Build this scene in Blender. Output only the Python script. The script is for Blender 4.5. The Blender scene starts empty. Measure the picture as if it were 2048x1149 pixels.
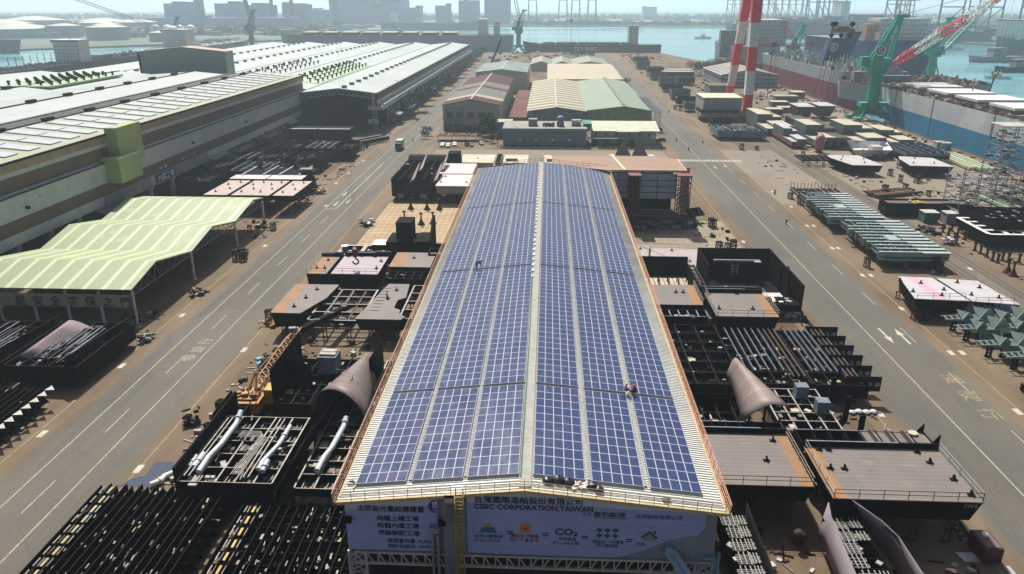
import bpy, math, random
from mathutils import Vector, Matrix
R = math.radians
rnd = random.Random(7)
S = bpy.context.scene
C = S.collection
# ---------------------------------------------------------------- camera, sky, sun, exposure
cam = bpy.data.objects.new('camera', bpy.data.cameras.new('camera'))
C.objects.link(cam)
cam.data.sensor_width = 36; cam.data.lens = 1500/2048*36
cam.data.clip_start = 0.5; cam.data.clip_end = 60000
cam.location = (0, 0, 60)
cam.rotation_euler = (R(90-20.7734), 0, R(2.6766))
S.camera = cam
SUN_EL, SUN_AZ = 53, -17           # the sun stands ahead of the camera, a little to the left
w = bpy.data.worlds.new('World'); S.world = w; w.use_nodes = True
nt = w.node_tree; bg = nt.nodes['Background']
sky = nt.nodes.new('ShaderNodeTexSky'); sky.sky_type = 'NISHITA'; sky.sun_disc = False
sky.sun_elevation = R(SUN_EL); sky.sun_rotation = R(SUN_AZ); sky.air_density = 1.0; sky.dust_density = 5.0; sky.ozone_density = 1.0
nt.links.new(sky.outputs[0], bg.inputs[0]); bg.inputs[1].default_value = 0.06
sun = bpy.data.objects.new('sun', bpy.data.lights.new('sun', 'SUN')); C.objects.link(sun)
sun.data.energy = 5.0; sun.data.angle = R(0.5); sun.data.color = (1, .95, .87)
sun.rotation_euler = (R(90-SUN_EL), 0, R(180-SUN_AZ))
vs = S.view_settings; vs.view_transform = 'Standard'; vs.look = 'None'; vs.gamma = 1; vs.exposure = 0.36
try: vs.use_curve_mapping = False
except Exception: pass
S.cycles.volume_bounces = 1; S.cycles.max_bounces = 6; S.cycles.diffuse_bounces = 3; S.cycles.transparent_max_bounces = 4

# ---------------------------------------------------------------- helpers
ORG = {}
class MB:
    """collects shapes; build() links them as ONE mesh object"""
    def __init__(s): s.v = []; s.f = []; s.m = []
    def add(s, vs_, fs, m=0):
        n = len(s.v); s.v += [tuple(p) for p in vs_]
        for f in fs: s.f.append(tuple(n+i for i in f)); s.m.append(m)
        return s
    def quad(s, a, b, c, d, m=0): return s.add([a, b, c, d], [(0, 1, 2, 3)], m)
    def box(s, x0, y0, z0, x1, y1, z1, m=0):
        if x0 > x1: x0, x1 = x1, x0
        if y0 > y1: y0, y1 = y1, y0
        if z0 > z1: z0, z1 = z1, z0
        return s.add([(x0,y0,z0),(x1,y0,z0),(x1,y1,z0),(x0,y1,z0),(x0,y0,z1),(x1,y0,z1),(x1,y1,z1),(x0,y1,z1)],
                     [(0,3,2,1),(4,5,6,7),(0,1,5,4),(1,2,6,5),(2,3,7,6),(3,0,4,7)], m)
    def obox(s, cx, cy, cz, lx, ly, lz, a=0, m=0, tilt=0):
        M_ = Matrix.Translation((cx, cy, cz)) @ Matrix.Rotation(a, 4, 'Z') @ Matrix.Rotation(tilt, 4, 'X')
        ps = [M_ @ Vector((i*lx/2, j*ly/2, k*lz/2)) for k in (-1, 1) for i, j in ((-1,-1),(1,-1),(1,1),(-1,1))]
        return s.add(ps, [(0,3,2,1),(4,5,6,7),(0,1,5,4),(1,2,6,5),(2,3,7,6),(3,0,4,7)], m)
    def bar(s, p, q, w=.1, h=None, m=0):
        p = Vector(p); q = Vector(q); d = q-p
        if d.length < 1e-6: return s
        h = w if h is None else h
        d.normalize(); up = Vector((0,0,1)) if abs(d.z) < .95 else Vector((0,1,0))
        a = d.cross(up).normalized(); b = a.cross(d).normalized()
        ps = [e + a*i*w/2 + b*j*h/2 for e in (p, q) for i, j in ((-1,-1),(1,-1),(1,1),(-1,1))]
        return s.add(ps, [(0,1,2,3),(7,6,5,4),(0,4,5,1),(1,5,6,2),(2,6,7,3),(3,7,4,0)], m)
    def tube(s, p, q, r=.1, n=8, m=0, r2=None, cap=True):
        p = Vector(p); q = Vector(q); d = (q-p).normalized(); r2 = r if r2 is None else r2
        up = Vector((0,0,1)) if abs(d.z) < .95 else Vector((0,1,0))
        a = d.cross(up).normalized(); b = a.cross(d).normalized()
        ps = [e + (a*math.cos(t)+b*math.sin(t))*rr for e, rr in ((p, r), (q, r2)) for t in [2*math.pi*k/n for k in range(n)]]
        fs = [(k, n+k, n+(k+1) % n, (k+1) % n) for k in range(n)]
        if cap: fs += [tuple(range(n)), tuple(range(2*n-1, n-1, -1))]
        return s.add(ps, fs, m)
    def path(s, pts, r=.1, n=8, m=0):
        for a, b in zip(pts[:-1], pts[1:]): s.tube(a, b, r, n, m)
        return s
    def prism(s, poly, z0, z1, m=0, mt=None):
        n = len(poly)
        s.add([(x, y, z0) for x, y in poly] + [(x, y, z1) for x, y in poly],
              [(k, (k+1) % n, n+(k+1) % n, n+k) for k in range(n)], m)
        s.add([(x, y, z0) for x, y in poly], [tuple(range(n-1, -1, -1))], m)
        s.add([(x, y, z1) for x, y in poly], [tuple(range(n))], m if mt is None else mt)
        return s
    def extr(s, prof, y0, y1, axis='y', m=0):
        """profile (x,z) extruded along y, or (y,z) extruded along x"""
        n = len(prof)
        P = (lambda a, z, t: (a, t, z)) if axis == 'y' else (lambda a, z, t: (t, a, z))
        s.add([P(a, z, y0) for a, z in prof] + [P(a, z, y1) for a, z in prof],
              [(k, n+k, n+(k+1) % n, (k+1) % n) for k in range(n)] + [tuple(range(n)), tuple(range(2*n-1, n-1, -1))], m)
        return s
    def sphere(s, c, r, nu=10, nv=6, sz=1, m=0):
        ps = []; fs = []
        for j in range(nv+1):
            t = math.pi*j/nv
            for i in range(nu):
                a = 2*math.pi*i/nu; ps.append((c[0]+r*math.sin(t)*math.cos(a), c[1]+r*math.sin(t)*math.sin(a), c[2]+r*sz*math.cos(t)))
        for j in range(nv):
            for i in range(nu): fs.append((j*nu+i, (j+1)*nu+i, (j+1)*nu+(i+1) % nu, j*nu+(i+1) % nu))
        return s.add(ps, fs, m)
    def build(s, name, mat, parent=None, smooth=False):
        o3 = ORG.get(parent.name, (0,0,0)) if parent else (0,0,0)
        me = bpy.data.meshes.new(name)
        me.from_pydata([(x-o3[0], y-o3[1], z-o3[2]) for x, y, z in s.v], [], s.f)
        mats = mat if isinstance(mat, (list, tuple)) else [mat]
        for k in mats: me.materials.append(k)
        if len(mats) > 1: me.polygons.foreach_set('material_index', s.m)
        if smooth: me.polygons.foreach_set('use_smooth', [True]*len(me.polygons))
        me.update()
        o = bpy.data.objects.new(name, me); C.objects.link(o)
        if parent: o.parent = parent; ORG[o.name] = o3
        return o
def tag(o, label=None, cat=None, group=None, kind=None):
    for k, v in (('label', label), ('category', cat), ('group', group), ('kind', kind)):
        if v: o[k] = v
    return o
def thing(name, label, cat, loc=(0,0,0), group=None):
    o = bpy.data.objects.new(name, None); o.location = loc; o.empty_display_size = .5; C.objects.link(o)
    ORG[o.name] = tuple(loc)
    return tag(o, label, cat, group)
def kids(o): return [c for c in ALLKIDS.get(o.name, [])]
def copy_tree(o, loc=None, rz=None, label=None, group=None, parent=None):
    c = o.copy(); C.objects.link(c)
    if parent: c.parent = parent
    for ch in list(o.children): copy_tree(ch, parent=c)
    if loc is not None: c.location = loc
    if rz is not None: c.rotation_euler.z = rz
    if label: c['label'] = label
    if group: c['group'] = group
    return c
def structure(name, mb, m): return tag(mb.build(name, m), kind='structure')
def text(name, body, loc, size, mat, parent=None, rot=(R(90),0,0), bold=0.0, align='CENTER', sx=1.0, ext=.01):
    cu = bpy.data.curves.new(name, 'FONT'); cu.body = body; cu.size = size; cu.align_x = align; cu.offset = bold; cu.extrude = ext
    cu.resolution_u = 2
    t = bpy.data.objects.new(name, cu); C.objects.link(t)
    bpy.context.view_layer.update()
    me = bpy.data.meshes.new_from_object(t.evaluated_get(bpy.context.evaluated_depsgraph_get()))
    bpy.data.objects.remove(t); me.materials.clear(); me.materials.append(mat)
    M_ = Matrix.Translation(loc) @ Matrix.Rotation(rot[2], 4, 'Z') @ Matrix.Rotation(rot[1], 4, 'Y') @ Matrix.Rotation(rot[0], 4, 'X') @ Matrix.Scale(sx, 4, (1,0,0))
    me.transform(M_)
    o = bpy.data.objects.new(name, me); C.objects.link(o)
    if parent:
        o3 = ORG.get(parent.name, (0,0,0)); me.transform(Matrix.Translation([-a for a in o3])); o.parent = parent; ORG[o.name] = o3
    return o

# ---------------------------------------------------------------- materials
def newmat(name):
    m = bpy.data.materials.new(name); m.use_nodes = True
    b = m.node_tree.nodes['Principled BSDF']
    return m, m.node_tree, b
def noise(nt, vec, scale, detail=4, rough=.6):
    n = nt.nodes.new('ShaderNodeTexNoise'); n.inputs['Scale'].default_value = scale; n.inputs['Detail'].default_value = detail
    n.inputs['Roughness'].default_value = rough
    nt.links.new(vec, n.inputs['Vector']); return n.outputs['Fac']
def mapping(nt, src, sc=(1,1,1), loc=(0,0,0)):
    mp = nt.nodes.new('ShaderNodeMapping'); mp.inputs['Scale'].default_value = sc; mp.inputs['Location'].default_value = loc
    nt.links.new(src, mp.inputs['Vector']); return mp.outputs[0]
def ramp(nt, fac, stops):
    r = nt.nodes.new('ShaderNodeValToRGB'); nt.links.new(fac, r.inputs[0])
    while len(r.color_ramp.elements) < len(stops): r.color_ramp.elements.new(.5)
    for e, (p, c) in zip(r.color_ramp.elements, stops): e.position = p; e.color = (*c, 1) if len(c) == 3 else c
    return r.outputs[0]
def mix(nt, fac, a, b):
    n = nt.nodes.new('ShaderNodeMix'); n.data_type = 'RGBA'
    for i, x in ((0, fac), (6, a), (7, b)):
        if isinstance(x, (int, float)): n.inputs[i].default_value = x
        elif isinstance(x, tuple): n.inputs[i].default_value = (*x, 1)
        else: nt.links.new(x, n.inputs[i])
    return n.outputs[2]
ALB = .84
def M(name, c, rough=.8, metal=0.0, c2=None, scale=.35, lo=.4, hi=.65, sc=(1,1,1), spec=.3, seams=None, bump=0, wear=None, coat=0):
    """two-tone surface with uneven patches; seams=(axis, spacing, width, colour) draws weld or sheet lines"""
    m, nt, b = newmat(name)
    b.inputs['Roughness'].default_value = rough; b.inputs['Metallic'].default_value = metal
    b.inputs['Specular IOR Level'].default_value = spec
    tc = nt.nodes.new('ShaderNodeTexCoord').outputs['Object']
    c2 = c2 or tuple(k*.72 for k in c)
    c = tuple(k*ALB for k in c); c2 = tuple(k*ALB for k in c2)
    col = ramp(nt, noise(nt, mapping(nt, tc, sc), scale), [(lo, c), (hi, c2)])
    fine = ramp(nt, noise(nt, tc, 6, 2), [(.3, (.85,)*3), (.7, (1.0,)*3)])
    mu = nt.nodes.new('ShaderNodeMix'); mu.data_type = 'RGBA'; mu.blend_type = 'MULTIPLY'; mu.inputs[0].default_value = 1
    nt.links.new(col, mu.inputs[6]); nt.links.new(fine, mu.inputs[7]); col = mu.outputs[2]
    if wear:
        f = ramp(nt, noise(nt, mapping(nt, tc, wear[1] if len(wear) > 1 else (1,1,1)), wear[2] if len(wear) > 2 else .8, 6, .7), [(wear[3] if len(wear) > 3 else .55, (0,0,0)), ((wear[3] if len(wear) > 3 else .55)+.12, (1,1,1))])
        col = mix(nt, f, col, wear[0])
    if seams:
        for ax, sp, wd, cc in (seams if isinstance(seams, list) else [seams]):
            sx = nt.nodes.new('ShaderNodeSeparateXYZ'); nt.links.new(tc, sx.inputs[0])
            a = nt.nodes.new('ShaderNodeMath'); a.operation = 'PINGPONG'; a.inputs[1].default_value = sp/2
            nt.links.new(sx.outputs[ax], a.inputs[0])
            l = nt.nodes.new('ShaderNodeMath'); l.operation = 'LESS_THAN'; l.inputs[1].default_value = wd/2
            nt.links.new(a.outputs[0], l.inputs[0]); col = mix(nt, l.outputs[0], col, cc)
    nt.links.new(col, b.inputs['Base Color'])
    if bump:
        bp = nt.nodes.new('ShaderNodeBump'); bp.inputs['Strength'].default_value = bump; bp.inputs['Distance'].default_value = .1
        nt.links.new(noise(nt, tc, 3, 5), bp.inputs['Height']); nt.links.new(bp.outputs[0], b.inputs['Normal'])
    return m
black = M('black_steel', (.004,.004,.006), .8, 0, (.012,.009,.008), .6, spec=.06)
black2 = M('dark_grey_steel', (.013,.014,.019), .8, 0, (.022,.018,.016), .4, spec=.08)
rust = M('rusty_steel', (.12,.065,.045), .85, 0, (.05,.035,.03), .9)
brownsteel = M('brown_primer_steel', (.20,.155,.145), .8, 0, (.14,.105,.095), .5, spec=.12, wear=((.20,.10,.06), (1,.5,.5), .7, .58))
edge = M('weathered_grey_steel', (.42,.40,.37), .6, .1, (.25,.22,.2), 1.2)
deckm = M('pinkish_grey_deck_paint', (.215,.185,.17), .65, 0, (.17,.15,.145), .16, seams=[(1, .85, .05, (.26,.23,.22)), (0, 4.2, .05, (.17,.145,.14))], wear=((.27,.20,.14), (.5,1,1), .5, .6))
deckpink = M('pale_pink_deck_paint', (.70,.58,.58), .55, 0, (.60,.50,.50), .2, seams=(1, 2.4, .05, (.5,.42,.42)))
deckcream = M('cream_deck_paint', (.60,.55,.42), .6, 0, (.48,.42,.31), .3, wear=((.5,.33,.18), (1,1,1), 1.2, .62))
deckwhite = M('white_grey_deck_paint', (.58,.57,.58), .5, 0, (.50,.48,.50), .3, seams=(1, 3, .06, (.4,.4,.42)))
orange = M('orange_rust_primer', (.36,.19,.085), .7, 0, (.27,.16,.09), .5)
palegreen = M('pale_green_paint', (.37,.48,.45), .5, 0, (.28,.37,.35), .5)
teal = M('dark_teal_paint', (.07,.12,.125), .5, 0, (.12,.18,.18), .5)
bluegrey = M('blue_grey_paint', (.22,.27,.33), .5, .1, (.13,.16,.21), .6)
white = M('white_paint', (.85,.86,.86), .5, 0, (.66,.66,.64), .5)
offwhite = M('off_white_paint', (.55,.55,.5), .6, 0, (.42,.41,.37), .5)
grey = M('grey_paint', (.3,.31,.32), .6, 0, (.22,.22,.23), .5)
yellow = M('yellow_paint', (.55,.38,.06), .5, 0, (.42,.28,.06), .8)
oyellow = M('orange_yellow_crane_paint', (.52,.25,.05), .5, 0, (.36,.17,.04), 1.5)
red = M('red_paint', (.85,.03,.045), .45, 0, (.70,.03,.04), .3)
brick = M('brick_red_paint', (.28,.08,.07), .7, 0, (.2,.06,.055), .5)
cyan = M('light_blue_paint', (.12,.4,.55), .5)
rail_o = M('orange_pink_railing_paint', (.62,.34,.22), .6, 0, (.5,.25,.15), 1)
rail_w = M('pale_railing_paint', (.55,.52,.45), .6)
green = M('sea_green_crane_paint', (.03,.46,.32), .45, 0, (.03,.36,.27), .2)
green2 = M('dull_green_paint', (.06,.2,.13), .6)
blue = M('blue_hull_paint', (.02,.12,.28), .5, 0, (.03,.15,.32), .05)
navy = M('navy_hull_paint', (.013,.05,.15), .5, 0, (.017,.06,.18), .05)
hullred = M('dull_red_hull_paint', (.22,.02,.045), .6, 0, (.15,.02,.04), .1)
hullgrey = M('grey_hull_paint', (.34,.36,.38), .5, 0, (.28,.3,.33), .06, seams=[(1, 14, .15, (.25,.26,.28)), (2, 2.6, .06, (.3,.31,.33))])
glassm = M('dark_window_glass', (.03,.04,.05), .15, 0, spec=.6)
leafm = M('dark_tree_leaves', (.045,.085,.03), .9, 0, (.025,.055,.02), .8, spec=.1)
leaf2 = M('light_tree_leaves', (.07,.11,.04), .9, 0, (.045,.08,.03), .8, spec=.1)
bark = M('tree_bark', (.08,.06,.045), .9)
pave = M('pale_concrete', (.36,.33,.28), .9, 0, (.28,.25,.21), .2)
def mat_ground():
    m, nt, b = newmat('brown_yard_dirt'); b.inputs['Roughness'].default_value = .95; b.inputs['Specular IOR Level'].default_value = .15
    g = nt.nodes.new('ShaderNodeNewGeometry').outputs['Position']
    a = ramp(nt, noise(nt, mapping(nt, g, (1, .5, 1)), .05, 6, .62), [(.36, (.10,.068,.044)), (.5, (.145,.107,.072)), (.64, (.195,.157,.112))])
    r = ramp(nt, noise(nt, g, .35, 6, .7), [(.48, (0,0,0)), (.72, (.75,.75,.75))])
    c = mix(nt, r, a, (.12,.068,.04))
    s = ramp(nt, noise(nt, mapping(nt, g, (1.2, .14, 1)), .8, 5, .7), [(.55, (0,0,0)), (.75, (.6,.6,.6))])
    c = mix(nt, s, c, (.12,.085,.06))
    nt.links.new(c, b.inputs['Base Color']); return m
def mat_road(name, base, base2, side, xc=None, hw=0):
    m, nt, b = newmat(name); b.inputs['Roughness'].default_value = .85; b.inputs['Specular IOR Level'].default_value = .25
    g = nt.nodes.new('ShaderNodeNewGeometry').outputs['Position']
    a = ramp(nt, noise(nt, mapping(nt, g, (1, .35, 1)), .06, 5, .6), [(.38, base), (.62, base2)])
    st = ramp(nt, noise(nt, mapping(nt, g, (.9, .018, 1)), 1, 5, .65), [(.42, (0,0,0)), (.7, (.85,.85,.85))])
    c = mix(nt, st, a, side)
    tk = ramp(nt, noise(nt, mapping(nt, g, (2.6, .03, 1), (3,1,0)), 1, 4, .7), [(.56, (0,0,0)), (.72, (.55,.55,.55))])
    c = mix(nt, tk, c, tuple(k*.6 for k in base2))
    oil = ramp(nt, noise(nt, mapping(nt, g, (1, .7, 1)), .42, 5, .7), [(.66, (0,0,0)), (.74, (.5,.5,.5))])
    c = mix(nt, oil, c, (.05,.045,.04))
    pt = nt.nodes.new('ShaderNodeTexVoronoi'); pt.distance = 'CHEBYCHEV'; pt.inputs['Scale'].default_value = .055; nt.links.new(mapping(nt, g, (1, .55, 1)), pt.inputs['Vector'])
    pf = ramp(nt, pt.outputs['Color'], [(.55, (0,0,0)), (.9, (.28,.28,.28))])
    c = mix(nt, pf, c, tuple(k*1.35 for k in base))
    cr = ramp(nt, noise(nt, g, 2.5, 6, .75), [(.35, (.82,.82,.82)), (.65, (1.08,1.08,1.08))])
    mu = nt.nodes.new('ShaderNodeMix'); mu.data_type = 'RGBA'; mu.blend_type = 'MULTIPLY'; mu.inputs[0].default_value = 1
    nt.links.new(c, mu.inputs[6]); nt.links.new(cr, mu.inputs[7])
    vo = nt.nodes.new('ShaderNodeTexVoronoi'); vo.feature = 'DISTANCE_TO_EDGE'; vo.inputs['Scale'].default_value = .09
    nt.links.new(mapping(nt, g, (1, .6, 1)), vo.inputs['Vector'])
    ck = ramp(nt, vo.outputs[0], [(0, (.55,.55,.55)), (.006, (0,0,0))])
    c = mix(nt, ck, mu.outputs[2], (.09,.08,.065))
    if xc is not None:      # asphalt running out raggedly into the dirt at both sides
        sx = nt.nodes.new('ShaderNodeSeparateXYZ'); nt.links.new(g, sx.inputs[0]); prev = sx.outputs[0]
        for op, v in (('SUBTRACT', xc), ('ABSOLUTE', 0), ('SUBTRACT', hw)):
            mm = nt.nodes.new('ShaderNodeMath'); mm.operation = op; nt.links.new(prev, mm.inputs[0])
            if op != 'ABSOLUTE': mm.inputs[1].default_value = v
            prev = mm.outputs[0]
        n2 = noise(nt, mapping(nt, g, (1, .12, 1)), .5, 6, .7)
        ma = nt.nodes.new('ShaderNodeMath'); ma.operation = 'MULTIPLY_ADD'; nt.links.new(n2, ma.inputs[0]); ma.inputs[1].default_value = 7; nt.links.new(prev, ma.inputs[2])
        fr = nt.nodes.new('ShaderNodeMapRange'); nt.links.new(ma.outputs[0], fr.inputs[0]); fr.inputs[1].default_value = 2.4; fr.inputs[2].default_value = 4.6
        dirt = ramp(nt, noise(nt, mapping(nt, g, (1, .25, 1)), .12, 6, .65), [(.38, (.11,.076,.048)), (.62, (.17,.128,.084))])
        c = mix(nt, fr.outputs[0], c, dirt)
    nt.links.new(c, b.inputs['Base Color']); return m
ground_m = mat_ground()
road_m = mat_road('worn_grey_green_asphalt', (.123,.117,.100), (.088,.089,.081), (.14,.112,.085), -64.3, 7.6)
road_mr = mat_road('worn_grey_green_asphalt_right', (.120,.116,.101), (.086,.09,.082), (.132,.108,.083), 63.6, 8.6)
bed_m = mat_road('dark_rail_bed', (.13,.115,.09), (.10,.09,.075), (.16,.12,.08))
road_m2 = mat_road('pale_worn_asphalt', (.21,.18,.14), (.18,.155,.125), (.23,.18,.125))
def mat_water():
    m, nt, b = newmat('harbour_water'); b.inputs['Base Color'].default_value = (.14,.36,.42,1); b.inputs['Roughness'].default_value = .2
    g = nt.nodes.new('ShaderNodeNewGeometry').outputs['Position']
    bp = nt.nodes.new('ShaderNodeBump'); bp.inputs['Strength'].default_value = .35; bp.inputs['Distance'].default_value = .2
    nt.links.new(noise(nt, mapping(nt, g, (1, 2.2, 1)), .22, 6, .65), bp.inputs['Height']); nt.links.new(bp.outputs[0], b.inputs['Normal'])
    rr = ramp(nt, noise(nt, mapping(nt, g, (.4, 1, 1)), .006, 4), [(.4, (.08,)*3), (.6, (.26,)*3)])
    nt.links.new(rr, b.inputs['Roughness'])
    return m
water_m = mat_water()
line_m = M('worn_cream_road_paint', (.46,.43,.31), .8, 0, (.38,.35,.26), .8, wear=((.16,.15,.12), (1,1,1), 1.5, .52))
linew_m = M('worn_white_road_paint', (.60,.58,.50), .8, 0, (.5,.48,.42), .8, wear=((.2,.19,.16), (1,1,1), 1.5, .56))
liney_m = M('yellow_road_paint', (.42,.34,.14), .8, 0, (.34,.28,.14), .8, wear=((.14,.13,.10), (1,1,1), 1.2, .5))

# ---------------------------------------------------------------- ground, water, far shores, roads
structure('harbour_water', MB().add([(-16000,-600,-2.5),(16000,-600,-2.5),(16000,20000,-2.5),(-16000,20000,-2.5)], [(0,1,2,3)]), water_m)
yard = [(-402,-120),(179,-120),(179,640),(181,760),(160,900),(142,1003),(-300,1012),(-402,1060)]
structure('yard_ground', MB().prism(yard, -4, 0), ground_m)
land_m = M('far_land', (.11,.15,.10), .95, 0, (.19,.20,.17), .004, .42, .58)
land2_m = M('far_port_ground', (.30,.29,.27), .95, 0, (.18,.2,.15), .006, .42, .58)
structure('far_shore_land', MB().prism([(-3800,1020),(-744,1033),(-640,1140),(-454,1339),(-430,1790),(-135,2195),(480,2170),(700,2240),(1700,2500),(5200,2700),(6500,5200),(-6500,5200),(-6500,2500)], -4, 0), land_m)
structure('container_port_ground', MB().prism([(640,1830),(640,1340),(720,1180),(900,1000),(2600,900),(3200,2450),(700,2235)], -4, 0.3), land2_m)
# roads
structure('left_road', MB().prism([(-81,-120),(-48,-120),(-48,1000),(-81,1000)], -.5, .012), road_m)
structure('right_road', MB().prism([(50,-120),(85,-120),(85,985),(50,985)], -.5, .012), road_mr)
structure('cross_road', MB().prism([(-48,258),(50,258),(50,326),(-48,326)], -.5, .010), road_m2)
structure('pale_apron', MB().prism([(74.8,236),(97.4,236),(97.4,330),(74.8,330)], -.5, .0155), road_m2)
structure('pale_apron', MB().prism([(106.6,236),(149.9,236),(149.9,332),(106.6,332)], -.5, .009), road_m2)
structure('rail_track_bed', MB().prism([(97.5,-60),(106.5,-60),(106.5,900),(97.5,900)], -.5, .008), bed_m)
structure('quay_road', MB().prism([(150,-60),(176,-60),(176,640),(150,640)], -.5, .006), road_m2)
k = MB()
for x in (98.3, 99.9, 103.6, 105.0):
    k.box(x-.12, -60, 0, x+.12, 900, .05, 0)
tag(k.build('crane_rail', [rust]), kind='structure')
k = MB(); g = .017
for x, wd in ((-68.65,.2),(-61.75,.2)): k.quad((x-wd/2,-120,g),(x+wd/2,-120,g),(x+wd/2,700,g),(x-wd/2,700,g))
for x in (62.7,): k.quad((x-.11,-120,g),(x+.11,-120,g),(x+.11,800,g),(x-.11,800,g))
for x in (-75.3,-55.4,51.9,74.9): k.quad((x-.09,-120,.02),(x+.09,-120,.02),(x+.09,620,.02),(x-.09,620,.02), 1)
y = 56
while y < 520:
    for x in (-65.2, 70.2): k.quad((x-.1,y,g),(x+.1,y,g),(x+.1,y+7,g),(x-.1,y+7,g), 0)
    y += 19
# lay-by boxes on the left road
k.quad((-65.45,224,g+.003),(-65.25,224,g+.003),(-65.25,296,g+.003),(-65.45,296,g+.003), 2)
k.quad((-68.5,223.7,g+.003),(-65.3,223.7,g+.003),(-65.3,224,g+.003),(-68.5,224,g+.003), 2)
def arrow(x, y, d, s=1.0, m=2):
    P = [(-.16,0),(.16,0),(.16,3.4),(.55,3.4),(0,6),(-.55,3.4),(-.16,3.4)]
    k.add([(x+a*s, y+d*(b-3)*s, g+.004) for a, b in P], [tuple(range(7))], m)
arrow(65.8, 134.9, -1, 1.2); arrow(68.8, 134.8, 1, 1.2)
arrow(130.1, 300.9, -1, 1.1) if False else None
for px_ in ((-66.9, 230.1),(-63.8, 233.5),(-67.5, 243.5),(65.5, 293.1),(70.0, 296.1)): arrow(px_[0], px_[1], -1, 1.0)
# zebra crossing and dashes
for i in range(24): k.quad((52.5+i*1.1,304,g),(53.1+i*1.1,304,g),(53.1+i*1.1,308,g),(52.5+i*1.1,308,g), 2)
# small white kerb marks
for x, y in ((-74.4, 115.6),(-74.2, 138.5),(-55.3, 123.0),(-74.3, 93.2),(-50.6, 98.6),(74.5, 127.8),(76.6, 127.9),(74.8, 149.0),(52.6, 105.0),(74.4, 106.6),(74.6, 169.6),(76.6, 169.7),(74.8, 190.4),(76.4, 190.5),(75.0, 211.5),(76.9, 211.6),(76.9, 233.1),(76.6, 253.1),(-73.9, 185.6),(-69.4, 227.5),(-74.5, 258.8),(-74.2, 275.5),(-74.3, 299.4),(53.0, 195.1),(-55.4, 85.1),(102.3, 175.5),(104.0, 206.9)):
    k.quad((x-.45,y-.95,.022),(x+.45,y-.95,.022),(x+.45,y+.95,.022),(x-.45,y+.95,.022), 2)
tag(k.build('road_marking', [line_m, liney_m, linew_m]), kind='structure')
# painted characters on the roads (read from the drivers' side)
o = text('painted_road_lettering', '慢 設 行', (-63.0, 122.7, .03), 2.5, line_m, rot=(0,0,R(90)), sx=1.1, ext=0); tag(o, kind='structure')
o = text('painted_road_lettering', '慢  駛  行', (68.4, 111.5, .03), 3.4, liney_m, rot=(0,0,R(-90)), sx=1.1, ext=0); tag(o, kind='structure')
# tyre marks, puddle
pm, pnt, pb = newmat('oily_puddle_water'); pb.inputs['Base Color'].default_value = (.035,.05,.085,1); pb.inputs['Roughness'].default_value = .12
P = [(-56.1, 80.9),(-55.3, 82.8),(-53.7, 83.6),(-53.9, 86.8),(-51.6, 87.0),(-50.6, 85.7),(-51.1, 84.5),(-52.2, 83.3),(-52.1, 81.1)]
tag(MB().add([(x,y,.024) for x, y in P], [tuple(range(len(P)))][::-1]).build('puddle', pm), 'shallow blue puddle beside the white bent pipe at the road edge', 'puddle')
# yellow lattice on the concrete assembly floor left of the hall
gx0, gx1, gy0, gy1 = -50, -21.5, 178, 232
grid_m = M('stained_tan_concrete', (.46,.33,.20), .9, 0, (.36,.24,.14), .12)
structure('assembly_floor', MB().box(gx0,gy0,-.4,gx1,gy1,.02), grid_m)
k = MB(); x = gx0+.2
while x < gx1: k.quad((x,gy0,.027),(x+.12,gy0,.027),(x+.12,gy1,.027),(x,gy1,.027)); x += 1.7
y = gy0+.3
while y < gy1: k.quad((gx0,y,.031),(gx1,y,.031),(gx1,y+.3,.031),(gx0,y+.3,.031)); y += 3.4
tag(k.build('assembly_floor_grid_paint', M('cream_grid_paint', (.72,.60,.38), .8)), kind='structure')
structure('assembly_floor_right', MB().box(24,165,-.4,51.5,215,.02), M('dusty_concrete', (.33,.28,.20), .9, 0, (.25,.2,.14), .1, seams=[(0,2,.08,(.42,.36,.25)),(1,3.4,.2,(.42,.36,.25))]))
# haze
hz = MB().box(-16500,-700,-6,16500,20500,175).build('haze', bpy.data.materials.new('harbour_haze')); tag(hz, kind='stuff')
hm = hz.data.materials[0]; hm.use_nodes = True; hm.node_tree.nodes.clear()
ou = hm.node_tree.nodes.new('ShaderNodeOutputMaterial'); pv = hm.node_tree.nodes.new('ShaderNodeVolumePrincipled')
pv.inputs['Color'].default_value = (.72,.90,1,1); pv.inputs['Density'].default_value = .0002; pv.inputs['Anisotropy'].default_value = .4
hm.node_tree.links.new(pv.outputs[0], ou.inputs['Volume'])
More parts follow.
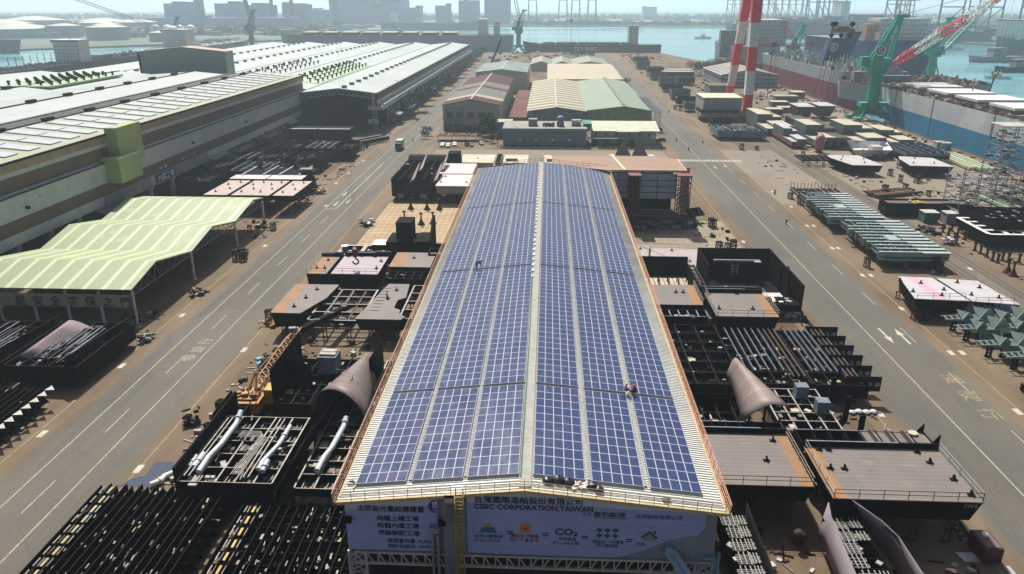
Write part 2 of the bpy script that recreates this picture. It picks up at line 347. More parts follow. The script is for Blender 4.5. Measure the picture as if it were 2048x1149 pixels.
# ================================================================ MAIN HALL
XL, XR, XM, YF, YB, ZE, ZR = -19.6, 17.35, -1.6, 60.3, 215.4, 15.0, 16.95
roofm = M('pale_ribbed_roof_sheet', (.82,.83,.78), .5, 0, (.74,.75,.71), .12, wear=((.40,.38,.33), (1,.4,1), .3, .62))
ribm = M('roof_rib_shade', (.72,.72,.68), .5)
hallwall = M('slate_blue_wall_sheet', (.22,.28,.36), .6, 0, (.18,.23,.3), .1, seams=(0,.5,.16,(.19,.23,.29)))
cream = M('cream_yellow_trim', (.62,.50,.28), .6, 0, (.5,.4,.22), .8)
hall = thing('solar_workshop_hall', 'long workshop hall in the middle with pale ribbed gable roof and slate blue front wall', 'workshop', (XM, YF, 0))
def zroof(x): return ZR-(ZR-ZE)*abs(x-XM)/((XM-XL) if x < XM else (XR-XM))
k = MB()
for xa, za, xb, zb in ((XL, ZE, XM, ZR), (XM, ZR, XR, ZE)):
    k.add([(xa,YF-.9,za),(xb,YF-.9,zb),(xb,YB,zb),(xa,YB,za),(xa,YF-.9,za-.25),(xb,YF-.9,zb-.25),(xb,YB,zb-.25),(xa,YB,za-.25)],
          [(0,1,2,3),(7,6,5,4),(4,5,1,0),(5,6,2,1),(6,7,3,2),(7,4,0,3)], 0)
y = YF-.7
while y < YB:
    for xa, za, xb, zb in ((XL, ZE, XM, ZR), (XM, ZR, XR, ZE)):
        k.add([(xa,y,za+.01),(xb,y,zb+.01),(xb,y+.12,zb+.01),(xa,y+.12,za+.01),(xa,y+.03,za+.09),(xb,y+.03,zb+.09),(xb,y+.09,zb+.09),(xa,y+.09,za+.09)],
              [(0,1,5,4),(4,5,6,7),(7,6,2,3)], 1)
    y += .42
k.build('roof', [roofm, ribm], hall)
k = MB()   # ridge walkway and green hose
k.box(XM-.55,YF-.5,ZR+.02,XM+.62,YB,ZR+.14)
k.build('ridge_cap', M('grey_ridge_flashing', (.40,.40,.36), .6, 0, (.28,.28,.25), 1.5, seams=(1,.8,.12,(.24,.24,.21))), hall)
k = MB(); k.path([(XM-.42,YF+1,ZR+.2),(XM-.38,95,ZR+.2),(XM-.5,118,ZR+.2)], .07, 6); k.build('hose', green2, hall)
k = MB()
for i in range(34): k.obox(XM-.45+rnd.uniform(-.1,.1), 118+i*2.9, ZR+.25, .35, rnd.uniform(.5,1.4), .2, rnd.uniform(-.1,.1))
k.build('cable_tray', white, hall)['kind'] = 'stuff'
for i, x in enumerate((-13.0,-7.5,4.6,10.15)):
    k = MB(); z = zroof(x)+.12
    k.box(x-.14,62,z,x+.14,213,z+.04,1)
    y = 62
    while y < 213: k.box(x-.10,y,z+.04,x+.10,y+.12,z+.07,0); y += .55
    k.build('roof_walkway', [grey, M('dusty_walkway_grating', (.42,.43,.44), .7, 0, (.3,.31,.33), 2) if i == 0 else bpy.data.materials['dusty_walkway_grating']], hall)
# walls
k = MB(); k.add([(XL+.4,YF,8.6),(XR-.4,YF,8.6),(XR-.4,YF,ZE-.3),(XM,YF,ZR-.3),(XL+.4,YF,ZE-.3),
      (XL+.4,YF+.25,8.6),(XR-.4,YF+.25,8.6),(XR-.4,YF+.25,ZE-.3),(XM,YF+.25,ZR-.3),(XL+.4,YF+.25,ZE-.3)],
      [(0,1,2,3,4),(9,8,7,6,5),(0,5,6,1)])
k.build('front_wall', hallwall, hall)
for x in (XL+.4, XR-.65): MB().box(x,YF+.25,0,x+.25,YB-.5,ZE-.3).build('side_wall', hallwall, hall)
MB().box(XL+.65,YB-.75,0,XR-.65,YB-.5,ZE-.3).build('rear_wall', hallwall, hall)
MB().box(XL+.65,YF+30,0,XR-.65,YF+30.3,ZE-.4).build('inner_wall', black2, hall)
# truss below the front wall and lattice columns
k = MB(); zt, zb = 8.5, 7.2
k.bar((XL+1,YF-.15,zt),(XR-.6,YF-.15,zt),.22); k.bar((XL+1,YF-.15,zb),(XR-.6,YF-.15,zb),.26)
n = 30
for i in range(n):
    xa = XL+1+(XR-XL-1.6)*i/n; xb = XL+1+(XR-XL-1.6)*(i+.6)/n
    k.bar((xa,YF-.15,zb),(xa,YF-.15,zt),.13)
    k.bar((xa,YF-.15,zt) if i < n/2 else (xb,YF-.15,zt),(xb,YF-.15,zb) if i < n/2 else (xa,YF-.15,zb),.12)
k.build('front_truss', offwhite, hall)
for xa in (XL+.4, XR-2.1):
    k = MB()
    for dx in (0,1.7):
        k.bar((xa+dx,YF-.1,0),(xa+dx,YF-.1,8.6),.28)
    z = 0
    while z < 8.4:
        k.bar((xa,YF-.1,z),(xa+1.7,YF-.1,z),.14); k.bar((xa,YF-.1,z),(xa+1.7,YF-.1,z+1.2),.12); k.bar((xa+1.7,YF-.1,z),(xa,YF-.1,z+1.2),.12); z += 1.2
    k.build('lattice_column', offwhite, hall)
k = MB(); k.box(-9.5,YF-.55,0,-8.3,YF-.01,15.4); k.build('wall_pilaster', bluegrey, hall)
k = MB(); k.box(-10.15,YF-.75,0,-9.95,YF-.3,11.2); k.box(-10.7,YF-.75,0,-10.5,YF-.3,11.5); k.box(-10.9,YF-.8,11.5,-9.9,YF-.2,12.1,0); k.build('downpipe', grey, hall)
k = MB(); k.bar((XL-.05,YF-1,ZE-.05),(XM,YF-1,ZR-.05),.3,.34); k.bar((XM,YF-1,ZR-.05),(XR+.05,YF-1,ZE-.05),.3,.34); k.build('front_gutter', cream, hall)
for x in (XL-.1, XR+.1): MB().box(x-.18,YF-.9,ZE-.35,x+.18,YB,ZE-.08).build('eave_gutter', cream, hall)
MB().box(-9.2,YF-1.15,15.4,-7.6,YF-.9,16.3).build('gutter_outlet', offwhite, hall)
# dark loudspeaker-like flood lamps on the wall
for x in (-18.9, -9.6): MB().obox(x,YF-.5,12.6,.7,.5,.5,0,0,.3).build('wall_lamp', black, hall)
# hand rails
for x, side in ((XL-.35,-1),(XR+.35,1)):
    k = MB()
    for h in (.15,.55,.95,1.25): k.bar((x+side*.12*h,YF-1,ZE+h-.25),(x+side*.12*h,YB,ZE+h-.25),.075 if h != .15 else .12)
    y = YF-1
    while y < YB: k.bar((x,y,ZE-.4),(x+side*.15,y,ZE+1.05),.07); y += 1.9
    y = YF
    while y < YB: k.bar((x,y,ZE-.2),(x-side*.5,y,ZE+.02),.06); y += .95
    k.build('eave_railing', rail_o, hall)
k = MB()
for xa, za, xb, zb in ((XL,ZE,-8.6,zroof(-8.6)),(-7.2,zroof(-7.2),XM,ZR),(XM,ZR,XR,ZE)):
    for h in (.35,.75,1.1): k.bar((xa,YF-1.05,za+h),(xb,YF-1.05,zb+h),.05)
    n = int((xb-xa)/1.35)
    for i in range(n+1):
        t = i/n; k.bar((xa+(xb-xa)*t,YF-1.05,za+(zb-za)*t),(xa+(xb-xa)*t,YF-1.05,za+(zb-za)*t+1.1),.05)
k.build('front_railing', M('dull_ochre_rail', (.45,.33,.16), .6), hall)
k = MB()
for xa, za, xb, zb in ((XL,ZE,XM,ZR),(XM,ZR,XR,ZE)):
    for h in (.5,1.1): k.bar((xa,YB+.05,za+h),(xb,YB+.05,zb+h),.09)
    for i in range(12): t = i/11; k.bar((xa+(xb-xa)*t,YB+.05,za+(zb-za)*t),(xa+(xb-xa)*t,YB+.05,za+(zb-za)*t+1.1),.09)
k.build('rear_railing', rail_o, hall)
# caged ladder
k = MB()
for dx in (-.35,.35): k.bar((-7.75+dx,YF-1.25,0),(-7.75+dx,YF-1.25,17.2),.09)
z = .3
while z < 16.8:
    k.bar((-8.1,YF-1.25,z),(-7.4,YF-1.25,z),.05)
    if z > 2:
        k.bar((-8.15,YF-1.25,z),(-8.15,YF-2.0,z),.05); k.bar((-7.35,YF-1.25,z),(-7.35,YF-2.0,z),.05); k.bar((-8.15,YF-2.0,z),(-7.35,YF-2.0,z),.05)
    z += .42
for dx in (-.4,0,.4): k.bar((-7.75+dx,YF-2.0,2),(-7.75+dx,YF-2.0,16.8),.05)
k.build('caged_ladder', M('yellow_ladder_paint', (.5,.36,.09), .5), hall)
MB().box(-8.3,YF-1.6,0,-7.2,YF-1.1,6.4).build('ladder_guard', yellow, hall)
k = MB(); k.bar((12.2,YF-.3,10.0),(16.4,YF-3.6,5.0),.4); k.bar((12.9,YF-.3,10.0),(17.1,YF-3.6,5.0),.4); k.bar((12.2,YF-.2,10.1),(12.9,YF-.2,10.1),.6); k.build('sloping_duct', M('pale_blue_duct', (.35,.5,.65), .4), hall)
k = MB(); k.path([(17.1,YF-.4,6),(17.1,YF-.4,9.2),(15.9,YF-.4,9.2)], .12, 8); k.path([(17.4,YF-.3,0),(17.4,YF-.3,9.8)], .14, 8); k.build('wall_pipe', cyan, hall)

# ---------------------------------------------------------------- banners
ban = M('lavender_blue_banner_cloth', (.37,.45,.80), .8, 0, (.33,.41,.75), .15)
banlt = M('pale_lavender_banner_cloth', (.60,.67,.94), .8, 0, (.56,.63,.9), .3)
ink = M('banner_ink', (.03,.03,.06), .8); inkb = M('banner_dark_blue_ink', (.03,.04,.16), .8)
inkr = M('banner_red_ink', (.30,.05,.10), .8); inkg = M('banner_green_ink', (.02,.16,.09), .8); inko = M('banner_orange_ink', (.75,.28,.05), .8)
inkl = M('banner_line_ink', (.55,.61,.85), .8); inkt = M('banner_teal_ink', (.04,.2,.3), .8)
def banner(pts_top, pts_bot, y, root, nseg=24):
    """wavy cloth hung between an upper and a lower outline"""
    def ip(pts, x):
        for (a, za), (b_, zb) in zip(pts[:-1], pts[1:]):
            if x <= b_+1e-6: return za+(zb-za)*(x-a)/(b_-a)
        return pts[-1][1]
    x0, x1 = pts_top[0][0], pts_top[-1][0]
    k = MB(); rows = 7
    for i in range(nseg+1):
        x = x0+(x1-x0)*i/nseg; zt, zb = ip(pts_top, x), ip(pts_bot, x)
        for j in range(rows+1):
            t = j/rows; k.v.append((x, y-.03-.015*math.sin(i*1.7+j*.8)*(0 if j == 0 else 1)-.02*t, zt+(zb-zt)*t))
    for i in range(nseg):
        for j in range(rows):
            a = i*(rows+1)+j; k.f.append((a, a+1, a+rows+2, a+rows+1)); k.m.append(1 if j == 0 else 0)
    o = k.build('cloth', [ban, banlt], root, True)
    return o
YN = YF-.12
b1 = thing('banner', 'left lavender banner with the round emblem cut off at its right edge', 'banner', (-14.5, YN, 8.9))
banner([(-19.2,14.35),(-10.1,15.35)], [(-19.2,8.8),(-10.1,8.9)], YN, b1, 14)
YT = YN-.075
def tx(s, x, z, size, m, p, sx=1, bold=.0, align='LEFT'): return text('lettering', s, (x, YT, z), size, m, p, align=align, sx=sx, bold=bold, ext=.003)
tx('太陽能光電設備建置', -18.0, 13.55, .74, ink, b1, 1.0, .012)
for i, s in enumerate(('船體上構工場','船體內業工場','艤裝裝配工場')): tx(s, -16.1, 12.45-i*.86, .66, ink, b1, 1.05, .012)
tx('總建置容量 15,436.76', -15.2, 9.82, .56, ink, b1, 1.0, .006); tx('預計併網日 109年5月', -15.2, 9.16, .56, ink, b1, 1.0, .006)
def ring(p, cx, cz, r, wd, m, a0=0, a1=360, y=YT):
    k = MB(); n = 28
    for i in range(n):
        t0, t1 = R(a0+(a1-a0)*i/n), R(a0+(a1-a0)*(i+1)/n)
        k.quad((cx+r*math.cos(t0),y,cz+r*math.sin(t0)),(cx+(r-wd)*math.cos(t0),y,cz+(r-wd)*math.sin(t0)),(cx+(r-wd)*math.cos(t1),y,cz+(r-wd)*math.sin(t1)),(cx+r*math.cos(t1),y,cz+r*math.sin(t1)))
    return k.build('emblem_ring', m, p)
ring(b1, -10.2, 14.25, .75, .14, inkb, 88, 272)
k = MB(); k.box(-10.75,YT-.004,13.95,-10.6,YT,14.6); k.box(-10.75,YT-.004,13.85,-10.15,YT,14.0); k.build('emblem_mark', inkb, b1)
def lines(p, segs, w_=.05):
    k = MB()
    for x0, z0, x1, z1 in segs: k.bar((x0,YT+.02,z0),(x1,YT+.02,z1),w_,.02)
    k.build('line_art', inkl, p)
lines(b1, [(-19.1,11.6,-14.5,9.1),(-18.4,11.2,-10.3,9.6),(-19.1,10.2,-16,9.0),(-17,12.2,-10.4,10.2),(-19,9.3,-13,10.9),(-15,9,-10.4,10.6)], .04)
b2 = thing('banner', 'wide lavender banner with company name, CO2 and house symbols, its lower right corner torn loose', 'banner', (4, YN, 8.9))
banner([(-7.2,15.75),(XM,16.4),(15.8,14.75)], [(-7.2,8.85),(3.5,8.75),(7.6,8.8),(10.0,9.7),(12.3,11.0),(14.2,11.6),(15.2,11.7),(15.8,12.6)], YN, b2, 40)
tx('台灣國際造船股份有限公司', -6.5, 14.95, .80, ink, b2, 1.1, .012)
tx('CSBC CORPORATION,TAIWAN', -6.5, 14.15, .80, ink, b2, 1.02, .02)
tx('雲豹能源', 5.05, 13.65, .62, ink, b2, 1.25, .004); tx('兆洋股份有限公司', 9.0, 13.55, .56, ink, b2, 1.03, .0)
MB().box(5.05,YT-.004,13.45,8.3,YT,13.5).build('underline', ink, b2)
k = MB(); k.box(4.1,YT-.004,13.7,4.75,YT,14.2); k.build('partner_emblem', inkt, b2)
ring(b2, 4.42, 13.98, .2, .07, banlt, y=YT-.008)
def eq(x, z): k = MB(); k.box(x,YT-.004,z,x+.62,YT,z+.12); k.box(x,YT-.004,z+.24,x+.62,YT,z+.36); k.build('equals_sign', ink, b2)
for x, z in ((-3.3,11.25),(.15,11.15),(4.0,10.95),(8.3,10.75)): eq(x, z)
# sun over panel symbol
k = MB(); k.add([(-6.0,YT,11.35),(-4.3,YT,11.35),(-4.6,YT,12.0),(-5.7,YT,12.0)], [(0,1,2,3)]); k.build('panel_symbol', inkt, b2)
k = MB(); k.add([(-5.15+.32*math.cos(R(a)),YT-.004,12.05+.32*math.sin(R(a))) for a in range(0,181,20)], [tuple(range(10))]); k.build('sun_symbol', inko, b2)
tx('太陽光電系統', -6.55, 10.75, .46, inkb, b2, 1.05, .004); tx('15,436.76 kW', -6.6, 10.25, .46, inkb, b2, 1.0)
k = MB(); k.box(-2.0,YT-.004,11.5,-1.0,YT,12.45); k.box(-1.65,YT-.004,12.45,-1.35,YT,12.58); k.build('battery_symbol', inko, b2)
k = MB(); k.add([(-1.4,YT-.01,12.3),(-1.75,YT-.01,11.95),(-1.5,YT-.01,11.95),(-1.6,YT-.01,11.6),(-1.25,YT-.01,12.0),(-1.5,YT-.01,12.02)], [(0,1,2,3,4,5)]); k.build('flash_symbol', inkr, b2)
tx('預估年發電量', -2.95, 10.9, .46, inkr, b2, 1.0, .004); tx('約2.1千萬度/年', -3.05, 10.4, .46, inkr, b2, .98)
tx('CO', 1.35, 11.35, 1.05, inkb, b2, 1.15, .035); tx('2', 3.2, 11.25, .62, inkb, b2, 1.3, .03)
tx('年減碳量', 1.75, 10.7, .44, inkb, b2, 1.0); tx('約11,348公噸', 1.2, 10.2, .46, inkb, b2, .98)
for i in range(3):
    for j in range(2):
        k = MB(); cx, cz = 5.7+i*.78, 11.95-j*.66
        k.add([(cx+.3*math.cos(R(a)),YT,cz+.12+.2*math.sin(R(a))) for a in range(0,360,40)], [tuple(range(9))]); k.box(cx-.04,YT-.003,cz-.28,cx+.04,YT,cz)
        k.build('tree_symbol', inkg, b2)
tx('相當於一年種植', 5.05, 10.5, .44, inkb, b2, 1.0); tx('約63萬棵樹', 5.4, 10.05, .44, inkb, b2, 1.0)
k = MB(); k.add([(9.75,YT,11.35),(10.55,YT,12.1),(11.4,YT,11.35),(11.25,YT,11.25),(10.55,YT,11.88),(9.9,YT,11.25)], [(0,1,2,3,4,5)]); k.box(11.0,YT-.003,11.8,11.18,YT,12.15); k.build('house_roof_symbol', ink, b2)
k = MB(); k.add([(10.0,YT,10.95),(11.2,YT,11.02),(11.2,YT,11.35),(10.55,YT,11.8),(10.0,YT,11.35)], [(0,1,2,3,4)]); k.build('house_symbol', grey, b2)
tx('可供', 9.3, 10.35, .44, inkb, b2, 1.0)
lines(b2, [(-7,11,-1,9),(-7.1,10,-2,12.2),(-7,9.4,5,9.9),(-3,9,7,10.6),(0,9.0,4.5,9.8),(4.2,9.8,6.6,9.0),(2,9,5.2,9.9),(8.2,12.7,15,12.2),(7,12.3,15.2,13)], .04)

# ---------------------------------------------------------------- solar arrays (array > panel)
def mat_panel():
    m, nt, b = newmat('blue_solar_glass'); b.inputs['Roughness'].default_value = .28; b.inputs['Specular IOR Level'].default_value = .28
    tc = nt.nodes.new('ShaderNodeTexCoord').outputs['Object']; oi = nt.nodes.new('ShaderNodeObjectInfo')
    base = ramp(nt, oi.outputs['Random'], [(0, (.007,.022,.076)), (.5, (.009,.022,.088)), (.8, (.020,.019,.076)), (1, (.006,.027,.076))])
    sx = nt.nodes.new('ShaderNodeSeparateXYZ'); nt.links.new(tc, sx.inputs[0]); c = base
    for ax, sp, wd, cc in ((0,.16,.013,(.07,.11,.26)),(1,.16,.006,(.06,.09,.22))):
        a = nt.nodes.new('ShaderNodeMath'); a.operation = 'PINGPONG'; a.inputs[1].default_value = sp/2; nt.links.new(sx.outputs[ax], a.inputs[0])
        l = nt.nodes.new('ShaderNodeMath'); l.operation = 'LESS_THAN'; l.inputs[1].default_value = wd; nt.links.new(a.outputs[0], l.inputs[0]); c = mix(nt, l.outputs[0], c, cc)
    g_ = nt.nodes.new('ShaderNodeNewGeometry').outputs['Position']
    du = ramp(nt, noise(nt, mapping(nt, g_, (1, .35, 1)), .28, 6, .7), [(.42, (0,0,0)), (.75, (.05,.05,.05))]); c = mix(nt, du, c, (.16,.17,.19))
    rf = ramp(nt, noise(nt, mapping(nt, g_, (1, .5, 1)), .5, 4), [(.3, (.14,)*3), (.7, (.34,)*3)]); nt.links.new(rf, b.inputs['Roughness'])
    nt.links.new(c, b.inputs['Base Color']); return m
glass_p = mat_panel(); frame_p = M('silver_panel_frame', (.66,.70,.76), .4, 0, (.6,.64,.7), 1)
PW, PL = 1.008, 1.66
def panel_mb(x, y, k):
    f = .034; g_ = .010
    k.box(x+g_, y+g_, 0, x+PW-g_, y+PL-g_, .04, 1)
    k.quad((x+g_+f,y+g_+f,.043),(x+PW-g_-f,y+g_+f,.043),(x+PW-g_-f,y+PL-g_-f,.043),(x+g_+f,y+PL-g_-f,.043), 0)
pm0 = MB(); panel_mb(0, 0, pm0)
pmesh = None
segs = [(61.7,11,'front row'),(80.6,26,'second row'),(124.5,26,'third row'),(168.4,27,'rear row')]
bays = [(-18.35,'outermost left bay'),(-12.75,'middle bay of the left slope'),(-7.25,'bay left of the ridge'),(-.8,'bay right of the ridge'),(4.9,'middle bay of the right slope'),(10.6,'outermost right bay')]
for sy, nr, sn in segs:
    for bx, bn in bays:
        left = bx < XM; dx_ = (XM-XL) if left else (XR-XM); sl = math.atan((ZR-ZE)/dx_)*(-1 if left else 1)
        root = thing('solar_array', 'blue solar array, %s, %s of the roof' % (sn, bn), 'solar panels', (bx, sy+(.0 if not left else .0), zroof(bx)+.3), 'solar arrays on the hall roof')
        root.rotation_euler = (0, sl, 0)
        k = MB()   # rails under the panels
        for j in range(nr+1): k.box(0, j*PL-.03, -.14, 5*PW, j*PL+.03, -.02)
        for i in (0, 2.5, 5): k.box(i*PW-.03, 0, -.2, i*PW+.03, nr*PL, -.14)
        ORG['__l'] = (0,0,0)
        o = k.build('mounting_rail', grey); o.parent = root
        n = 0; rest = MB()
        for j in range(nr):
            for i in range(5):
                if n < 100:
                    if pmesh is None:
                        pmesh = bpy.data.meshes.new('panel'); pmesh.from_pydata(pm0.v, [], pm0.f); pmesh.materials.append(glass_p); pmesh.materials.append(frame_p)
                        pmesh.polygons.foreach_set('material_index', pm0.m); pmesh.update()
                    p = bpy.data.objects.new('solar_panel', pmesh); C.objects.link(p); p.parent = root; p.location = (i*PW, j*PL, 0)
                else: panel_mb(i*PW, j*PL, rest)
                n += 1
        if rest.v:
            o = rest.build('more_panels', [glass_p, frame_p]); o.parent = root; o['kind'] = 'stuff'
ORG.pop('__l', None)
# black rubbish sacks and debris at the front of the right slope, tyre, stick
bagm = M('black_plastic_sack', (.02,.02,.025), .3, 0, (.04,.04,.05), 4, spec=.6, bump=.5)
def sack(x, y, s, lab):
    z = zroof(x); k = MB(); rr = random.Random(int(x*100)); n0 = len(k.v)
    k.sphere((x,y,z+s*.55), s, 10, 7, .62)
    k.v = [(a+rr.uniform(-.09,.09)*s, b_+rr.uniform(-.09,.09)*s, max(c_+rr.uniform(-.08,.08)*s, z+.02)) for a, b_, c_ in k.v]
    k.tube((x,y,z+s*.95),(x+.1*s,y,z+s*1.35),.12*s,6,0,.2*s)
    t = k.build('rubbish_sack', bagm, None, True); tag(t, lab, 'rubbish sack', 'black sacks at the roof edge')
for x, y, s, l in ((.6,61.0,.55,'black rubbish sack nearest the ridge at the front roof edge'),(1.6,61.25,.62,'second black rubbish sack from the ridge, blue sheen on top'),(2.6,61.1,.6,'black rubbish sack right of the blue sheened one'),(4.9,60.9,.58,'tall black sack right of the cardboard scraps'),(5.5,60.5,.5,'low black sack at the right end of the sacks')): sack(x, y, s, l)
k = MB(); rr = random.Random(4)
for i in range(26): k.obox(2.9+rr.random()*1.6, 60.2+rr.random()*1.1, zroof(3.5)+.15+rr.random()*.2, rr.uniform(.1,.5), rr.uniform(.1,.35), .07, rr.random()*3, rr.randrange(2))
tag(k.build('scrap_pile', [cream, white]), 'heap of pale cardboard and plastic scraps between the black sacks', 'scrap pile')
k = MB()
for i in range(14):
    a, b_ = 2*math.pi*i/14, 2*math.pi*(i+1)/14; k.bar((-18.9+.38*math.cos(a),62.2+.3*math.sin(a),zroof(-18.9)+.15),(-18.9+.38*math.cos(b_),62.2+.3*math.sin(b_),zroof(-18.9)+.15),.14)
tag(k.build('rubber_tyre', bagm), 'black ring lying on the ribbed roof at its left front corner', 'tyre')
tag(MB().bar((-18.5,61.2,zroof(-18.5)+.15),(-18.1,62.9,zroof(-18)+.2),.12).build('wooden_plank', cream), 'short pale plank on the roof beside the black ring', 'plank')
tag(MB().obox(11.8,60.2,zroof(11.8)+.2,.6,.35,.18,.3).obox(12.1,60.3,zroof(12.1)+.25,.2,.5,.1,.9).build('wooden_scrap', brownsteel), 'small brown scrap on the ribbed roof edge right of the sacks', 'scrap')
# ================================================================ LEFT HALLS
def striped(name, bands):
    ms = []
    for c in bands: ms.append(c)
    return ms
wlight = M('dirty_white_wall_sheet', (.58,.61,.58), .7, 0, (.48,.51,.49), .3, wear=((.36,.24,.14), (1,.35,.25), 1.2, .66), seams=(1,1.1,.12,(.36,.39,.39)))
wbrown = M('brown_wall_sheet', (.17,.125,.08), .75, 0, (.13,.10,.07), .3, wear=((.30,.18,.10), (1,.3,1), .5, .62))
wrust = M('rusty_gutter_streaks', (.36,.27,.17), .8, 0, (.30,.13,.07), .5, seams=(1,.8,.25,(.42,.36,.26)))
glare = M('glare_white_roof_sheet', (.42,.48,.465), .45, 0, (.34,.41,.40), .02, seams=[(0,9,.35,(.17,.24,.22)),(1,46,.35,(.28,.33,.31)),(0,1.5,.14,(.42,.48,.46))], spec=.4)  # sun glare off the panelled roofs is put into this whitish colour
olive_r = M('olive_roof_sheet', (.36,.39,.26), .6, 0, (.30,.33,.22), .1)
pwhite = M('glare_white_panel_glass', (.50,.57,.62), .3, 0, (.55,.62,.66), .5, spec=.6)  # white glare of the solar panels painted into the glass colour
pipey = M('shaded_dark_facade', (.05,.06,.08), .8, 0, (.09,.1,.12), .6, wear=((.26,.29,.34), (1,1,.5), 1.6, .66))  # facade shade is put into the dark blue grey; pale speckles suggest windows
ha = thing('striped_factory_hall', 'huge factory hall on the left with brown and white striped wall and skylight roof', 'factory', (-150, 240, 0))
Y0, Y1 = 90, 381
k = MB(); X = -122.5
bandz = [(26,23.6,2),(23.6,22.6,0),(22.6,19.2,1),(19.2,18.6,0)]
for a, b_, mi in bandz: k.box(X-.6, Y0, b_, X, Y1, a, mi)
k.box(X-.6,Y0,15.9,X+1.1,Y1,18.6,0); k.box(X-.6,Y0,13.4,X+1.1,Y1,15.9,0)
k.box(X-.6,Y0,10.2,X+1.1,Y1,13.4,1); k.box(X-.6,Y0,7.6,X+1.1,Y1,10.2,0)
k.build('wall', [wlight, wbrown, wrust], ha)
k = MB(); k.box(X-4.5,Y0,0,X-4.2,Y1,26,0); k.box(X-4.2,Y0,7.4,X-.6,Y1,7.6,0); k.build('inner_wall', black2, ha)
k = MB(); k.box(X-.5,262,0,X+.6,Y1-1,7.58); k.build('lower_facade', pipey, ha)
rr = random.Random(5)
k = MB()
for i in range(420):
    y = rr.uniform(264,378); z = rr.uniform(.5,7.2); k.box(X+.6, y, z, X+.6+rr.uniform(.1,.8), y+rr.uniform(.15,.7), z+rr.uniform(.2,1.6), rr.choice((0,0,1,2,3)))
k.build('facade_pipework', [bluegrey, grey, offwhite, teal], ha)['kind'] = 'stuff'
for y in (112,124,136,148,160,172,184,198,222,236.5,262): 
    k = MB(); k.box(X-.6,y-.6,0,X+.6,y+.6,7.6); k.box(X-.9,y-1.0,6.2,X+.9,y+1.0,7.5); k.build('column', offwhite if y > 190 else grey, ha)
k = MB(); k.box(X-.2,196,6.9,X+1.5,262,10.3); k.build('door_lintel', grey, ha)
for y0, y1, z, d, m_ in ((190,205,6.9,4.5,teal),(262,276,7.3,3.5,teal),(285,300,5.6,3.2,brick),(318,332,5.6,3,brick),(350,362,6.8,3,grey)):
    k = MB(); k.add([(X,y0,z+1),(X+d,y0,z),(X+d,y1,z),(X,y1,z+1),(X,y0,z+.8),(X+d,y0,z-.2),(X+d,y1,z-.2),(X,y1,z+.8)], [(0,1,2,3),(7,6,5,4),(4,5,1,0),(5,6,2,1),(6,7,3,2)]); k.build('awning', m_, ha)
k = MB()
for y in (150,170,176,228,231,243,246,252): k.box(X+1.12,y,11 if y > 200 else 16.2,X+1.2,y+(1.6 if y<240 else 1),11.6 if y > 200 else 16.9)
k.build('wall_lamp', offwhite, ha)
for y in (165,204,300,252): MB().obox(X+1.6,y,15.2,.9,.5,.7,.4).build('flood_lamp', black2, ha)
k = MB(); k.box(X+1.1,Y0,18.6,X+1.35,Y1,18.9); k.box(X+.0,Y0,25.6,X+.5,Y1,26.1); k.build('ledge', black2, ha)
prof = [(-122.2,26.0),(-144,28.0),(-160,26.3),(-177,27.8),(-199,26.3),(-215,27.8),(-238,26.2),(-256,27.8),(-276,26)]
k = MB(); lo = [(x, z-.5) for x, z in prof]
k.extr(prof+lo[::-1], Y0-20, Y1, 'y')
k.build('roof', glare, ha)
k = MB(); k.add([(-122.15,Y0,26.06),(-143.9,Y0,28.06),(-143.9,Y1,28.06),(-122.15,Y1,26.06)], [(0,3,2,1)]); k.build('skylight_slope', olive_r, ha)
def zA(x): return 26+(x+122.2)/(-21.8)*2
k = MB(); y = 100
while y < 376:
    for xa, xb in ((-142.5,-134.2),(-133.6,-125.2)):
        k.add([(xa,y,zA(xa)+.35),(xb,y,zA(xb)+.35),(xb,y+4.6,zA(xb)+.35),(xa,y+4.6,zA(xa)+.35),(xa,y,zA(xa)+.12),(xb,y,zA(xb)+.12),(xb,y+4.6,zA(xb)+.12),(xa,y+4.6,zA(xa)+.12)],
              [(0,1,2,3),(4,5,1,0),(5,6,2,1),(7,4,0,3)])
    y += 8.4
k.build('roof_panels', pwhite, ha)
k = MB(); y = 100
while y < 378: k.add([(-144.4,y,28.12),(-159.5,y,26.45),(-159.5,y+2.6,26.45),(-144.4,y+2.6,28.12)], [(0,1,2,3)][::-1]); y += 4.2
k.build('dark_roof_gaps', M('dark_grey_roof_strip', (.13,.15,.15), .7), ha)
for xr in (-144,-177,-215):
    zr = 28 if xr == -144 else 27.8
    k = MB(); k.box(xr-.25,Y0,zr,xr+.25,Y1,zr+.35)
    y = 150
    while y < 376: MB().obox(xr,y,zr+.6,1.6,4,.9).build('ridge_vent', black2, ha); y += 21
    k.build('ridge_beam', black2, ha)
k = MB(); k.box(-160.6,Y0,26.3,-159.4,Y1,26.8); k.build('valley_gutter', teal, ha)
def vents(x0, x1, y0, y1, z, nx, ny, root, sl=0):
    for i in range(nx):
        for j in range(ny):
            x = x0+(x1-x0)*(i+.5)/nx; y = y0+(y1-y0)*(j+.5)/ny
            k = MB(); k.tube((x,y,z),(x,y,z+1.1),.5,6); k.tube((x,y,z+1.1),(x,y,z+1.8),1.0,6,0,.5); k.build('roof_ventilator', black2, root)
MB().box(-226,306,27.2,-203,362,28.0).build('green_roof_strip', M('light_green_roof_strip', (.42,.6,.34), .6), ha)
vents(-226,-203,308,360,28.0,5,9,ha)
sg = thing('factory_sign', 'dark blue sign with four white characters under the striped wall', 'sign', (-121, 230, 8.5)); sg.parent = None
MB().box(X+1.55,223.8,7.5,X+1.75,236.2,10.0).build('sign_board', navy, sg)
text('lettering', '內業工場', (X+1.8,230,7.85), 2.3, white, sg, rot=(R(90),0,R(90)), sx=1.15, bold=.03)
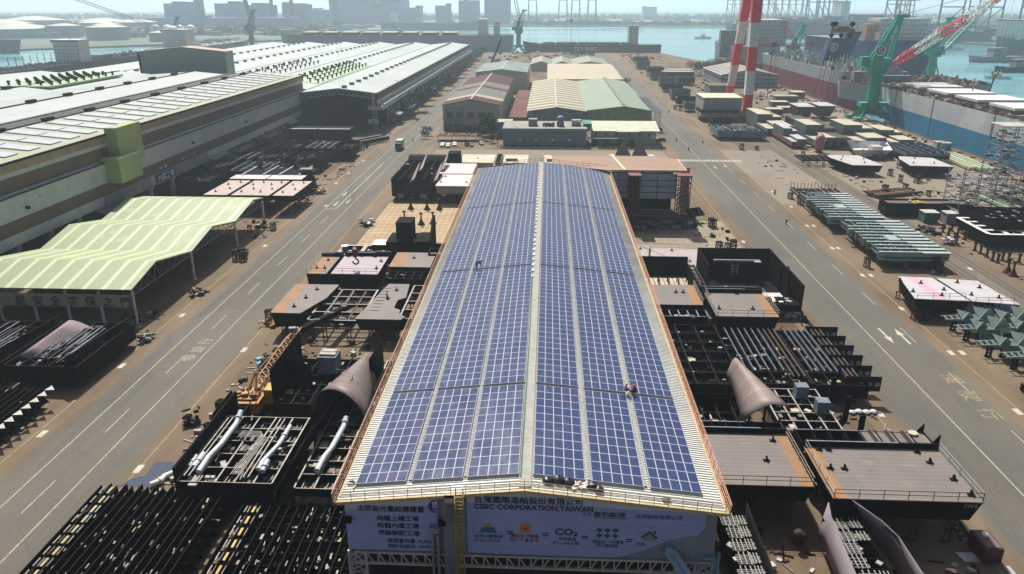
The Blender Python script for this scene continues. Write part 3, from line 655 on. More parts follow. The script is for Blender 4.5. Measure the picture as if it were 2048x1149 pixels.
k = MB(); k.tube((X+1.55,221.6,8.6),(X+1.8,221.6,8.6),1.0,14); k.build('round_emblem', white, sg); k = MB(); k.tube((X+1.8,221.6,8.6),(X+1.84,221.6,8.6),.6,10); k.build('emblem_mark', red, sg)
vgm = M('pale_yellow_green_sheet', (.40,.48,.22), .7, 0, (.35,.43,.21), .2, seams=(1,.9,.06,(.32,.39,.18)), wear=((.30,.31,.16), (1,1,.2), .8, .62))
k = MB(); k.box(-122.4,203.5,17.5,-119.0,216.5,27.6); k.build('bay_upper', vgm, ha)
k = MB(); k.box(-122.4,199,13.2,-117.2,210.5,20.0); k.build('bay_lower', vgm, ha)

# grey green box building behind it
bb = thing('tall_box_building', 'windowless grey green box building with brown red roof strips behind the left hall', 'building', (-188, 395, 0))
bxm = M('grey_green_wall_sheet', (.33,.40,.34), .7, 0, (.3,.37,.32), .05, seams=(0,2.5,.25,(.29,.35,.30)))
k = MB(); k.add([(-211,395,0),(-165.8,395,0),(-165.8,395,36.5),(-188,395,38.6),(-211,395,36.5),(-211,405,0),(-165.8,405,0),(-165.8,405,36.5),(-188,405,38.6),(-211,405,36.5)], [(0,1,2,3,4),(9,8,7,6,5),(1,6,7,2),(5,0,4,9)]); k.build('wall', bxm, bb)
k = MB(); k.add([(-211.5,394.5,36.6),(-188,394.5,38.8),(-165.3,394.5,36.6),(-211.5,405.5,36.6),(-188,405.5,38.8),(-165.3,405.5,36.6)], [(0,1,4,3),(1,2,5,4)]); k.build('roof', M('red_brown_roof', (.42,.2,.13), .6, seams=(1,6,1.2,(.7,.62,.55))), bb)
k = MB(); k.tube((-211.3,394.7,22),(-211.3,394.7,36),.5,6); k.build('downpipe', black2, bb)

# ================================================================ FAR HALL with the open end
hb = thing('white_roofed_hall', 'long white roofed shed beyond with a dark open end behind a truss', 'factory', (-102, 372, 0))
F0, F1 = 371, 822
prof = [(-83,18.6),(-102,20.9),(-121,19.0),(-139,21.4),(-158,19.2),(-176,21.6),(-195,19.3),(-213,21.6),(-232,19.3),(-251,21.4),(-270,19.2),(-289,21.2),(-306,18.8)]
k = MB(); k.extr([prof[0],prof[1],prof[2]]+[(x,z-.5) for x, z in prof[2::-1]], F0, F1, 'y'); k.extr(prof[2:]+[(x,z-.5) for x, z in prof[:1:-1]], 384, F1-8, 'y'); k.build('roof', glare, hb)
MB().box(-306,F1-2,0,-83,F1-1.5,18.5).build('rear_wall', grey, hb)
k = MB(); k.box(-83.5,F0,15.6,-82.9,F1,18.7,1); k.box(-83.5,F0,13.4,-82.9,F1,15.6,0); k.box(-84,F0+4,10.6,-80.8,F1,13.0,0); k.box(-83.4,F0+22,0,-82,F1,10.5,2)
k.build('wall', [wlight, wbrown, pipey], hb)
k = MB(); k.box(-83.4,F0,18.7,-82.6,F1,19.1); k.build('eave_gutter', bluegrey, hb)
k = MB()
zt = lambda x: 20.9-(abs(x+102)/19)*2.2
n = 16
for i in range(n):
    xa = -120.5+37*i/n; xb = -120.5+37*(i+1)/n
    k.bar((xa,F0-.4,zt(xa)),(xb,F0-.4,zt(xb)),.45); k.bar((xa,F0-.4,zt(xa)-2.6),(xb,F0-.4,zt(xb)-2.6),.45)
    k.bar((xa,F0-.4,zt(xa)-2.6),(xa,F0-.4,zt(xa)),.3); k.bar((xa,F0-.4,zt(xa)-2.6),(xb,F0-.4,zt(xb)),.3)
k.build('front_truss', M('pale_teal_truss_paint', (.42,.55,.52), .5), hb)
k = MB(); k.box(-85.6,F0-.8,12.5,-84.4,F0+.3,18.8); k.box(-87.5,F0-1.5,10.8,-80.5,F0+1.2,12.6,0); k.build('corner_bracket', offwhite, hb)
MB().box(-86.2,F0-.2,0,-84,F0+1.5,10.8).build('corner_column', bluegrey, hb)
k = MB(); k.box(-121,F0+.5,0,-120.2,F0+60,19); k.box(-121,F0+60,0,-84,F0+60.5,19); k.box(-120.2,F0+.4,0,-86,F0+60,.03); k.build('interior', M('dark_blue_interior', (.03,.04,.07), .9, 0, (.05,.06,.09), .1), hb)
for j in range(3): MB().box(-120,F0+14+j*14,13.6,-85,F0+15.5+j*14,15).build('crane_girder', black2, hb)
nb = thing('bay_number_sign', 'small white sign with a dark number on the corner column of the open shed', 'sign', (-85,370.5,4.7))
MB().box(-88,370.3,4.2,-83.2,370.5,6.3).build('sign_board', white, nb)
text('lettering', '(五)', (-85.6,370.25,4.5), 1.9, inkb, nb, sx=1.2, bold=.03)
for xr in (-102,-139,-176,-213,-251):
    zr = dict(prof)[xr]
    k = MB(); y = F0+(6 if xr == -102 else 60)
    while y < F1-20: MB().obox(xr+1.5,y,zr+.5,2.6,3.2,.8,.25).build('ridge_vent', teal, hb); y += 15
k = MB()
for x, z in prof[2:-1:2]: k.box(x-.6,386,z-.1,x+.6,F1-8,z+.25)
k.build('valley_gutter', bluegrey, hb)
gs = M('light_green_roof', (.42,.6,.38), .6)
MB().add([(-122.2,408,19.35),(-137.5,408,21.3),(-158,532,19.5),(-140,532,21.6),(-122.2,532,19.35),(-137.5,532,21.3)], [(0,4,5,1)]).build('green_roof_strip', gs, hb)
def vents2(xa, za, xb, zb, y0, y1, nx, ny):
    for i in range(nx):
        for j in range(ny):
            t = (i+.5)/nx; x, z = xa+(xb-xa)*t, za+(zb-za)*t; y = y0+(y1-y0)*(j+.5)/ny
            k = MB(); k.tube((x,y,z),(x,y,z+1.3),.45,6); k.tube((x,y,z+1.3),(x,y,z+2),1.0,6,0,.5); k.build('roof_ventilator', black2, hb)
vents2(-122,19.2,-139,21.5,408,530,4,13); vents2(-160,19.4,-176,21.6,420,550,3,13)
for y0, y1, x1 in ((395,405,-77),(418,440,-75.5),(468,478,-76),(520,545,-76),(600,650,-75)):
    k = MB(); k.add([(-82,y0,6.3),(x1,y0,5.2),(x1,y1,5.2),(-82,y1,6.3)], [(0,1,2,3)]); k.add([(-82,y0,6.1),(x1,y0,5.0),(x1,y1,5.0),(-82,y1,6.1)], [(3,2,1,0)])
    for yy in (y0+.3,y1-.3): k.bar((x1+.3,yy,0),(x1+.3,yy,5.1),.25)
    k.build('awning', bluegrey, hb)
rr = random.Random(9)
k = MB()
for i in range(260):
    y = rr.uniform(395,640); z = rr.uniform(.5,9); k.box(-82, y, z, -82+rr.uniform(.2,2), y+rr.uniform(.3,2), z+rr.uniform(.3,2), rr.choice((0,0,1,2)))
k.build('facade_pipework', [bluegrey, grey, offwhite], hb)['kind'] = 'stuff'
k = MB(); k.path([(-78.5,372,0),(-78.5,372,12)], .35, 8); k.build('standpipe', bluegrey, hb)

# ================================================================ CANOPY with three ridges
ribbed = M('pale_green_translucent_sheet', (.34,.42,.24), .5, 0, (.35,.44,.25), .08, seams=[(0,.65,.10,(.29,.37,.2)),(0,3.9,.9,(.46,.54,.36))], wear=((.40,.42,.23), (1,1,1), .12, .55))
cn = thing('open_canopy', 'open sided canopy with three pale green ridged roofs on white posts', 'canopy', (-98, 134, 0))
prof = [(133,7.6),(143.7,9.9),(159.3,7.0),(171.3,9.4),(184.7,6.9),(198.1,9.2),(205.5,8.0)]
k = MB(); k.extr(prof+[(y,z-.18) for y, z in prof[::-1]], -116.2, -80.6, 'x'); k.build('roof', ribbed, cn)
fm = M('grey_truss_steel', (.3,.31,.33), .5, 0, (.2,.2,.22), 1)
for x in (-80.8, -98, -115.8):
    k = MB()
    for (ya, za), (yb, zb) in zip(prof[:-1], prof[1:]):
        k.bar((x,ya,za-.3),(x,yb,zb-.3),.18)
    for a, b_ in ((133.4,159.3),(159.3,184.7),(184.7,205.2)):
        k.bar((x,a,6.2),(x,b_,6.2),.15); n = 9
        for i in range(n):
            y0_ = a+(b_-a)*i/n; y1_ = a+(b_-a)*(i+1)/n
            def zz(y):
                for (p, zp), (q, zq) in zip(prof[:-1], prof[1:]):
                    if y <= q+1e-6: return zp+(zq-zp)*(y-p)/(q-p)-.35
                return 7.6
            k.bar((x,y0_,6.2),(x,(y0_+y1_)/2,zz((y0_+y1_)/2)),.09); k.bar((x,(y0_+y1_)/2,zz((y0_+y1_)/2)),(x,y1_,6.2),.09)
    k.build('roof_truss', fm, cn)
for y in (133.6,159.3,184.7,205):
    for x in ((-80.9,-87.7,-94.5,-101.3,-108.5,-115.6) if y < 140 else (-80.9,-98,-115.6)):
        MB().tube((x,y,0),(x,y,7.0),.28,8).tube((x,y,0),(x,y,.3),.5,8).build('post', white, cn)
fs = thing('slogan_board', 'long cream board with dark blue brush characters across the front of the canopy', 'sign', (-98,133,5))
bx0 = -116; 
MB().box(bx0,132.75,3.9,-81.0,132.95,6.55).build('sign_board', M('cream_green_board', (.42,.44,.26), .7, 0, (.36,.38,.22), .3), fs)
for i, ch in enumerate('是安全確保之門'):
    text('lettering', ch, (-103.6+i*3.55+.3,132.7,4.25), 2.25, inkb, fs, sx=1.0, bold=.035, ext=.004)

# ================================================================ CENTRAL BUILDINGS
def gable(name, label, x0, x1, y0, y1, ze, zr, roof_m, wall_m, xr=None, axis='y', over=.5, cat='building'):
    """building with a gable roof, ridge along y ('y') or along x ('x')"""
    t = thing(name, label, cat, ((x0+x1)/2, y0, 0))
    if axis == 'y':
        xr = (x0+x1)/2 if xr is None else xr
        k = MB(); k.extr([(x0,0),(x1,0),(x1,ze),(xr,zr),(x0,ze)], y0, y1, 'y'); k.build('wall', wall_m, t)
        s1 = (zr-ze)/(xr-x0); s2 = (zr-ze)/(x1-xr)
        P = [(x0-over,ze-s1*over+.08),(xr,zr+.08),(x1+over,ze-s2*over+.08)]
        k = MB(); k.extr(P+[(a,b_+.22) for a, b_ in P[::-1]], y0-over, y1+over, 'y')
        k.build('roof', roof_m, t)
        MB().box(xr-.35,y0-over,zr+.25,xr+.35,y1+over,zr+.45).build('ridge_cap', offwhite, t)
    else:
        yr = (y0+y1)/2 if xr is None else xr
        k = MB(); k.extr([(y0,0),(y1,0),(y1,ze),(yr,zr),(y0,ze)], x0, x1, 'x'); k.build('wall', wall_m, t)
        s1 = (zr-ze)/(yr-y0)
        P = [(y0-over,ze-s1*over+.08),(yr,zr+.08),(y1+over,ze-s1*over+.08)]
        k = MB(); k.extr(P+[(a,b_+.22) for a, b_ in P[::-1]], x0-over, x1+over, 'x')
        k.build('roof', roof_m, t)
    return t
def win(t, x, y, z, w_, h, m_=None, axis='y', frame=True):
    """framed window on a wall facing -y (axis y) or +x"""
    if axis == 'y':
        o = MB().box(x-w_/2-.12,y-.12,z-.12,x+w_/2+.12,y-.04,z+h+.12).build('window', offwhite if frame else grey, t)
        MB().box(x-w_/2,y-.16,z,x+w_/2,y-.12,z+h).build('pane', m_ or glassm, o)
        o2 = MB().box(x-w_/2-.2,y-.3,z-.25,x+w_/2+.2,y-.04,z-.14).build('sill', grey, o)
cw = M('pale_cream_wall', (.50,.50,.42), .7, 0, (.42,.42,.35), .2, seams=(0,1.2,.1,(.42,.42,.35)))
def stripes(name, cols, edges):
    """roof sheet whose colour changes along y at the given edges (world y)"""
    m, nt, b = newmat(name); b.inputs['Roughness'].default_value = .75; b.inputs['Specular IOR Level'].default_value = .15
    g_ = nt.nodes.new('ShaderNodeNewGeometry').outputs['Position']; sx = nt.nodes.new('ShaderNodeSeparateXYZ'); nt.links.new(g_, sx.inputs[0])
    c = cols[0]
    for e, cc in zip(edges, cols[1:]):
        gt = nt.nodes.new('ShaderNodeMath'); gt.operation = 'GREATER_THAN'; gt.inputs[1].default_value = e; nt.links.new(sx.outputs[1], gt.inputs[0]); c = mix(nt, gt.outputs[0], c, cc)
    nn = ramp(nt, noise(nt, g_, .3, 5), [(.35, (.8,.8,.8)), (.65, (1,1,1))])
    mu = nt.nodes.new('ShaderNodeMix'); mu.data_type = 'RGBA'; mu.blend_type = 'MULTIPLY'; mu.inputs[0].default_value = 1
    if isinstance(c, tuple): mu.inputs[6].default_value = (*c, 1)
    else: nt.links.new(c, mu.inputs[6])
    nt.links.new(nn, mu.inputs[7]); nt.links.new(mu.outputs[2], b.inputs['Base Color']); return m
mr, gr_, cr_ = (.062,.014,.018), (.15,.15,.135), (.38,.36,.28)
rm = stripes('maroon_and_grey_roof_sheet', [mr, cr_, gr_, mr, gr_, mr], [393,402,436,446,468])
b = gable('maroon_roofed_workshop', 'two storey workshop with maroon and grey striped gable roof beside the left road', -52, -23.5, 377, 520, 12.4, 15.2, rm, cw, -38)
for i, x in enumerate((-48.5,-43.7,-38.2,-32.6,-27.8)): win(b, x, 377, 6.4, 3.4, 2.6)
MB().box(-51.8,376.7,1.2+2.2,-43,376.95,5.6).build('blue_wall_panel', M('light_blue_wall_panel', (.2,.36,.5), .7), b)
k = MB(); k.box(-51.5,376.6,.0,-24,376.95,3.2); k.build('ground_floor_glazing', glassm, b)
for x in (-51.6,-47,-42.3,-37.5,-33): MB().box(x-.2,376.2,0,x+.2,376.6,6).build('column', offwhite, b)
s_ = MB().box(-50.5,376.6,9.4,-41.5,376.85,11.2).build('sign_board', bluegrey, b)
text('lettering', '安全衛生', (-46,376.5,9.6), 1.6, white, b, sx=1.25)
b = gable('teal_roofed_shed', 'cream shed with a dull teal gable roof behind the maroon roofed workshop', -51, -15, 545, 625, 14, 16, M('dull_teal_roof', (.13,.2,.2), .7, 0, (.24,.3,.28), .1), cw)
b = gable('olive_striped_workshop', 'workshop with cream and olive striped roof behind the blue grey offices', -10.2, 19.2, 386, 540, 8.6, 10.6,
      M('olive_and_cream_roof', (.22,.205,.14), .7, 0, (.18,.17,.12), .1, seams=(1,11.5,4.0,(.46,.44,.30))), bluegrey, 4.5)
b = gable('green_roofed_workshop', 'broad workshop with ribbed sage green roof and pale green front wall', 19.9, 52.6, 389, 541, 8.6, 10.8,
      M('sage_green_roof_sheet', (.20,.27,.20), .6, 0, (.23,.30,.22), .06, seams=[(1,6.2,.8,(.30,.37,.27)),(0,5,.2,(.17,.22,.17))]), M('pale_green_wall', (.34,.40,.26), .7), 38.6)
k = MB(); y = 392
while y < 540: k.obox(38.6,y,11.3,1.5,1.6,.9); y += 3.4
k.build('ridge_ventilator', offwhite, b)
for i, x in enumerate((52.7,)): MB().box(x,391,0,x+.15,402,5.5).build('side_door', black2, b)
b = gable('beige_roofed_warehouse', 'low warehouse with plain beige sloping roof seen broadside', -.3, 53, 556, 700, 8.5, 10.6, M('beige_roof_sheet', (.50,.42,.30), .6, 0, (.45,.39,.29), .02), cream, 655, 'x')
for i, (x0, x1, lab) in enumerate(((-17,3,'left one of three low sheds with grey green gable roofs before the moored ship'),(3,22,'middle one of three low sheds with grey green gable roofs before the moored ship'),(22,56,'wide right one of three low sheds with grey green gable roofs before the moored ship'))):
    b = gable('small_gabled_shed', lab, x0+.6, x1-.6, 728, 800, 6, 8.6, M('grey_green_roof', (.26,.30,.22), .6), cw); b['group'] = 'gabled sheds near the end quay'
b = thing('flat_annex', 'low annex with brick red flat roof left of the olive striped workshop', 'building', (-15,410,0))
MB().box(-20,400,0,-11.4,530,3.2).build('wall', brick, b); MB().box(-20.4,399.6,3.2,-11.0,530.4,3.6).build('roof', M('brick_red_flat_roof', (.15,.06,.055), .8, 0, (.2,.10,.09), .1, spec=.1), b)
# office
ow = M('blue_grey_office_wall', (.20,.25,.31), .7, 0, (.17,.21,.27), .3, seams=(0,1.1,.1,(.26,.31,.37)))
b = thing('office_block', 'blue grey two storey office block with flat roof clutter', 'office', (-1,334,0))
MB().box(-19.6,334,0,17.3,356,7.6).build('wall', ow, b)
MB().box(-19.9,333.7,5.0,17.6,333.98,5.5).box(-19.9,333.6,7.2,17.6,356.3,8.1).build('cornice', M('blue_grey_trim', (.26,.31,.36), .7), b)
MB().box(-19.4,334.2,8.1,17.1,355.8,8.14).build('roof_slab', M('stained_flat_roof', (.42,.39,.33), .9, 0, (.28,.27,.24), .3), b)
for i, x in enumerate((-14,-12.2,-10.4,-7,-5.2,-3.4,.6,2.6,4.6,8.4,10.2,12)): win(b, x, 334, 5.9, 1.1, 1.0)
for i, x in enumerate((-13.8,-8,-4.8,-1,3,5.4,8.6,12)): win(b, x, 334, 1.3, 1.3, 1.3)
for x in (-12.2,-5,2.4,9.6): MB().obox(x,333.5,3.3,1.2,.8,.9).build('air_conditioner', white, b)
k = MB(); k.box(-8.5,340,8.14,-4.6,344,11.2); k.build('roof_hut', M('green_grey_hut', (.25,.33,.29), .7), b)
k = MB(); k.sphere((5.8,341,11.6),1.7,12,6,.7); k.box(4.2,339.6,8.14,7.4,342.4,10.6); k.build('water_tank', bluegrey, b)
k = MB(); k.tube((10.8,342,9.6),(15,342,9.6),1.5,12); k.build('horizontal_tank', offwhite, b)
k = MB(); rr = random.Random(3)
for i in range(60): k.sphere((rr.uniform(-2,3),rr.uniform(338,343),8.5+rr.random()*.8),.45,5,3)
k.build('roof_shrubs', leaf2, b)
MB().box(16,340,8.14,19.8,352,9.4).build('green_tarpaulin', M('green_tarpaulin_cloth', (.08,.3,.22), .7), b)
b = thing('white_annex', 'cream two storey annex with pale mono pitch roof and veranda right of the offices', 'office', (34,340,0))
MB().box(20.2,342,0,49,360,6.0).build('wall', cw, b)
k = MB(); k.add([(19.6,341.2,6.1),(50.4,341.2,6.1),(51,362,7.6),(19.6,362,7.6),(19.6,341.2,5.9),(50.4,341.2,5.9),(51,362,7.4),(19.6,362,7.4)], [(0,1,2,3),(7,6,5,4),(4,5,1,0),(5,6,2,1),(7,4,0,3)]); k.build('roof', M('pale_cream_roof', (.62,.64,.48), .6, seams=(0,1,.06,(.5,.52,.4))), b)
k = MB(); k.box(18,338.4,3.0,40,342,3.2); k.box(31,339.5,5.9,41,341.2,6.05); k.build('veranda_roof', offwhite, b)
for x in (18.3,24,29.5,35,39.7): MB().box(x-.12,338.5,0,x+.12,338.7,3.0).build('post', offwhite, b)
for x in (22.2,26.5,31,37,41.6,45.6): win(b, x, 342, 3.9, 1.1, 1.2)
for x in (22,27,33,38): win(b, x, 342, .6, 2.2, 2.0)
MB().box(46.6,341.2,2.7,48.8,342,4.2).build('air_conditioner', white, b)
# pipe rack beside the green roofed workshop
pr = thing('pipe_rack', 'blue grey pipe rack with curved ducts right of the green roofed workshop', 'pipe rack', (55,400,0))
k = MB()
for x, y in ((52.8,378),(55.4,378),(52.8,440),(55.4,440)): k.bar((x,y,0),(x,y,10.5),.3)
for z in range(1,10,1): k.bar((52.8,378,z),(55.4,378,z+.9),.14); k.bar((52.8,378,z),(55.4,378,z),.12)
k.build('lattice_post', fm, pr)
k = MB()
for x in (52.6,53.4,54.2,55.2): k.path([(x,377,9.6),(x,440,9.6),(x,470,8.5)], .26, 6)
y = 380
while y < 440: k.bar((51.8,y,10),(56,y,10),.25); y += 6
k.build('duct', bluegrey, pr)
# little building left of office + green hut
b = thing('corner_hut', 'narrow two storey hut with pale green flat roof left of the office block', 'hut', (-22,360,0)); MB().box(-24,357,0,-17,366,7).build('wall', M('teal_grey_wall', (.22,.3,.29), .7), b); MB().box(-24.4,356.6,7,-16.6,366.4,7.5).build('roof', M('pale_green_flat_roof', (.45,.52,.42), .7), b)

# ---------------------------------------------------------------- trees and hedges
def tree(x, y, h, r_, lab, cat='tree', m_=None, seed=0, n=420, group=None, trunk=.5):
    rr = random.Random(seed+int(x*13+y*7)); t = thing('broadleaf_tree', lab, cat, (x, y, 0), group)
    k = MB(); k.tube((x,y,0),(x,y,h*trunk),.05*h*.5,7,0,.03*h*.5)
    cl = []
    for i in range(6):
        a = rr.random()*6.28; q = (x+math.cos(a)*r_*.6, y+math.sin(a)*r_*.6, h*rr.uniform(.6,.9)); k.tube((x,y,h*trunk*.8), q, .018*h, 5, 0, .007*h); cl.append((q, r_*rr.uniform(.4,.6)))
    cl.append(((x,y,h*.85), r_*.6)); k.build('trunk', bark, t)
    k = MB()
    for i in range(n):
        c, cr = cl[i % len(cl)]
        d = Vector((rr.gauss(0,1),rr.gauss(0,1),rr.gauss(0,.8))).normalized()*cr*rr.uniform(.45,1.05); p = Vector(c)+d; s = r_*rr.uniform(.07,.15)
        a = Vector((rr.uniform(-1,1),rr.uniform(-1,1),rr.uniform(-.6,.6)))*s; b_ = Vector((rr.uniform(-1,1),rr.uniform(-1,1),rr.uniform(-.6,.6)))*s
        k.quad(p-a, p-b_, p+a, p+b_)
    k.build('crown', m_ or leafm, t); return t
rr = random.Random(21); pos = []
names = ['bushy dark tree','spreading green tree','low rounded tree','tall leafy tree','dense small tree','ragged roadside tree']
i = 0; y = 395
where = ['just past the open shed end','before the first awning','beside the first awning','after the first awning','near the bent downpipe','halfway along the white shed','past the halfway point','beside the second awning','beyond the second awning','below the striped upper wall','before the long awning','beside the long awning','behind the long awning','near the far end of the shed','close to the far corner','at the far corner','in the last clump before the quay','at the quay end of the row']
while y < 900 and i < 18:
    h = 3.6 if i < 3 else rr.uniform(8,12)
    tree(-77.5+rr.uniform(-1,1.5), y, h, h*.6, '%s by the white roofed shed, %s' % (names[i % 6], where[i]), m_=leaf2 if i < 3 else leafm, seed=i, n=700, group='trees along the white roofed shed'); y += (9 if i < 3 else 22 + i*1.2); i += 1
tree(-27,362,9,5.5,'large dark tree at the right corner of the maroon roofed workshop', seed=50, n=900)
tree(-30,350,6,3.5,'shorter tree in front of the large dark one by the car park', seed=51)
tree(-25,343,4,2.4,'small tree at the office corner by the parked cars', seed=52)
tree(-57,353,3.4,2.4,'round bush left of the motorcycle shelter', 'bush', seed=53); tree(-57.5,362,4,2.6,'bush behind the round one left of the motorcycle shelter', 'bush', seed=54)
tree(-22,335.5,4.2,1.0,'slim conical shrub at the left end of the office hedge', 'shrub', seed=55, n=200)
tree(60,600,5,3.6,'round tree right of the beige roofed warehouse', seed=56); tree(56.5,640,5,3.4,'round tree behind the first one beside the beige roof', seed=57)
tree(-52,700,8,5,'tree at the far end of the left road, left clump', seed=58); tree(-49,735,9,5,'tree at the far end of the left road, right clump', seed=59)
for i, x in enumerate((30,38,47)): tree(x,905,8,6,['leftmost','middle','rightmost'][i]+' tree on the quay in front of the moored ship lettering', seed=60+i)
for i, x in enumerate((128,136,145,156,166,175)): tree(x,690+i*8,11,7,['leftmost','second','third','fourth','fifth','rightmost'][i]+' tree of the clump behind the quay workshop roof', seed=70+i, group='trees behind the quay workshop')
k = MB(); rr = random.Random(2)
for i in range(2600):
    x = rr.uniform(-20.5,52); 
    if 17.6 < x < 22: continue
    p = Vector((x, rr.uniform(330.2,331.8), rr.uniform(.1,1.0))); a = Vector((rr.uniform(-1,1),rr.uniform(-1,1),rr.uniform(-1,1)))*.28; b_ = Vector((rr.uniform(-1,1),rr.uniform(-1,1),rr.uniform(-1,1)))*.28
    k.quad(p-a,p-b_,p+a,p+b_)
tag(k.build('clipped_hedge', leafm), 'long low clipped hedge in front of the offices', 'hedge')
wl = thing('low_garden_wall', 'low pale wall with short posts in front of the office hedge', 'wall', (-1,329,0)); MB().box(-20.6,329.2,0,17.5,329.5,.7).build('wall', offwhite, wl)
for i in range(11): MB().box(-20.6+i*3.8,329.1,0,-20.3+i*3.8,329.6,1.0).build('post', white, wl)
# ================================================================ HULL BLOCKS IN THE YARD
def railing(root, pts, z, m=None, h=1.15, step=2.4, name='railing'):
    k = MB()
    for (xa, ya), (xb, yb) in zip(pts[:-1], pts[1:]):
        L = math.hypot(xb-xa, yb-ya); n = max(1, int(L/step))
        for hh in (.6, h): k.bar((xa,ya,z+hh),(xb,yb,z+hh),.055)
        for i in range(n+1): t = i/n; k.bar((xa+(xb-xa)*t,ya+(yb-ya)*t,z),(xa+(xb-xa)*t,ya+(yb-ya)*t,z+h),.06)
    return k.build(name, m or rail_w, root)
def lug(root, x, y, z, a=0):
    k = MB(); k.obox(x,y,z+.05,.8,.5,.1,a); k.obox(x,y,z+.3,.12,.5,.5,a); k.obox(x,y,z+.55,.14,.3,.25,a); return k.build('lifting_lug', black, root)
def fittings(root, x0, y0, x1, y1, z, n, ms, seed, s=.6, name='loose_fittings', h=.3):
    rr = random.Random(seed); k = MB()
    for i in range(n):
        k.obox(rr.uniform(x0+.4,x1-.4), rr.uniform(y0+.4,y1-.4), z+rr.uniform(.1,h), rr.uniform(.2,1)*s, rr.uniform(.3,1.8)*s, rr.uniform(.08,.35), rr.choice((0,0,0,1.57,rr.random()*3)), rr.randrange(len(ms)))
    o = k.build(name, ms, root); o['kind'] = 'stuff'; return o
def legs(root, x0, y0, x1, y1, z, n=3, m_=None):
    for i in range(n):
        for j in range(2):
            x = x0+(x1-x0)*(i+.5)/n; y = y0+1.2+(y1-y0-2.4)*j
            k = MB(); k.bar((x-.35,y,0),(x-.35,y,z),.16); k.bar((x+.35,y,0),(x+.35,y,z),.16); k.bar((x-.35,y,z*.25),(x+.35,y,z*.75),.1); k.bar((x-.6,y,z),(x+.6,y,z),.25); k.bar((x-.6,y,.1),(x+.6,y,.1),.2)
            k.build('support_leg', m_ or rust, root)
def deck_block(lab, x0, y0, x1, y1, z, t=2.6, top=None, strip=None, sw=1.8, rails='F', open_back=0, lugs=(), seed=0, inset=.0, shell=None, legn=3, name='hull_block', poly=None, webs=True):
    r = thing(name, lab, 'hull block', ((x0+x1)/2, (y0+y1)/2, 0), None); top = top or deckm; shell = shell or black
    P = poly or [(x0,y0),(x1,y0),(x1,y1),(x0,y1)]
    MB().prism(P, z-.12, z).build('deck_plate', top, r)
    cx, cy = sum(p[0] for p in P)/len(P), sum(p[1] for p in P)/len(P)
    sh = lambda f: [(cx+(x-cx)*f, cy+(y-cy)*f) for x, y in P]
    k = MB(); Pi, Po = sh(.9), sh(.985); n = len(P)
    k.add([(x,y,z-.13) for x, y in Po]+[(x,y,z-t) for x, y in Pi], [(i,(i+1)%n,n+(i+1)%n,n+i) for i in range(n)]+[tuple(range(2*n-1,n-1,-1))]); k.build('side_shell', shell, r)
    if webs:
        k = MB(); xs = x0+.6
        while xs < x1-.4: k.box(xs-.06,y0+.1,z-.9,xs+.06,y0+.5,z-.14); xs += 1.1
        k.box(x0+.3,y0+.5,z-.7,x1-.3,y0+.62,z-.14); k.build('stiffener', black2, r)
    if strip:
        a, b_ = (x0, x0+sw) if 'L' in strip else (x1-sw, x1)
        MB().box(a,y0+.02,z+.003,b_,y1-.02,z+.02).build('primer_strip', orange, r)
    xa, ya, xb, yb = x0+.15, y0+.15, x1-.15, y1-.15
    if 'F' in rails: railing(r, [(xa,ya),(xb,ya)], z, black2)
    if 'R' in rails: railing(r, [(xb,ya),(xb,yb)], z, rail_w)
    if 'L' in rails: railing(r, [(xa,ya),(xa,yb)], z, rail_w)
    if 'B' in rails: railing(r, [(xa,yb),(xb,yb)], z, rail_w)
    if open_back:
        yb2 = y1+open_back; k = MB()
        k.box(x0,y1,z-t*.8,x1,yb2,z-t*.75); k.box(x0,y1+.05,z-.1,x1,y1+.35,z+.75,0); k.box(x0,yb2-.2,z-t*.75,x1,yb2,z+.05)
        n = int((x1-x0)/1.9)
        for i in range(n+1): xx = x0+(x1-x0-.15)*i/n; k.box(xx,y1,z-t*.75,xx+.15,yb2,z+.1)
        k.build('open_frame', black, r)
        k = MB(); k.box(x0+.4,y1+.1,z+.75,x1-(x1-x0)*.3,y1+.3,z+.8); k.box(x0,yb2-.2,z+.06,x1,yb2-.05,z+.1); k.build('frame_flange', bluegrey, r)
        if open_back > 2: fittings(r, x0, y1+.4, x1, yb2-.3, z-t*.75, 14, [deckm, edge, brownsteel], seed, 1.0)
    for lx, ly in lugs: lug(r, x0+(x1-x0)*lx, y0+(y1-y0)*ly, z+.02)
    if legn: legs(r, x0+.5, y0, x1-.5, y1, z-t, legn)
    return r
L4 = ((.06,.06),(.06,.94),(.94,.06),(.94,.94)); L6 = ((.08,.5),(.2,.85),(.2,.2),(.8,.9),(.85,.55),(.9,.15))
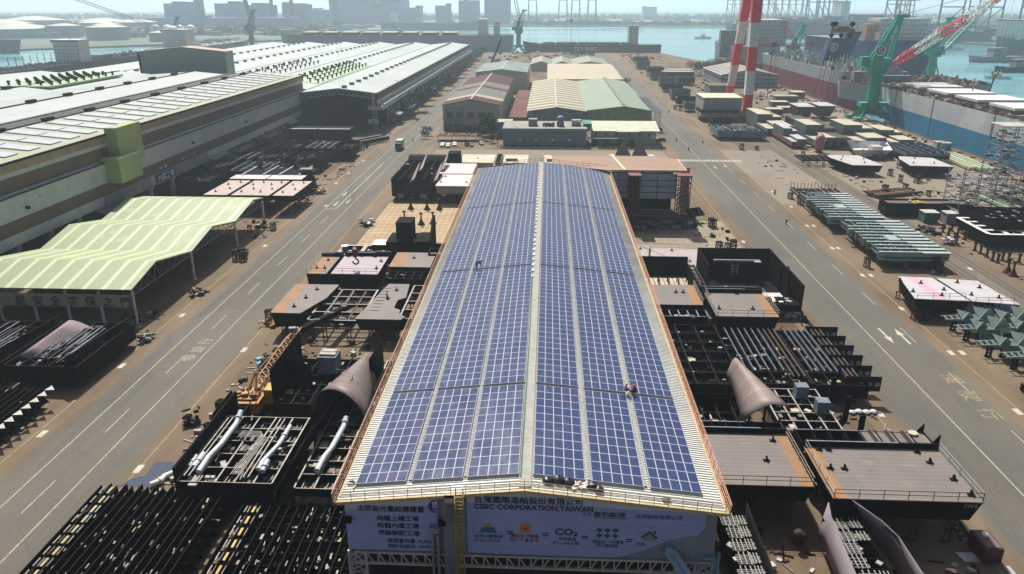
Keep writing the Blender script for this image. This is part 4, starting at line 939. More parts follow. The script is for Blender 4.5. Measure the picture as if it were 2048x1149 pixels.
def open_block(lab, x0, y0, x1, y1, z0, z1, nx=4, ny=5, seed=0, tops=None, acc=None, npipe=0, walls='', floor=None, fit=20, name='open_hull_block', flr=True, tw=.14, pipem=None, legn=3, wallh=1.5, s=.9, body=None, depth=1.35):
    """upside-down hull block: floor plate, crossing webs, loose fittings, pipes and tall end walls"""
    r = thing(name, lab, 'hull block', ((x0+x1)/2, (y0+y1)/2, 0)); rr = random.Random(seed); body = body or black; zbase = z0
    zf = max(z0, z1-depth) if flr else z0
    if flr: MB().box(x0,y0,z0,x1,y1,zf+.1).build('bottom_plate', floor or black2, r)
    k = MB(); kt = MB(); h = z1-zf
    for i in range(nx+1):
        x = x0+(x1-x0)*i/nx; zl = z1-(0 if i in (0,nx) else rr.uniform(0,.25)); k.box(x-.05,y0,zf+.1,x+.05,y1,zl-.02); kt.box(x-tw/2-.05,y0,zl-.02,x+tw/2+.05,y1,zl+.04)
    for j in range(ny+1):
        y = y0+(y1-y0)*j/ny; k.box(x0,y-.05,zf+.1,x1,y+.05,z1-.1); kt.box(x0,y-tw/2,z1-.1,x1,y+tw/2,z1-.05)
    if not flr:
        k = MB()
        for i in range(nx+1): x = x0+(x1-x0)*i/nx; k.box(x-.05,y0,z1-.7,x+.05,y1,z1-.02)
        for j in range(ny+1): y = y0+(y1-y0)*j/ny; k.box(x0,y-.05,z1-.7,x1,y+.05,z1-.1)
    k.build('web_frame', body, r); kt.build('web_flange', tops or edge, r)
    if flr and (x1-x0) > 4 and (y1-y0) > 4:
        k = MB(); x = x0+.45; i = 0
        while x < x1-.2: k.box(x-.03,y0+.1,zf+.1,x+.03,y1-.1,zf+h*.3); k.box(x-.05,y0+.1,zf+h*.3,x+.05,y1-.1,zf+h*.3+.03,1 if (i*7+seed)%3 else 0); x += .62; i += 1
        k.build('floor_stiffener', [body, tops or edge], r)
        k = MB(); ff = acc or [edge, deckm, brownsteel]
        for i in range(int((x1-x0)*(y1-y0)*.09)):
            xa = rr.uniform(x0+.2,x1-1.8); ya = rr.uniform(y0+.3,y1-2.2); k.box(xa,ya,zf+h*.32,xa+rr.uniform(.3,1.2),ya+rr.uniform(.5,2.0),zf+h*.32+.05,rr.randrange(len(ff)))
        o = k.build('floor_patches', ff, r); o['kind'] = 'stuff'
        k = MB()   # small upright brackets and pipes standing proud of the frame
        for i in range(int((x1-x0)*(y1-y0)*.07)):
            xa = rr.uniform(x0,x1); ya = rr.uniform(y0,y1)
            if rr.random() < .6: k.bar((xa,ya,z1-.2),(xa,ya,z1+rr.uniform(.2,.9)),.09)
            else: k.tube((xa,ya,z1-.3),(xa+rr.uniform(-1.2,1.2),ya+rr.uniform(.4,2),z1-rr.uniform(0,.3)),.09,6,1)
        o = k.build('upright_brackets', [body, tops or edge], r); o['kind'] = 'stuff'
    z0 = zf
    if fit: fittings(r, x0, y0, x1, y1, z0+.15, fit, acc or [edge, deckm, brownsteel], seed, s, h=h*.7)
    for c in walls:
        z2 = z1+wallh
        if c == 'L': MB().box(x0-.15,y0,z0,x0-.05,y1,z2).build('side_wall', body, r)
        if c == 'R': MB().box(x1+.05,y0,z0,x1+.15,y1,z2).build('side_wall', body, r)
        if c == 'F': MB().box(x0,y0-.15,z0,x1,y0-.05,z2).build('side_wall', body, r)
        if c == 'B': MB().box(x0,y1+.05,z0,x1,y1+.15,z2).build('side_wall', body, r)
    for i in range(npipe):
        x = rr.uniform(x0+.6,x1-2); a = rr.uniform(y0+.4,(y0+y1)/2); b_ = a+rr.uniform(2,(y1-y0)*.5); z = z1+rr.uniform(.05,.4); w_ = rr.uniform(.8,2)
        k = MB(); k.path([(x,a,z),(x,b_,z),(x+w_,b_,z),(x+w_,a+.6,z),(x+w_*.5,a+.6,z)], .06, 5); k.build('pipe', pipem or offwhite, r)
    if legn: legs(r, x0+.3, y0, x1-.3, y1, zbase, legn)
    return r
def shell_part(root, secs, m_, name='curved_shell_plate', th=.06):
    """thin curved plate lofted through sections (lists of points)"""
    k = MB(); n = len(secs[0]); 
    for s_ in secs: k.v += [tuple(p) for p in s_]
    for i in range(len(secs)-1):
        for j in range(n-1): a = i*n+j; k.f.append((a,a+1,a+n+1,a+n)); k.m.append(0)
    o = k.build(name, m_, root, True)
    md = o.modifiers.new('thickness', 'SOLIDIFY'); md.thickness = th
    return o
chalky2 = M('bare_yellowish_metal', (.45,.38,.2), .6)
def ribbed_panel(lab, x0, y0, x1, y1, z, rib=1.0, hh=1.1, cross=1.9, seed=0, saw=None, acc=None, diag=None):
    """flat panel of close longitudinal ribs over lower cross webs"""
    r = thing('ribbed_hull_panel', lab, 'hull panel', ((x0+x1)/2,(y0+y1)/2,0)); rr = random.Random(seed)
    k = MB(); x = x0; i = 0
    while x <= x1: k.box(x-.035,y0+(.0 if i % 2 else -.3),z,x+.035,y1+(.5 if i % 2 else 0),z+hh); k.box(x-.06,y0,z+hh,x+.05,y1,z+hh+.04,1); x += rib; i += 1
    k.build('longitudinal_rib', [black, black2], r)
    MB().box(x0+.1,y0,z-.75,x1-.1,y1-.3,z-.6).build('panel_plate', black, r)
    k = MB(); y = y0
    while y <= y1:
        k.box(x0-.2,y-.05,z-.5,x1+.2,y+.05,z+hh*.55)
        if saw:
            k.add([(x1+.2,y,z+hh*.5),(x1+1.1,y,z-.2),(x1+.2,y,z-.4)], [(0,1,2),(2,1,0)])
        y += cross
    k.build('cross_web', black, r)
    fittings(r, x0, y0, x1, y1, z-.6, int((x1-x0)*(y1-y0)*.22), acc or [deckm, edge, brownsteel, black2], seed+1, .8, h=.5)
    kk = MB(); y = y0+.9
    while y < y1:
        for dx in (.5,1.0,1.55,2.1): kk.obox(x0+dx+rr.uniform(-.1,.1), y, z+hh-.1, .13 if dx != 1.55 else .3, 1.3, .1, 0, 1 if dx == 1.55 else 0)
        y += cross
    kb = MB()
    for i in range(int((x1-x0)*(y1-y0)*.30)):
        xa = x0+(rr.randrange(int((x1-x0)/rib))+.5)*rib+rr.uniform(-.2,.2); kb.obox(xa, rr.uniform(y0,y1), z+rr.uniform(hh*.35,hh), rr.uniform(.06,.22), rr.uniform(.25,.9), .08, rr.choice((0,0,.15)), rr.randrange(4))
    o = kb.build('bare_metal_bits', [edge, grey, chalky2, brownsteel], r); o['kind'] = 'stuff'
    o = kk.build('bare_rib_edge', [edge, yellow if not saw else M('pale_yellow_chalk', (.5,.45,.25), .7)], r); o['kind'] = 'stuff'
    legs(r, x0+1, y0, x1-1, y1, z-.5, 3)
    return r
chalky = M('pale_yellow_primer', (.5,.42,.2), .7, 0, (.36,.3,.2), 1)
# ---- left of the hall, front to back
ribbed_panel('wide black ribbed hull panel at the lower left beside the blue puddle', -55.5, 44, -38.6, 77.2, 1.9, 1.0, 1.1, 1.85, 1, True, [black2, black2, edge, deckm, black2])
ribbed_panel('black ribbed hull panel with yellow edge pieces right next to the workshop front', -36.5, 44, -20.8, 75.5, 1.6, 1.15, .8, 2.1, 2, None, [deckm, chalky, edge, black2])
MB().obox(0,0,0,.1,.1,.1) if False else None
r = open_block('open black hull block with three white bent pipes beside the road', -45.2, 76.4, -33.2, 92, 1.2, 4.6, 5, 5, 3, edge, [edge, chalky, brownsteel, deckm], 0, '', M('pale_olive_floor_paint', (.33,.30,.2), .8, 0, (.16,.14,.1), .8), 46, s=1.2, tw=.1)
MB().box(-45.5,76.4,1.2,-45.2,96,6.4).build('side_wall', black, r)
MB().box(-45.5,76.2,1.0,-33.2,76.4,3.3).build('side_wall', black, r)
pw = M('pale_blue_white_pipe', (.62,.69,.74), .35, 0, (.55,.62,.68), 1, spec=.5)
def bigpipe(root, pts, rr_=.38, name='large_pipe'):
    k = MB(); k.path(pts, rr_, 12)
    for p in pts[1:-1]: k.sphere(p, rr_*1.02, 10, 8)
    a, b_ = Vector(pts[0]), Vector(pts[1]); mid = a.lerp(b_, .55); d = (b_-a).normalized()*.12
    k.tube(mid-d, mid+d, rr_*1.35, 12)
    return k.build(name, pw, root, False)
bigpipe(r, [(-42.6,91,6.0),(-42.5,89,5.3),(-42.5,83.5,5.3),(-43.1,81,5.0),(-43.1,78,4.8)])
bigpipe(r, [(-44.2,82,4.8),(-44.2,79,4.8)], .36); bigpipe(r, [(-45,81.5,4.8),(-45,79.3,4.6)], .33)
bigpipe(r, [(-34.6,88,5.6),(-34.8,84,5.3),(-35.6,80,5.2),(-35.6,78.6,5.0)], .33); bigpipe(r, [(-34.9,80,5.4),(-35.0,78.2,5.0)], .38)
k = MB()
for i in range(5): k.path([(-41.3+i*.0,87.5-i*.35,4.95),(-38.6+i*.16,87.5-i*.35,4.95),(-38.2+i*.22,86.8-i*.2,4.95),(-38.8+i*.3,77.5,4.95)], .06, 6)
k.build('pipe_bundle', offwhite, r)
k = MB()
for x in (-44.5,-43.9,-37,-36.4): k.bar((x,77,4.9),(x,91,4.9),.16)
k.build('deck_rail', edge, r)
bp_ = thing('bent_pipe', 'white S bent pipe lying on the ground by the puddle', 'pipe', (-50,82.5,0)); k = MB()
k.path([(-49.2,85.4,.45),(-49.8,83.9,.45),(-50.6,83.0,.45),(-50.7,81.9,.45),(-51.6,81.0,.45)], .38, 12)
for p in ((-49.8,83.9,.45),(-50.6,83.0,.45),(-50.7,81.9,.45)): k.sphere(p,.39,10,8)
k.build('pipe_run', white, bp_); k = MB(); k.tube((-50.6,82.2,.45),(-50.75,81.8,.45),.5,12); k.build('flange', white, bp_)
# tall black slab between the two pipe blocks
r = thing('curved_black_slab', 'huge black leaning hull plate between the two pipe blocks', 'hull plate', (-31.5,85,0))
shell_part(r, [[(-33.0,76,1.5),(-32.6,76,3.6),(-31.6,76,5.4)],[(-33.2,84,1.5),(-32.4,84,4.6),(-31.0,84,6.4)],[(-32.6,92,1.5),(-31.2,92,5.0),(-29.6,92,7.4)],[(-31.5,98,2),(-29.8,98,5.4),(-28.2,98,8)]], black, 'shell_plate')
k = MB()
for y in (78,82,86,90,94): k.bar((-31.2,y,1.2),(-30.4,y,5.8),.3)
k.bar((-31.1,77,1.3),(-29.6,97,1.3),.3); k.build('frame', black, r)
r = open_block('open hull block with one white pipe and tan floor strips against the workshop', -30.4, 76.2, -20.9, 97, 1.2, 4.2, 4, 7, 5, edge, [chalky, brownsteel, edge, deckm], 0, '', M('tan_floor_paint', (.34,.26,.16), .8, 0, (.08,.07,.06), .6), 50, s=1.3, tw=.1)
bigpipe(r, [(-27.6,91,5.4),(-27.6,89.5,4.9),(-27.8,84,4.9),(-28.3,82,4.7),(-28.4,79.2,4.6)])
k = MB(); k.sphere((-21.6,80.8,5.0),.45,10,8,.8); k.build('white_bucket', white, r)
# cone shaped bow shell and its block
r = open_block('black hull block with tall walls left of the cone shaped shell', -40.5, 97, -29.5, 112, 1.2, 4, 4, 5, 6, black2, [black2, edge, chalky, bluegrey], 0, '', None, 26)
MB().box(-40.7,98,1.2,-40.5,112,9.0).build('side_wall', black, r)
k = MB(); k.add([(-40.6,104,1.2),(-36.5,104.2,1.2),(-36.5,104.2,6.8),(-40.6,104,8.2)], [(0,1,2,3),(3,2,1,0)]); k.build('side_wall', black, r)
MB().box(-36.2,106.5,4,-33.2,109.5,7.0).build('steel_box', bluegrey, r); MB().box(-36.0,107,7.0,-33.4,108,7.3).box(-36,108.2,7.0,-33.4,109.2,7.3).build('steel_box_lid', edge, r)
c = thing('cone_shell', 'large brown cone shaped bow shell lying beside the workshop', 'hull shell', (-30,102,0)); secs = []
for i in range(9):
    t = i/8; y = 93.5+t*15.5; cx = -29.4+t*.9; w_ = 4.9*(1-t*.70); hgt = 8.4-t*1.6; row = []
    for j in range(11):
        a = math.pi*(.06+.86*j/10); row.append((cx-w_*math.cos(a)*1.0, y+(2.2-1.8*t)*math.cos(a)-(0), 1.6+(hgt-1.6)*math.sin(a)**.8))
    secs.append(row)
shell_part(c, secs, M('brown_grey_shell_plate', (.27,.22,.215), .5, .1, (.21,.17,.165), .25, seams=(1,3.1,.08,(.33,.27,.26)), spec=.12, wear=((.22,.12,.07), (1,.4,.4), .6, .57)), 'curved_shell_plate', .12)
k = MB()
for i in range(7): t = i/7; k.bar((-31.4+t*3.4,100.6-t*2.2,8.42-.3*abs(t-.4)*3),(-31.2+t*3.4,100.2-t*2.2,8.4-.3*abs(t-.4)*3),.12,.1)
k.build('stitched_seam', brownsteel, c)
k = MB()
for y, hh in ((95,5),(99,5.5),(103,5),(107,4.5)): k.bar((-32.5,y,0),(-32.5,y,hh*.6),.3); k.bar((-27,y,0),(-27,y,hh*.6),.3); k.bar((-32.5,y,hh*.6),(-27,y,hh*.6),.35)
k.build('cradle', black, c)
shell_part(c, [[(-27.4,104,1.5),(-27.2,104,4.5),(-27.2,104,8)],[(-26.6,110,1.5),(-26.3,110,4.5),(-26.4,110,8.8)]], black, 'end_plate')
r = open_block('low cluttered frame with white pieces between the cone shell and the workshop', -26.3, 98, -20.9, 113, 1.0, 3.4, 3, 6, 8, edge, [white, edge, bluegrey, white], 2, '', None, 40)
open_block('small dark steel frame left of the open ground behind the cone shell', -47.2,92,-44.2,99,1,3.4,2,3,81,black2,None,0,'L',None,8)
# yellow crawler crane with its boom lying low
cr = thing('crawler_crane', 'orange yellow crawler crane with its lattice boom pointing away along the road', 'crane', (-44.5,101,0))
k = MB()
for x in (-46.6,-43.4): k.box(x-.5,98,.1,x+.5,104,1.1)
k.build('crawler_track', black, cr)
k = MB(); k.box(-47.0,98.2,1.5,-43.2,103.2,3.1); k.box(-46.8,97.6,1.6,-43.4,98.3,3.4); k.box(-46.4,98.4,3.1,-44.2,100,3.7); k.build('superstructure', oyellow, cr)
MB().box(-43.2,100.8,1.6,-41.8,103.2,4.0).build('cab', yellow, cr); MB().box(-43.1,101.0,2.9,-41.75,103.25,3.7).build('cab_window', glassm, cr)
k = MB(); rr = random.Random(4)
for i in range(12): k.obox(-45.4+rr.uniform(-1.4,1.4),100.6+rr.uniform(-1.6,2),3.6+rr.uniform(0,.5),rr.uniform(.3,1),rr.uniform(.3,.9),.4,rr.random(),i % 2)
k.build('winch', [brownsteel, oyellow], cr)
def boom(root, p, q, w_, h_, n, ms, name='lattice_boom', th=.12, taper=.4):
    p, q = Vector(p), Vector(q); d = (q-p); L = d.length; d.normalize(); a = d.cross(Vector((0,0,1))).normalized(); b_ = a.cross(d).normalized(); k = MB()
    def ring_(t):
        f = 1-(1-taper)*max(0,(t-.75)/.25) if t > .75 else (taper+(1-taper)*min(1,t/.12))
        c_ = p+d*L*t; return [c_+a*i*w_/2*f+b_*j*h_/2*f for i, j in ((-1,-1),(1,-1),(1,1),(-1,1))]
    for i in range(n):
        r0, r1 = ring_(i/n), ring_((i+1)/n); mi = int(i/n*len(ms)) if len(ms) > 1 else 0
        for j in range(4):
            k.bar(r0[j], r1[j], th, None, mi); k.bar(r0[j], r1[(j+1)%4], th*.6, None, mi); k.bar(r0[j], r0[(j+1)%4], th*.6, None, mi)
    return k.build(name, ms, root)
boom(cr, (-44.6,102,3.4),(-42.2,117,7.2),1.5,1.5,14,[oyellow],'lattice_boom',.16)
k = MB(); k.bar((-42.3,116.5,7.0),(-38.6,139,3.0),1.0,.9); k.build('boom_extension', black, cr)
k = MB()
for t in (.3,.55,.8): k.bar((-42.3+3.7*t-.55,116.5+22.5*t,7.55-4*t),(-42.3+3.7*t+.55,116.5+22.5*t,7.55-4*t),.2,.06)
k.build('boom_band', offwhite, cr)
MB().obox(-42.6,114.5,8.1,1.2,.8,.9,.15).build('boom_hoist', bluegrey, cr)
k = MB(); k.bar((-45.6,99,3),(-44.6,102,6.4),.25); k.bar((-43.8,99,3),(-44.4,102,6.4),.25); k.bar((-44.6,102,6.4),(-42.6,114,7.6),.07); k.build('gantry_frame', oyellow, cr)
t = thing('truck_crane', 'small yellow and white crane carrier behind the orange crawler crane', 'crane', (-40,105,0))
MB().box(-41.2,104,1.1,-38.4,110.5,2.1).build('chassis', black2, t); MB().box(-41,108.2,2.1,-39.2,110.4,4.0).build('cab', yellow, t); MB().box(-41.05,109,3,-39.1,110.45,3.7).build('cab_window', glassm, t)
k = MB(); k.box(-40.9,104.2,2.1,-38.6,107.8,2.9); k.build('deck_box', offwhite, t)
for x in (-41.2,-38.7):
    for y in (105,106.8,109.6): MB().tube((x-.15,y,.6),(x+.35,y,.6),.6,12).build('wheel', black, t)
# ---- second row left of the hall
r = deck_block('narrow tan deck block with orange edge by the left road behind the crane boom', -51.9, 129, -43.0, 144.5, 5.0, 3.2, deckm, 'L', 2.6, '', lugs=((.4,.2),(.5,.5),(.6,.8)), poly=[(-52,129),(-46.2,129),(-43.4,137),(-42.8,144.5),(-52,144.5)])
r = open_block('bare grid of tan steel beams over dark ground between two tan decks', -44.5, 128, -34.6, 144, 3.2, 4.2, 4, 4, 11, edge, None, 0, '', None, 0, flr=False, tw=.26, legn=2)
k = MB()
for y in (129,133): k.bar((-44.5,y,2.0),(-34,y,2.0),.25)
k.build('lower_beam', brownsteel, r)
r = deck_block('tan deck block with angled cut out openings beside the workshop', -34.4, 126.8, -26.0, 145.5, 5.0, 2.6, deckm, None, 1, '', lugs=((.4,.55),(.5,.8)), poly=[(-35.2,126.8),(-26.6,126.8),(-26.0,128.2),(-27.4,129.6),(-27.6,131.5),(-29,132.5),(-29,136.5),(-27.6,138),(-28.2,145.5),(-32.6,145.5)])
k = MB()
for i in range(8): k.bar((-33.4,131+i*1.7,5.05),(-31.6,131+i*1.7,5.05),.1); 
for i in range(5): k.bar((-31.3,137+i*.2,5.0),(-31.3,137+i*.2,6.2+i*.1),.08)
k.build('deck_stiffener', edge, r)
r = open_block('grid of pale beams over dark pits touching the workshop eave', -27.2, 128.5, -20.9, 146, 3.6, 4.6, 3, 4, 12, edge, None, 0, '', None, 0, flr=False, tw=.22, legn=2)
deck_block('tan and orange deck block with black bulwark left of the pinkish hook deck', -51.8, 151.0, -47.4, 162.8, 5, 3.4, deckm, 'L', 3.4, 'FL', 3.2, ((.3,.3),(.55,.75),(.7,.3)), 13)
hookblk = deck_block('pinkish deck block under the hanging crane hook', -46.5, 151.2, -36.2, 163.5, 5, 3.4, M('pink_lilac_deck_paint', (.40,.34,.37), .5, 0, (.35,.30,.33), .2, seams=(1,.85,.05,(.46,.4,.43))), None, 1, 'F', 3.4, ((.1,.95),(.4,.97),(.7,.95),(.9,.7),(.9,.3)), 14)
deck_block('tan deck block with orange left strip touching the workshop behind the hook', -34.8, 156.3, -25.5, 166.6, 5, 3.0, deckm, 'L', 3.2, '', 0, ((.5,.6),), 15)
open_block('narrow black frame in front of the orange striped deck next to the workshop', -34.4, 151.2, -25.2, 155.6, 2.5, 4.2, 5, 2, 16, black2, None, 0, '', None, 4)
hk = thing('crane_hook', 'dark red crane hook block hanging on thin ropes above the pinkish deck', 'crane hook', (-40.3, 8.7.__class__ is float and 0 or 0,0,0)) if False else thing('crane_hook', 'dark red crane hook block hanging on thin ropes above the pinkish deck', 'crane hook', (-41.5,154,8))
k = MB(); k.tube((-41.9,154,9.1),(-41.1,154,9.1),.95,14); k.box(-41.95,153.6,8.0,-41.05,154.4,9.1); k.build('sheave_block', M('dark_red_hook_paint', (.12,.02,.02), .5), hk)
k = MB(); pts = [(-41.5+.62*math.sin(R(a)), 154, 6.9+.62*math.cos(R(a))) for a in range(0,300,25)]; k.path([(-41.5,154,8.1)]+pts, .17, 7); k.build('hook', black, hk)
k = MB()
for dx in (-.7,-.3,.3,.7): k.bar((-41.5+dx,154,9.3),(-41.5+dx*.5,154,78),.015)
k.build('hoist_rope', black, hk)
# ---- row with the tall black tower block, ship's white pipes
r = thing('tall_hull_block', 'tall black hull block with pointed fin standing at the edge of the gridded floor', 'hull block', (-33,176,0))
k = MB(); k.box(-38.2,170,0,-31,178,6.4); k.box(-36.2,173,6.4,-32.4,178.5,10.4); k.build('body', black, r)
k = MB(); k.add([(-27.8,168,0),(-27.8,179,0),(-27.8,179,10.8),(-27.8,176.8,10.8),(-27.8,170,7),(-27.4,168,0),(-27.4,179,0),(-27.4,179,10.8),(-27.4,176.8,10.8),(-27.4,170,7)], [(0,1,2,3,4),(9,8,7,6,5),(2,7,8,3),(3,8,9,4),(4,9,5,0)]); k.box(-31,170,0,-27.8,178,6.6); k.build('fin', black, r)
k = MB(); k.box(-41.8,170.5,5.2,-38.2,175,5.5,1); k.box(-41.8,170.4,4.2,-38.2,170.6,5.5,0)
for x in (-41.4,-38.6): k.bar((x,170.7,0),(x,170.7,5),.3)
k.build('side_platform', [black, white], r); railing(r, [(-41.8,175),(-38.4,175)], 5.5, edge)
r = open_block('open box girder pair with tan tops and dark pits by the left road', -50.3, 163.5, -39.5, 178, 1.0, 3.0, 2, 2, 21, edge, [edge, white, rust], 0, '', None, 14, tw=.9)
for x, y, l in ((-49.6,175,'upright white ribbed drum at the road end of the girder pair'),(-50.8,170,'slim upright grey drum beside the road'),(-47.8,163.5,'grey drum in front of the girder pair, left one'),(-46.6,166,'grey drum in front of the girder pair, right one')):
    d = thing('steel_drum', l, 'drum', (x,y,0)); k = MB(); k.tube((x,y,0),(x,y,3.6 if x>-50 else 2.6),.75 if x>-50 else .5,12); k.build('barrel', bluegrey, d); k = MB(); k.tube((x,y,3.6 if x>-50 else 2.6),(x,y,3.8 if x>-50 else 2.8),1.0 if x>-50 else .55,12); k.build('lid', white, d)
for i, (x, y, l) in enumerate(((-25.5,176,'upper left'),(-25.5,174.6,'lower left'),(-25.3,175.4,'middle left'),(-21.8,176.2,'upper right'),(-21.8,174.6,'lower right'))):
    k = MB(); k.tube((x-1.8,y,.55+.5*(i==2)),(x+1.8,y,.55+.5*(i==2)),.52,12); tag(k.build('white_pipe', white), 'short white pipe in the pile behind the black box, %s one' % l, 'pipe')
open_block('black open topped box beside the workshop in front of the white pipes', -27.2, 164.5, -21, 172.5, .5, 5.5, 2, 2, 23, black2, [white, edge], 0, '', black, 6)
# ---- row at the far end, left of the hall
deck_block('front one of two pale pink deck blocks beside the rear of the workshop', -35.0, 230.8, -24.0, 247.9, 6, 2.6, deckpink, None, 1, '', 0, ((.13,.8),(.1,.3),(.85,.3)), 31, shell=grey)
deck_block('rear one of two pale pink deck blocks beside the rear of the workshop', -36.5, 249.1, -25.0, 266.3, 6, 2.6, deckpink, None, 1, '', 0, ((.13,.8),(.12,.25)), 32, shell=grey)
pinkplate = M('pinkish_grey_shell_plate', (.36,.30,.30), .7, 0, (.3,.25,.25), .5, spec=.12)
for i, (x0, y0, lab) in enumerate(((-50,236,'front left black hull block with a curved pinkish side plate'),(-42.5,236,'front right black hull block with a curved pinkish side plate'),(-50,252,'rear left black hull block with a curved grey side plate'),(-42.5,252,'rear right black hull block with a curved pinkish side plate'))):
    r = open_block(lab, x0, y0, x0+5.6, y0+14, 1.2, 7.0, 2, 4, 40+i, black2, [black2, bluegrey, edge], 0, '', None, 8, wallh=1)
    secs = []
    for j in range(7):
        t = j/6; secs.append([(x0+5.2+2.3*a_**1.4, y0-.4+t*13, 4.2+a_*(2.0+3.2*t)+.8*math.sin(a_*2.5)) for a_ in (0,.25,.5,.75,1)])
    shell_part(r, secs, pinkplate if i != 2 else grey)
    k = MB(); k.tube((x0+2,y0-.6,1.4),(x0+4,y0-.6,1.4),.9,12); k.build('round_end', grey, r)
r = thing('long_hull_section', 'long black half round hull section behind the four curved blocks', 'hull block', (-43,273,0)); k = MB(); k.extr([(270,1),(276,1),(276,6.6),(274.5,7.6),(271.5,7.6),(270,6.4)], -50.5, -31.5, 'x'); k.build('shell_plate', black2, r); MB().box(-36,270.5,7.6,-31.8,276.5,8.8).build('end_box', black, r)
k = MB()
for i in range(12): k.bar((-50+i*1.6,269.9,1.2),(-50+i*1.6,269.9,6.4),.2)
k.build('stiffener', black, r)
for i, (x0, x1, mm, lab) in enumerate(((-33,-20,deckcream,'leftmost of the cream deck blocks in the row across the far end of the workshop'),(-16.5,-7.2,deckcream,'short cream deck block with a beam on it at the middle of the row'),(-1,10,deckcream,'cream deck block just left of the brown roofed shelter'),(12,23,deckcream,'cream deck block behind the brown roofed shelter'),(24.5,42,deckwhite,'pale deck block with two grey pyramids at the right of the row'))):
    r = deck_block(lab, x0, 278, x1, 294 if i < 4 else 297, 4.0, 2.2, mm, None, 1, '', 0, ((.5,.5),) if i < 1 else (), 50+i, shell=grey, webs=False)
    if i in (1, 2): MB().box(x0+1,281,4.1,x0+5.5,281.8,5.0).build('beam', bluegrey, r)
for x, w_ in ((-35.2,2.2),(-18.3,2.0)):
    r = open_block('narrow dark teal frame between cream decks, %s' % ('left end of the row' if x < -20 else 'second in the row'), x-w_/2, 278, x+w_/2, 294, 2, 4.4, 1, 6, 60, teal, [teal], 0, '', teal, 5)
for x, y, mm, l in ((29.5,294,brownsteel,'left pinkish pyramid shaped fin on the pale deck'),(36,294,brownsteel,'right pinkish pyramid shaped fin on the pale deck'),(45.5,290,black2,'small dark triangular fin left of the zebra crossing'),(50.5,290,black2,'small dark triangular fin next to the zebra crossing')):
    s_ = 3.4 if x < 40 else 2.0; zb_ = 4.02 if x < 40 else 0
    k = MB(); k.add([(x-s_,y-1.5,zb_),(x+s_,y-1.5,zb_),(x+s_*.7,y+1.5,zb_),(x-s_*.7,y+1.5,zb_),(x-.2,y,zb_+s_*1.7)], [(0,1,4),(1,2,4),(2,3,4),(3,0,4),(3,2,1,0)]); tag(k.build('steel_fin', mm), l, 'hull piece')
# pedestals on the gridded floor
pj = thing('pedestal_jack', 'x', 'support stand', (0,0,0)); k = MB(); k.tube((0,0,0),(0,0,.5),1.15,12,0,.9); k.tube((0,0,.5),(0,0,1.7),.75,12,0,.28); k.build('cone_base', rust, pj); k = MB(); k.tube((0,0,1.7),(0,0,3.2),.24,8,0,.2); k.tube((0,0,3.2),(0,0,3.5),.55,10); k.build('screw_post', black2, pj)
jl = [((-41.9, 224.5),'leftmost of the three dark pedestals in the front of the gridded floor'),((-36.8, 224.1),'middle one of the three dark pedestals in front on the gridded floor'),((-33.0, 224.3),'rightmost of three dark pedestals in front on the gridded floor'),((-41.1, 209.3),'dark pedestal just left of the tall black fin'),((-35.9, 207.4),'slim pedestal between the fin and the white pipes'),((-32.7, 208.6),'broad dark pedestal behind the white pipes'),((94.7, 170.6),'left one of two pedestals at the right edge of the yard'),((100.6, 170.5) if False else (109.6, 170.9),'right one of two pedestals at the right edge of the yard')]
for i, ((x, y), l) in enumerate(jl):
    if i == 6: x, y = 109.6, 173.0
    if i == 0: pj.location = (x, y, 0); pj['label'] = l
    else: copy_tree(pj, (x, y, 0), .3*i, l)
# trestle stands
ts = thing('support_trestle', 'rusty steel trestle standing on the yard', 'support stand', (0,0,0), 'rusty trestles about the yard')
k = MB()
for x in (-.7,.7):
    for y in (-.7,.7): k.bar((x,y,0),(x*.8,y*.8,2.6),.2)
for z in (.3,1.2,2.1):
    for a, b_ in (((-.7,-.7),(.7,-.7)),((.7,-.7),(.7,.7)),((.7,.7),(-.7,.7)),((-.7,.7),(-.7,-.7))): k.bar((*a,z),(*b_,z+.0),.13); k.bar((a[0],a[1],z-.2),(b_[0],b_[1],z+.6),.1)
k.build('lattice_frame', rust, ts); k = MB(); k.box(-.8,-.8,2.6,.8,.8,2.9); k.build('top_plate', black2, ts)
tl = [(-46.8, 117.7),(-47.9, 114.9),(-43.8, 115.9),(-41.8, 115.2),(-36.9, 116.8),(-30.9, 117.0),(-28.2, 113.4),(-31.6, 133.2),(-38.3, 134.1),(-49.6, 132.4),(-41.4, 135.2),(-55.0, 135.8),(44.9, 187.7),(47.2, 187.8),(48.6, 187.9),(79.6, 243.5),(80.5, 235.8),(77.8, 175.5),(127.0, 280.6),(126.1, 269.8),(131.4, 269.2),(133.2, 270.9),(144.4, 273.1),(138.9, 301.3),(135.3, 309.2),(132.9, 309.1),(126.6, 249.8),(122.1, 256.7),(112.6, 250.5),(84.6, 331.1),(90.9, 330.2),(84.2, 397.6),(86.2, 386.2),(76.1, 461.3),(78.6, 456.9),(85.5, 466.2),(-103.8, 320.0),(-101.0, 322.5),(-94.9, 320.4),(-89.8, 321.8),(-81.1, 321.0),(-80.3, 323.4),(-80.2, 333.2),(-75.2, 174.0),(-76.9, 173.9),(-82.5, 197.7),(-76.8, 200.4),(74.9, 143.1),(76.7, 142.7),(93.3, 174.4),(93.5, 172.6),(94.0, 181.9),(115.0, 321.1),(105.9, 315.2),(47.8, 208.7),(47.1, 208.7)]
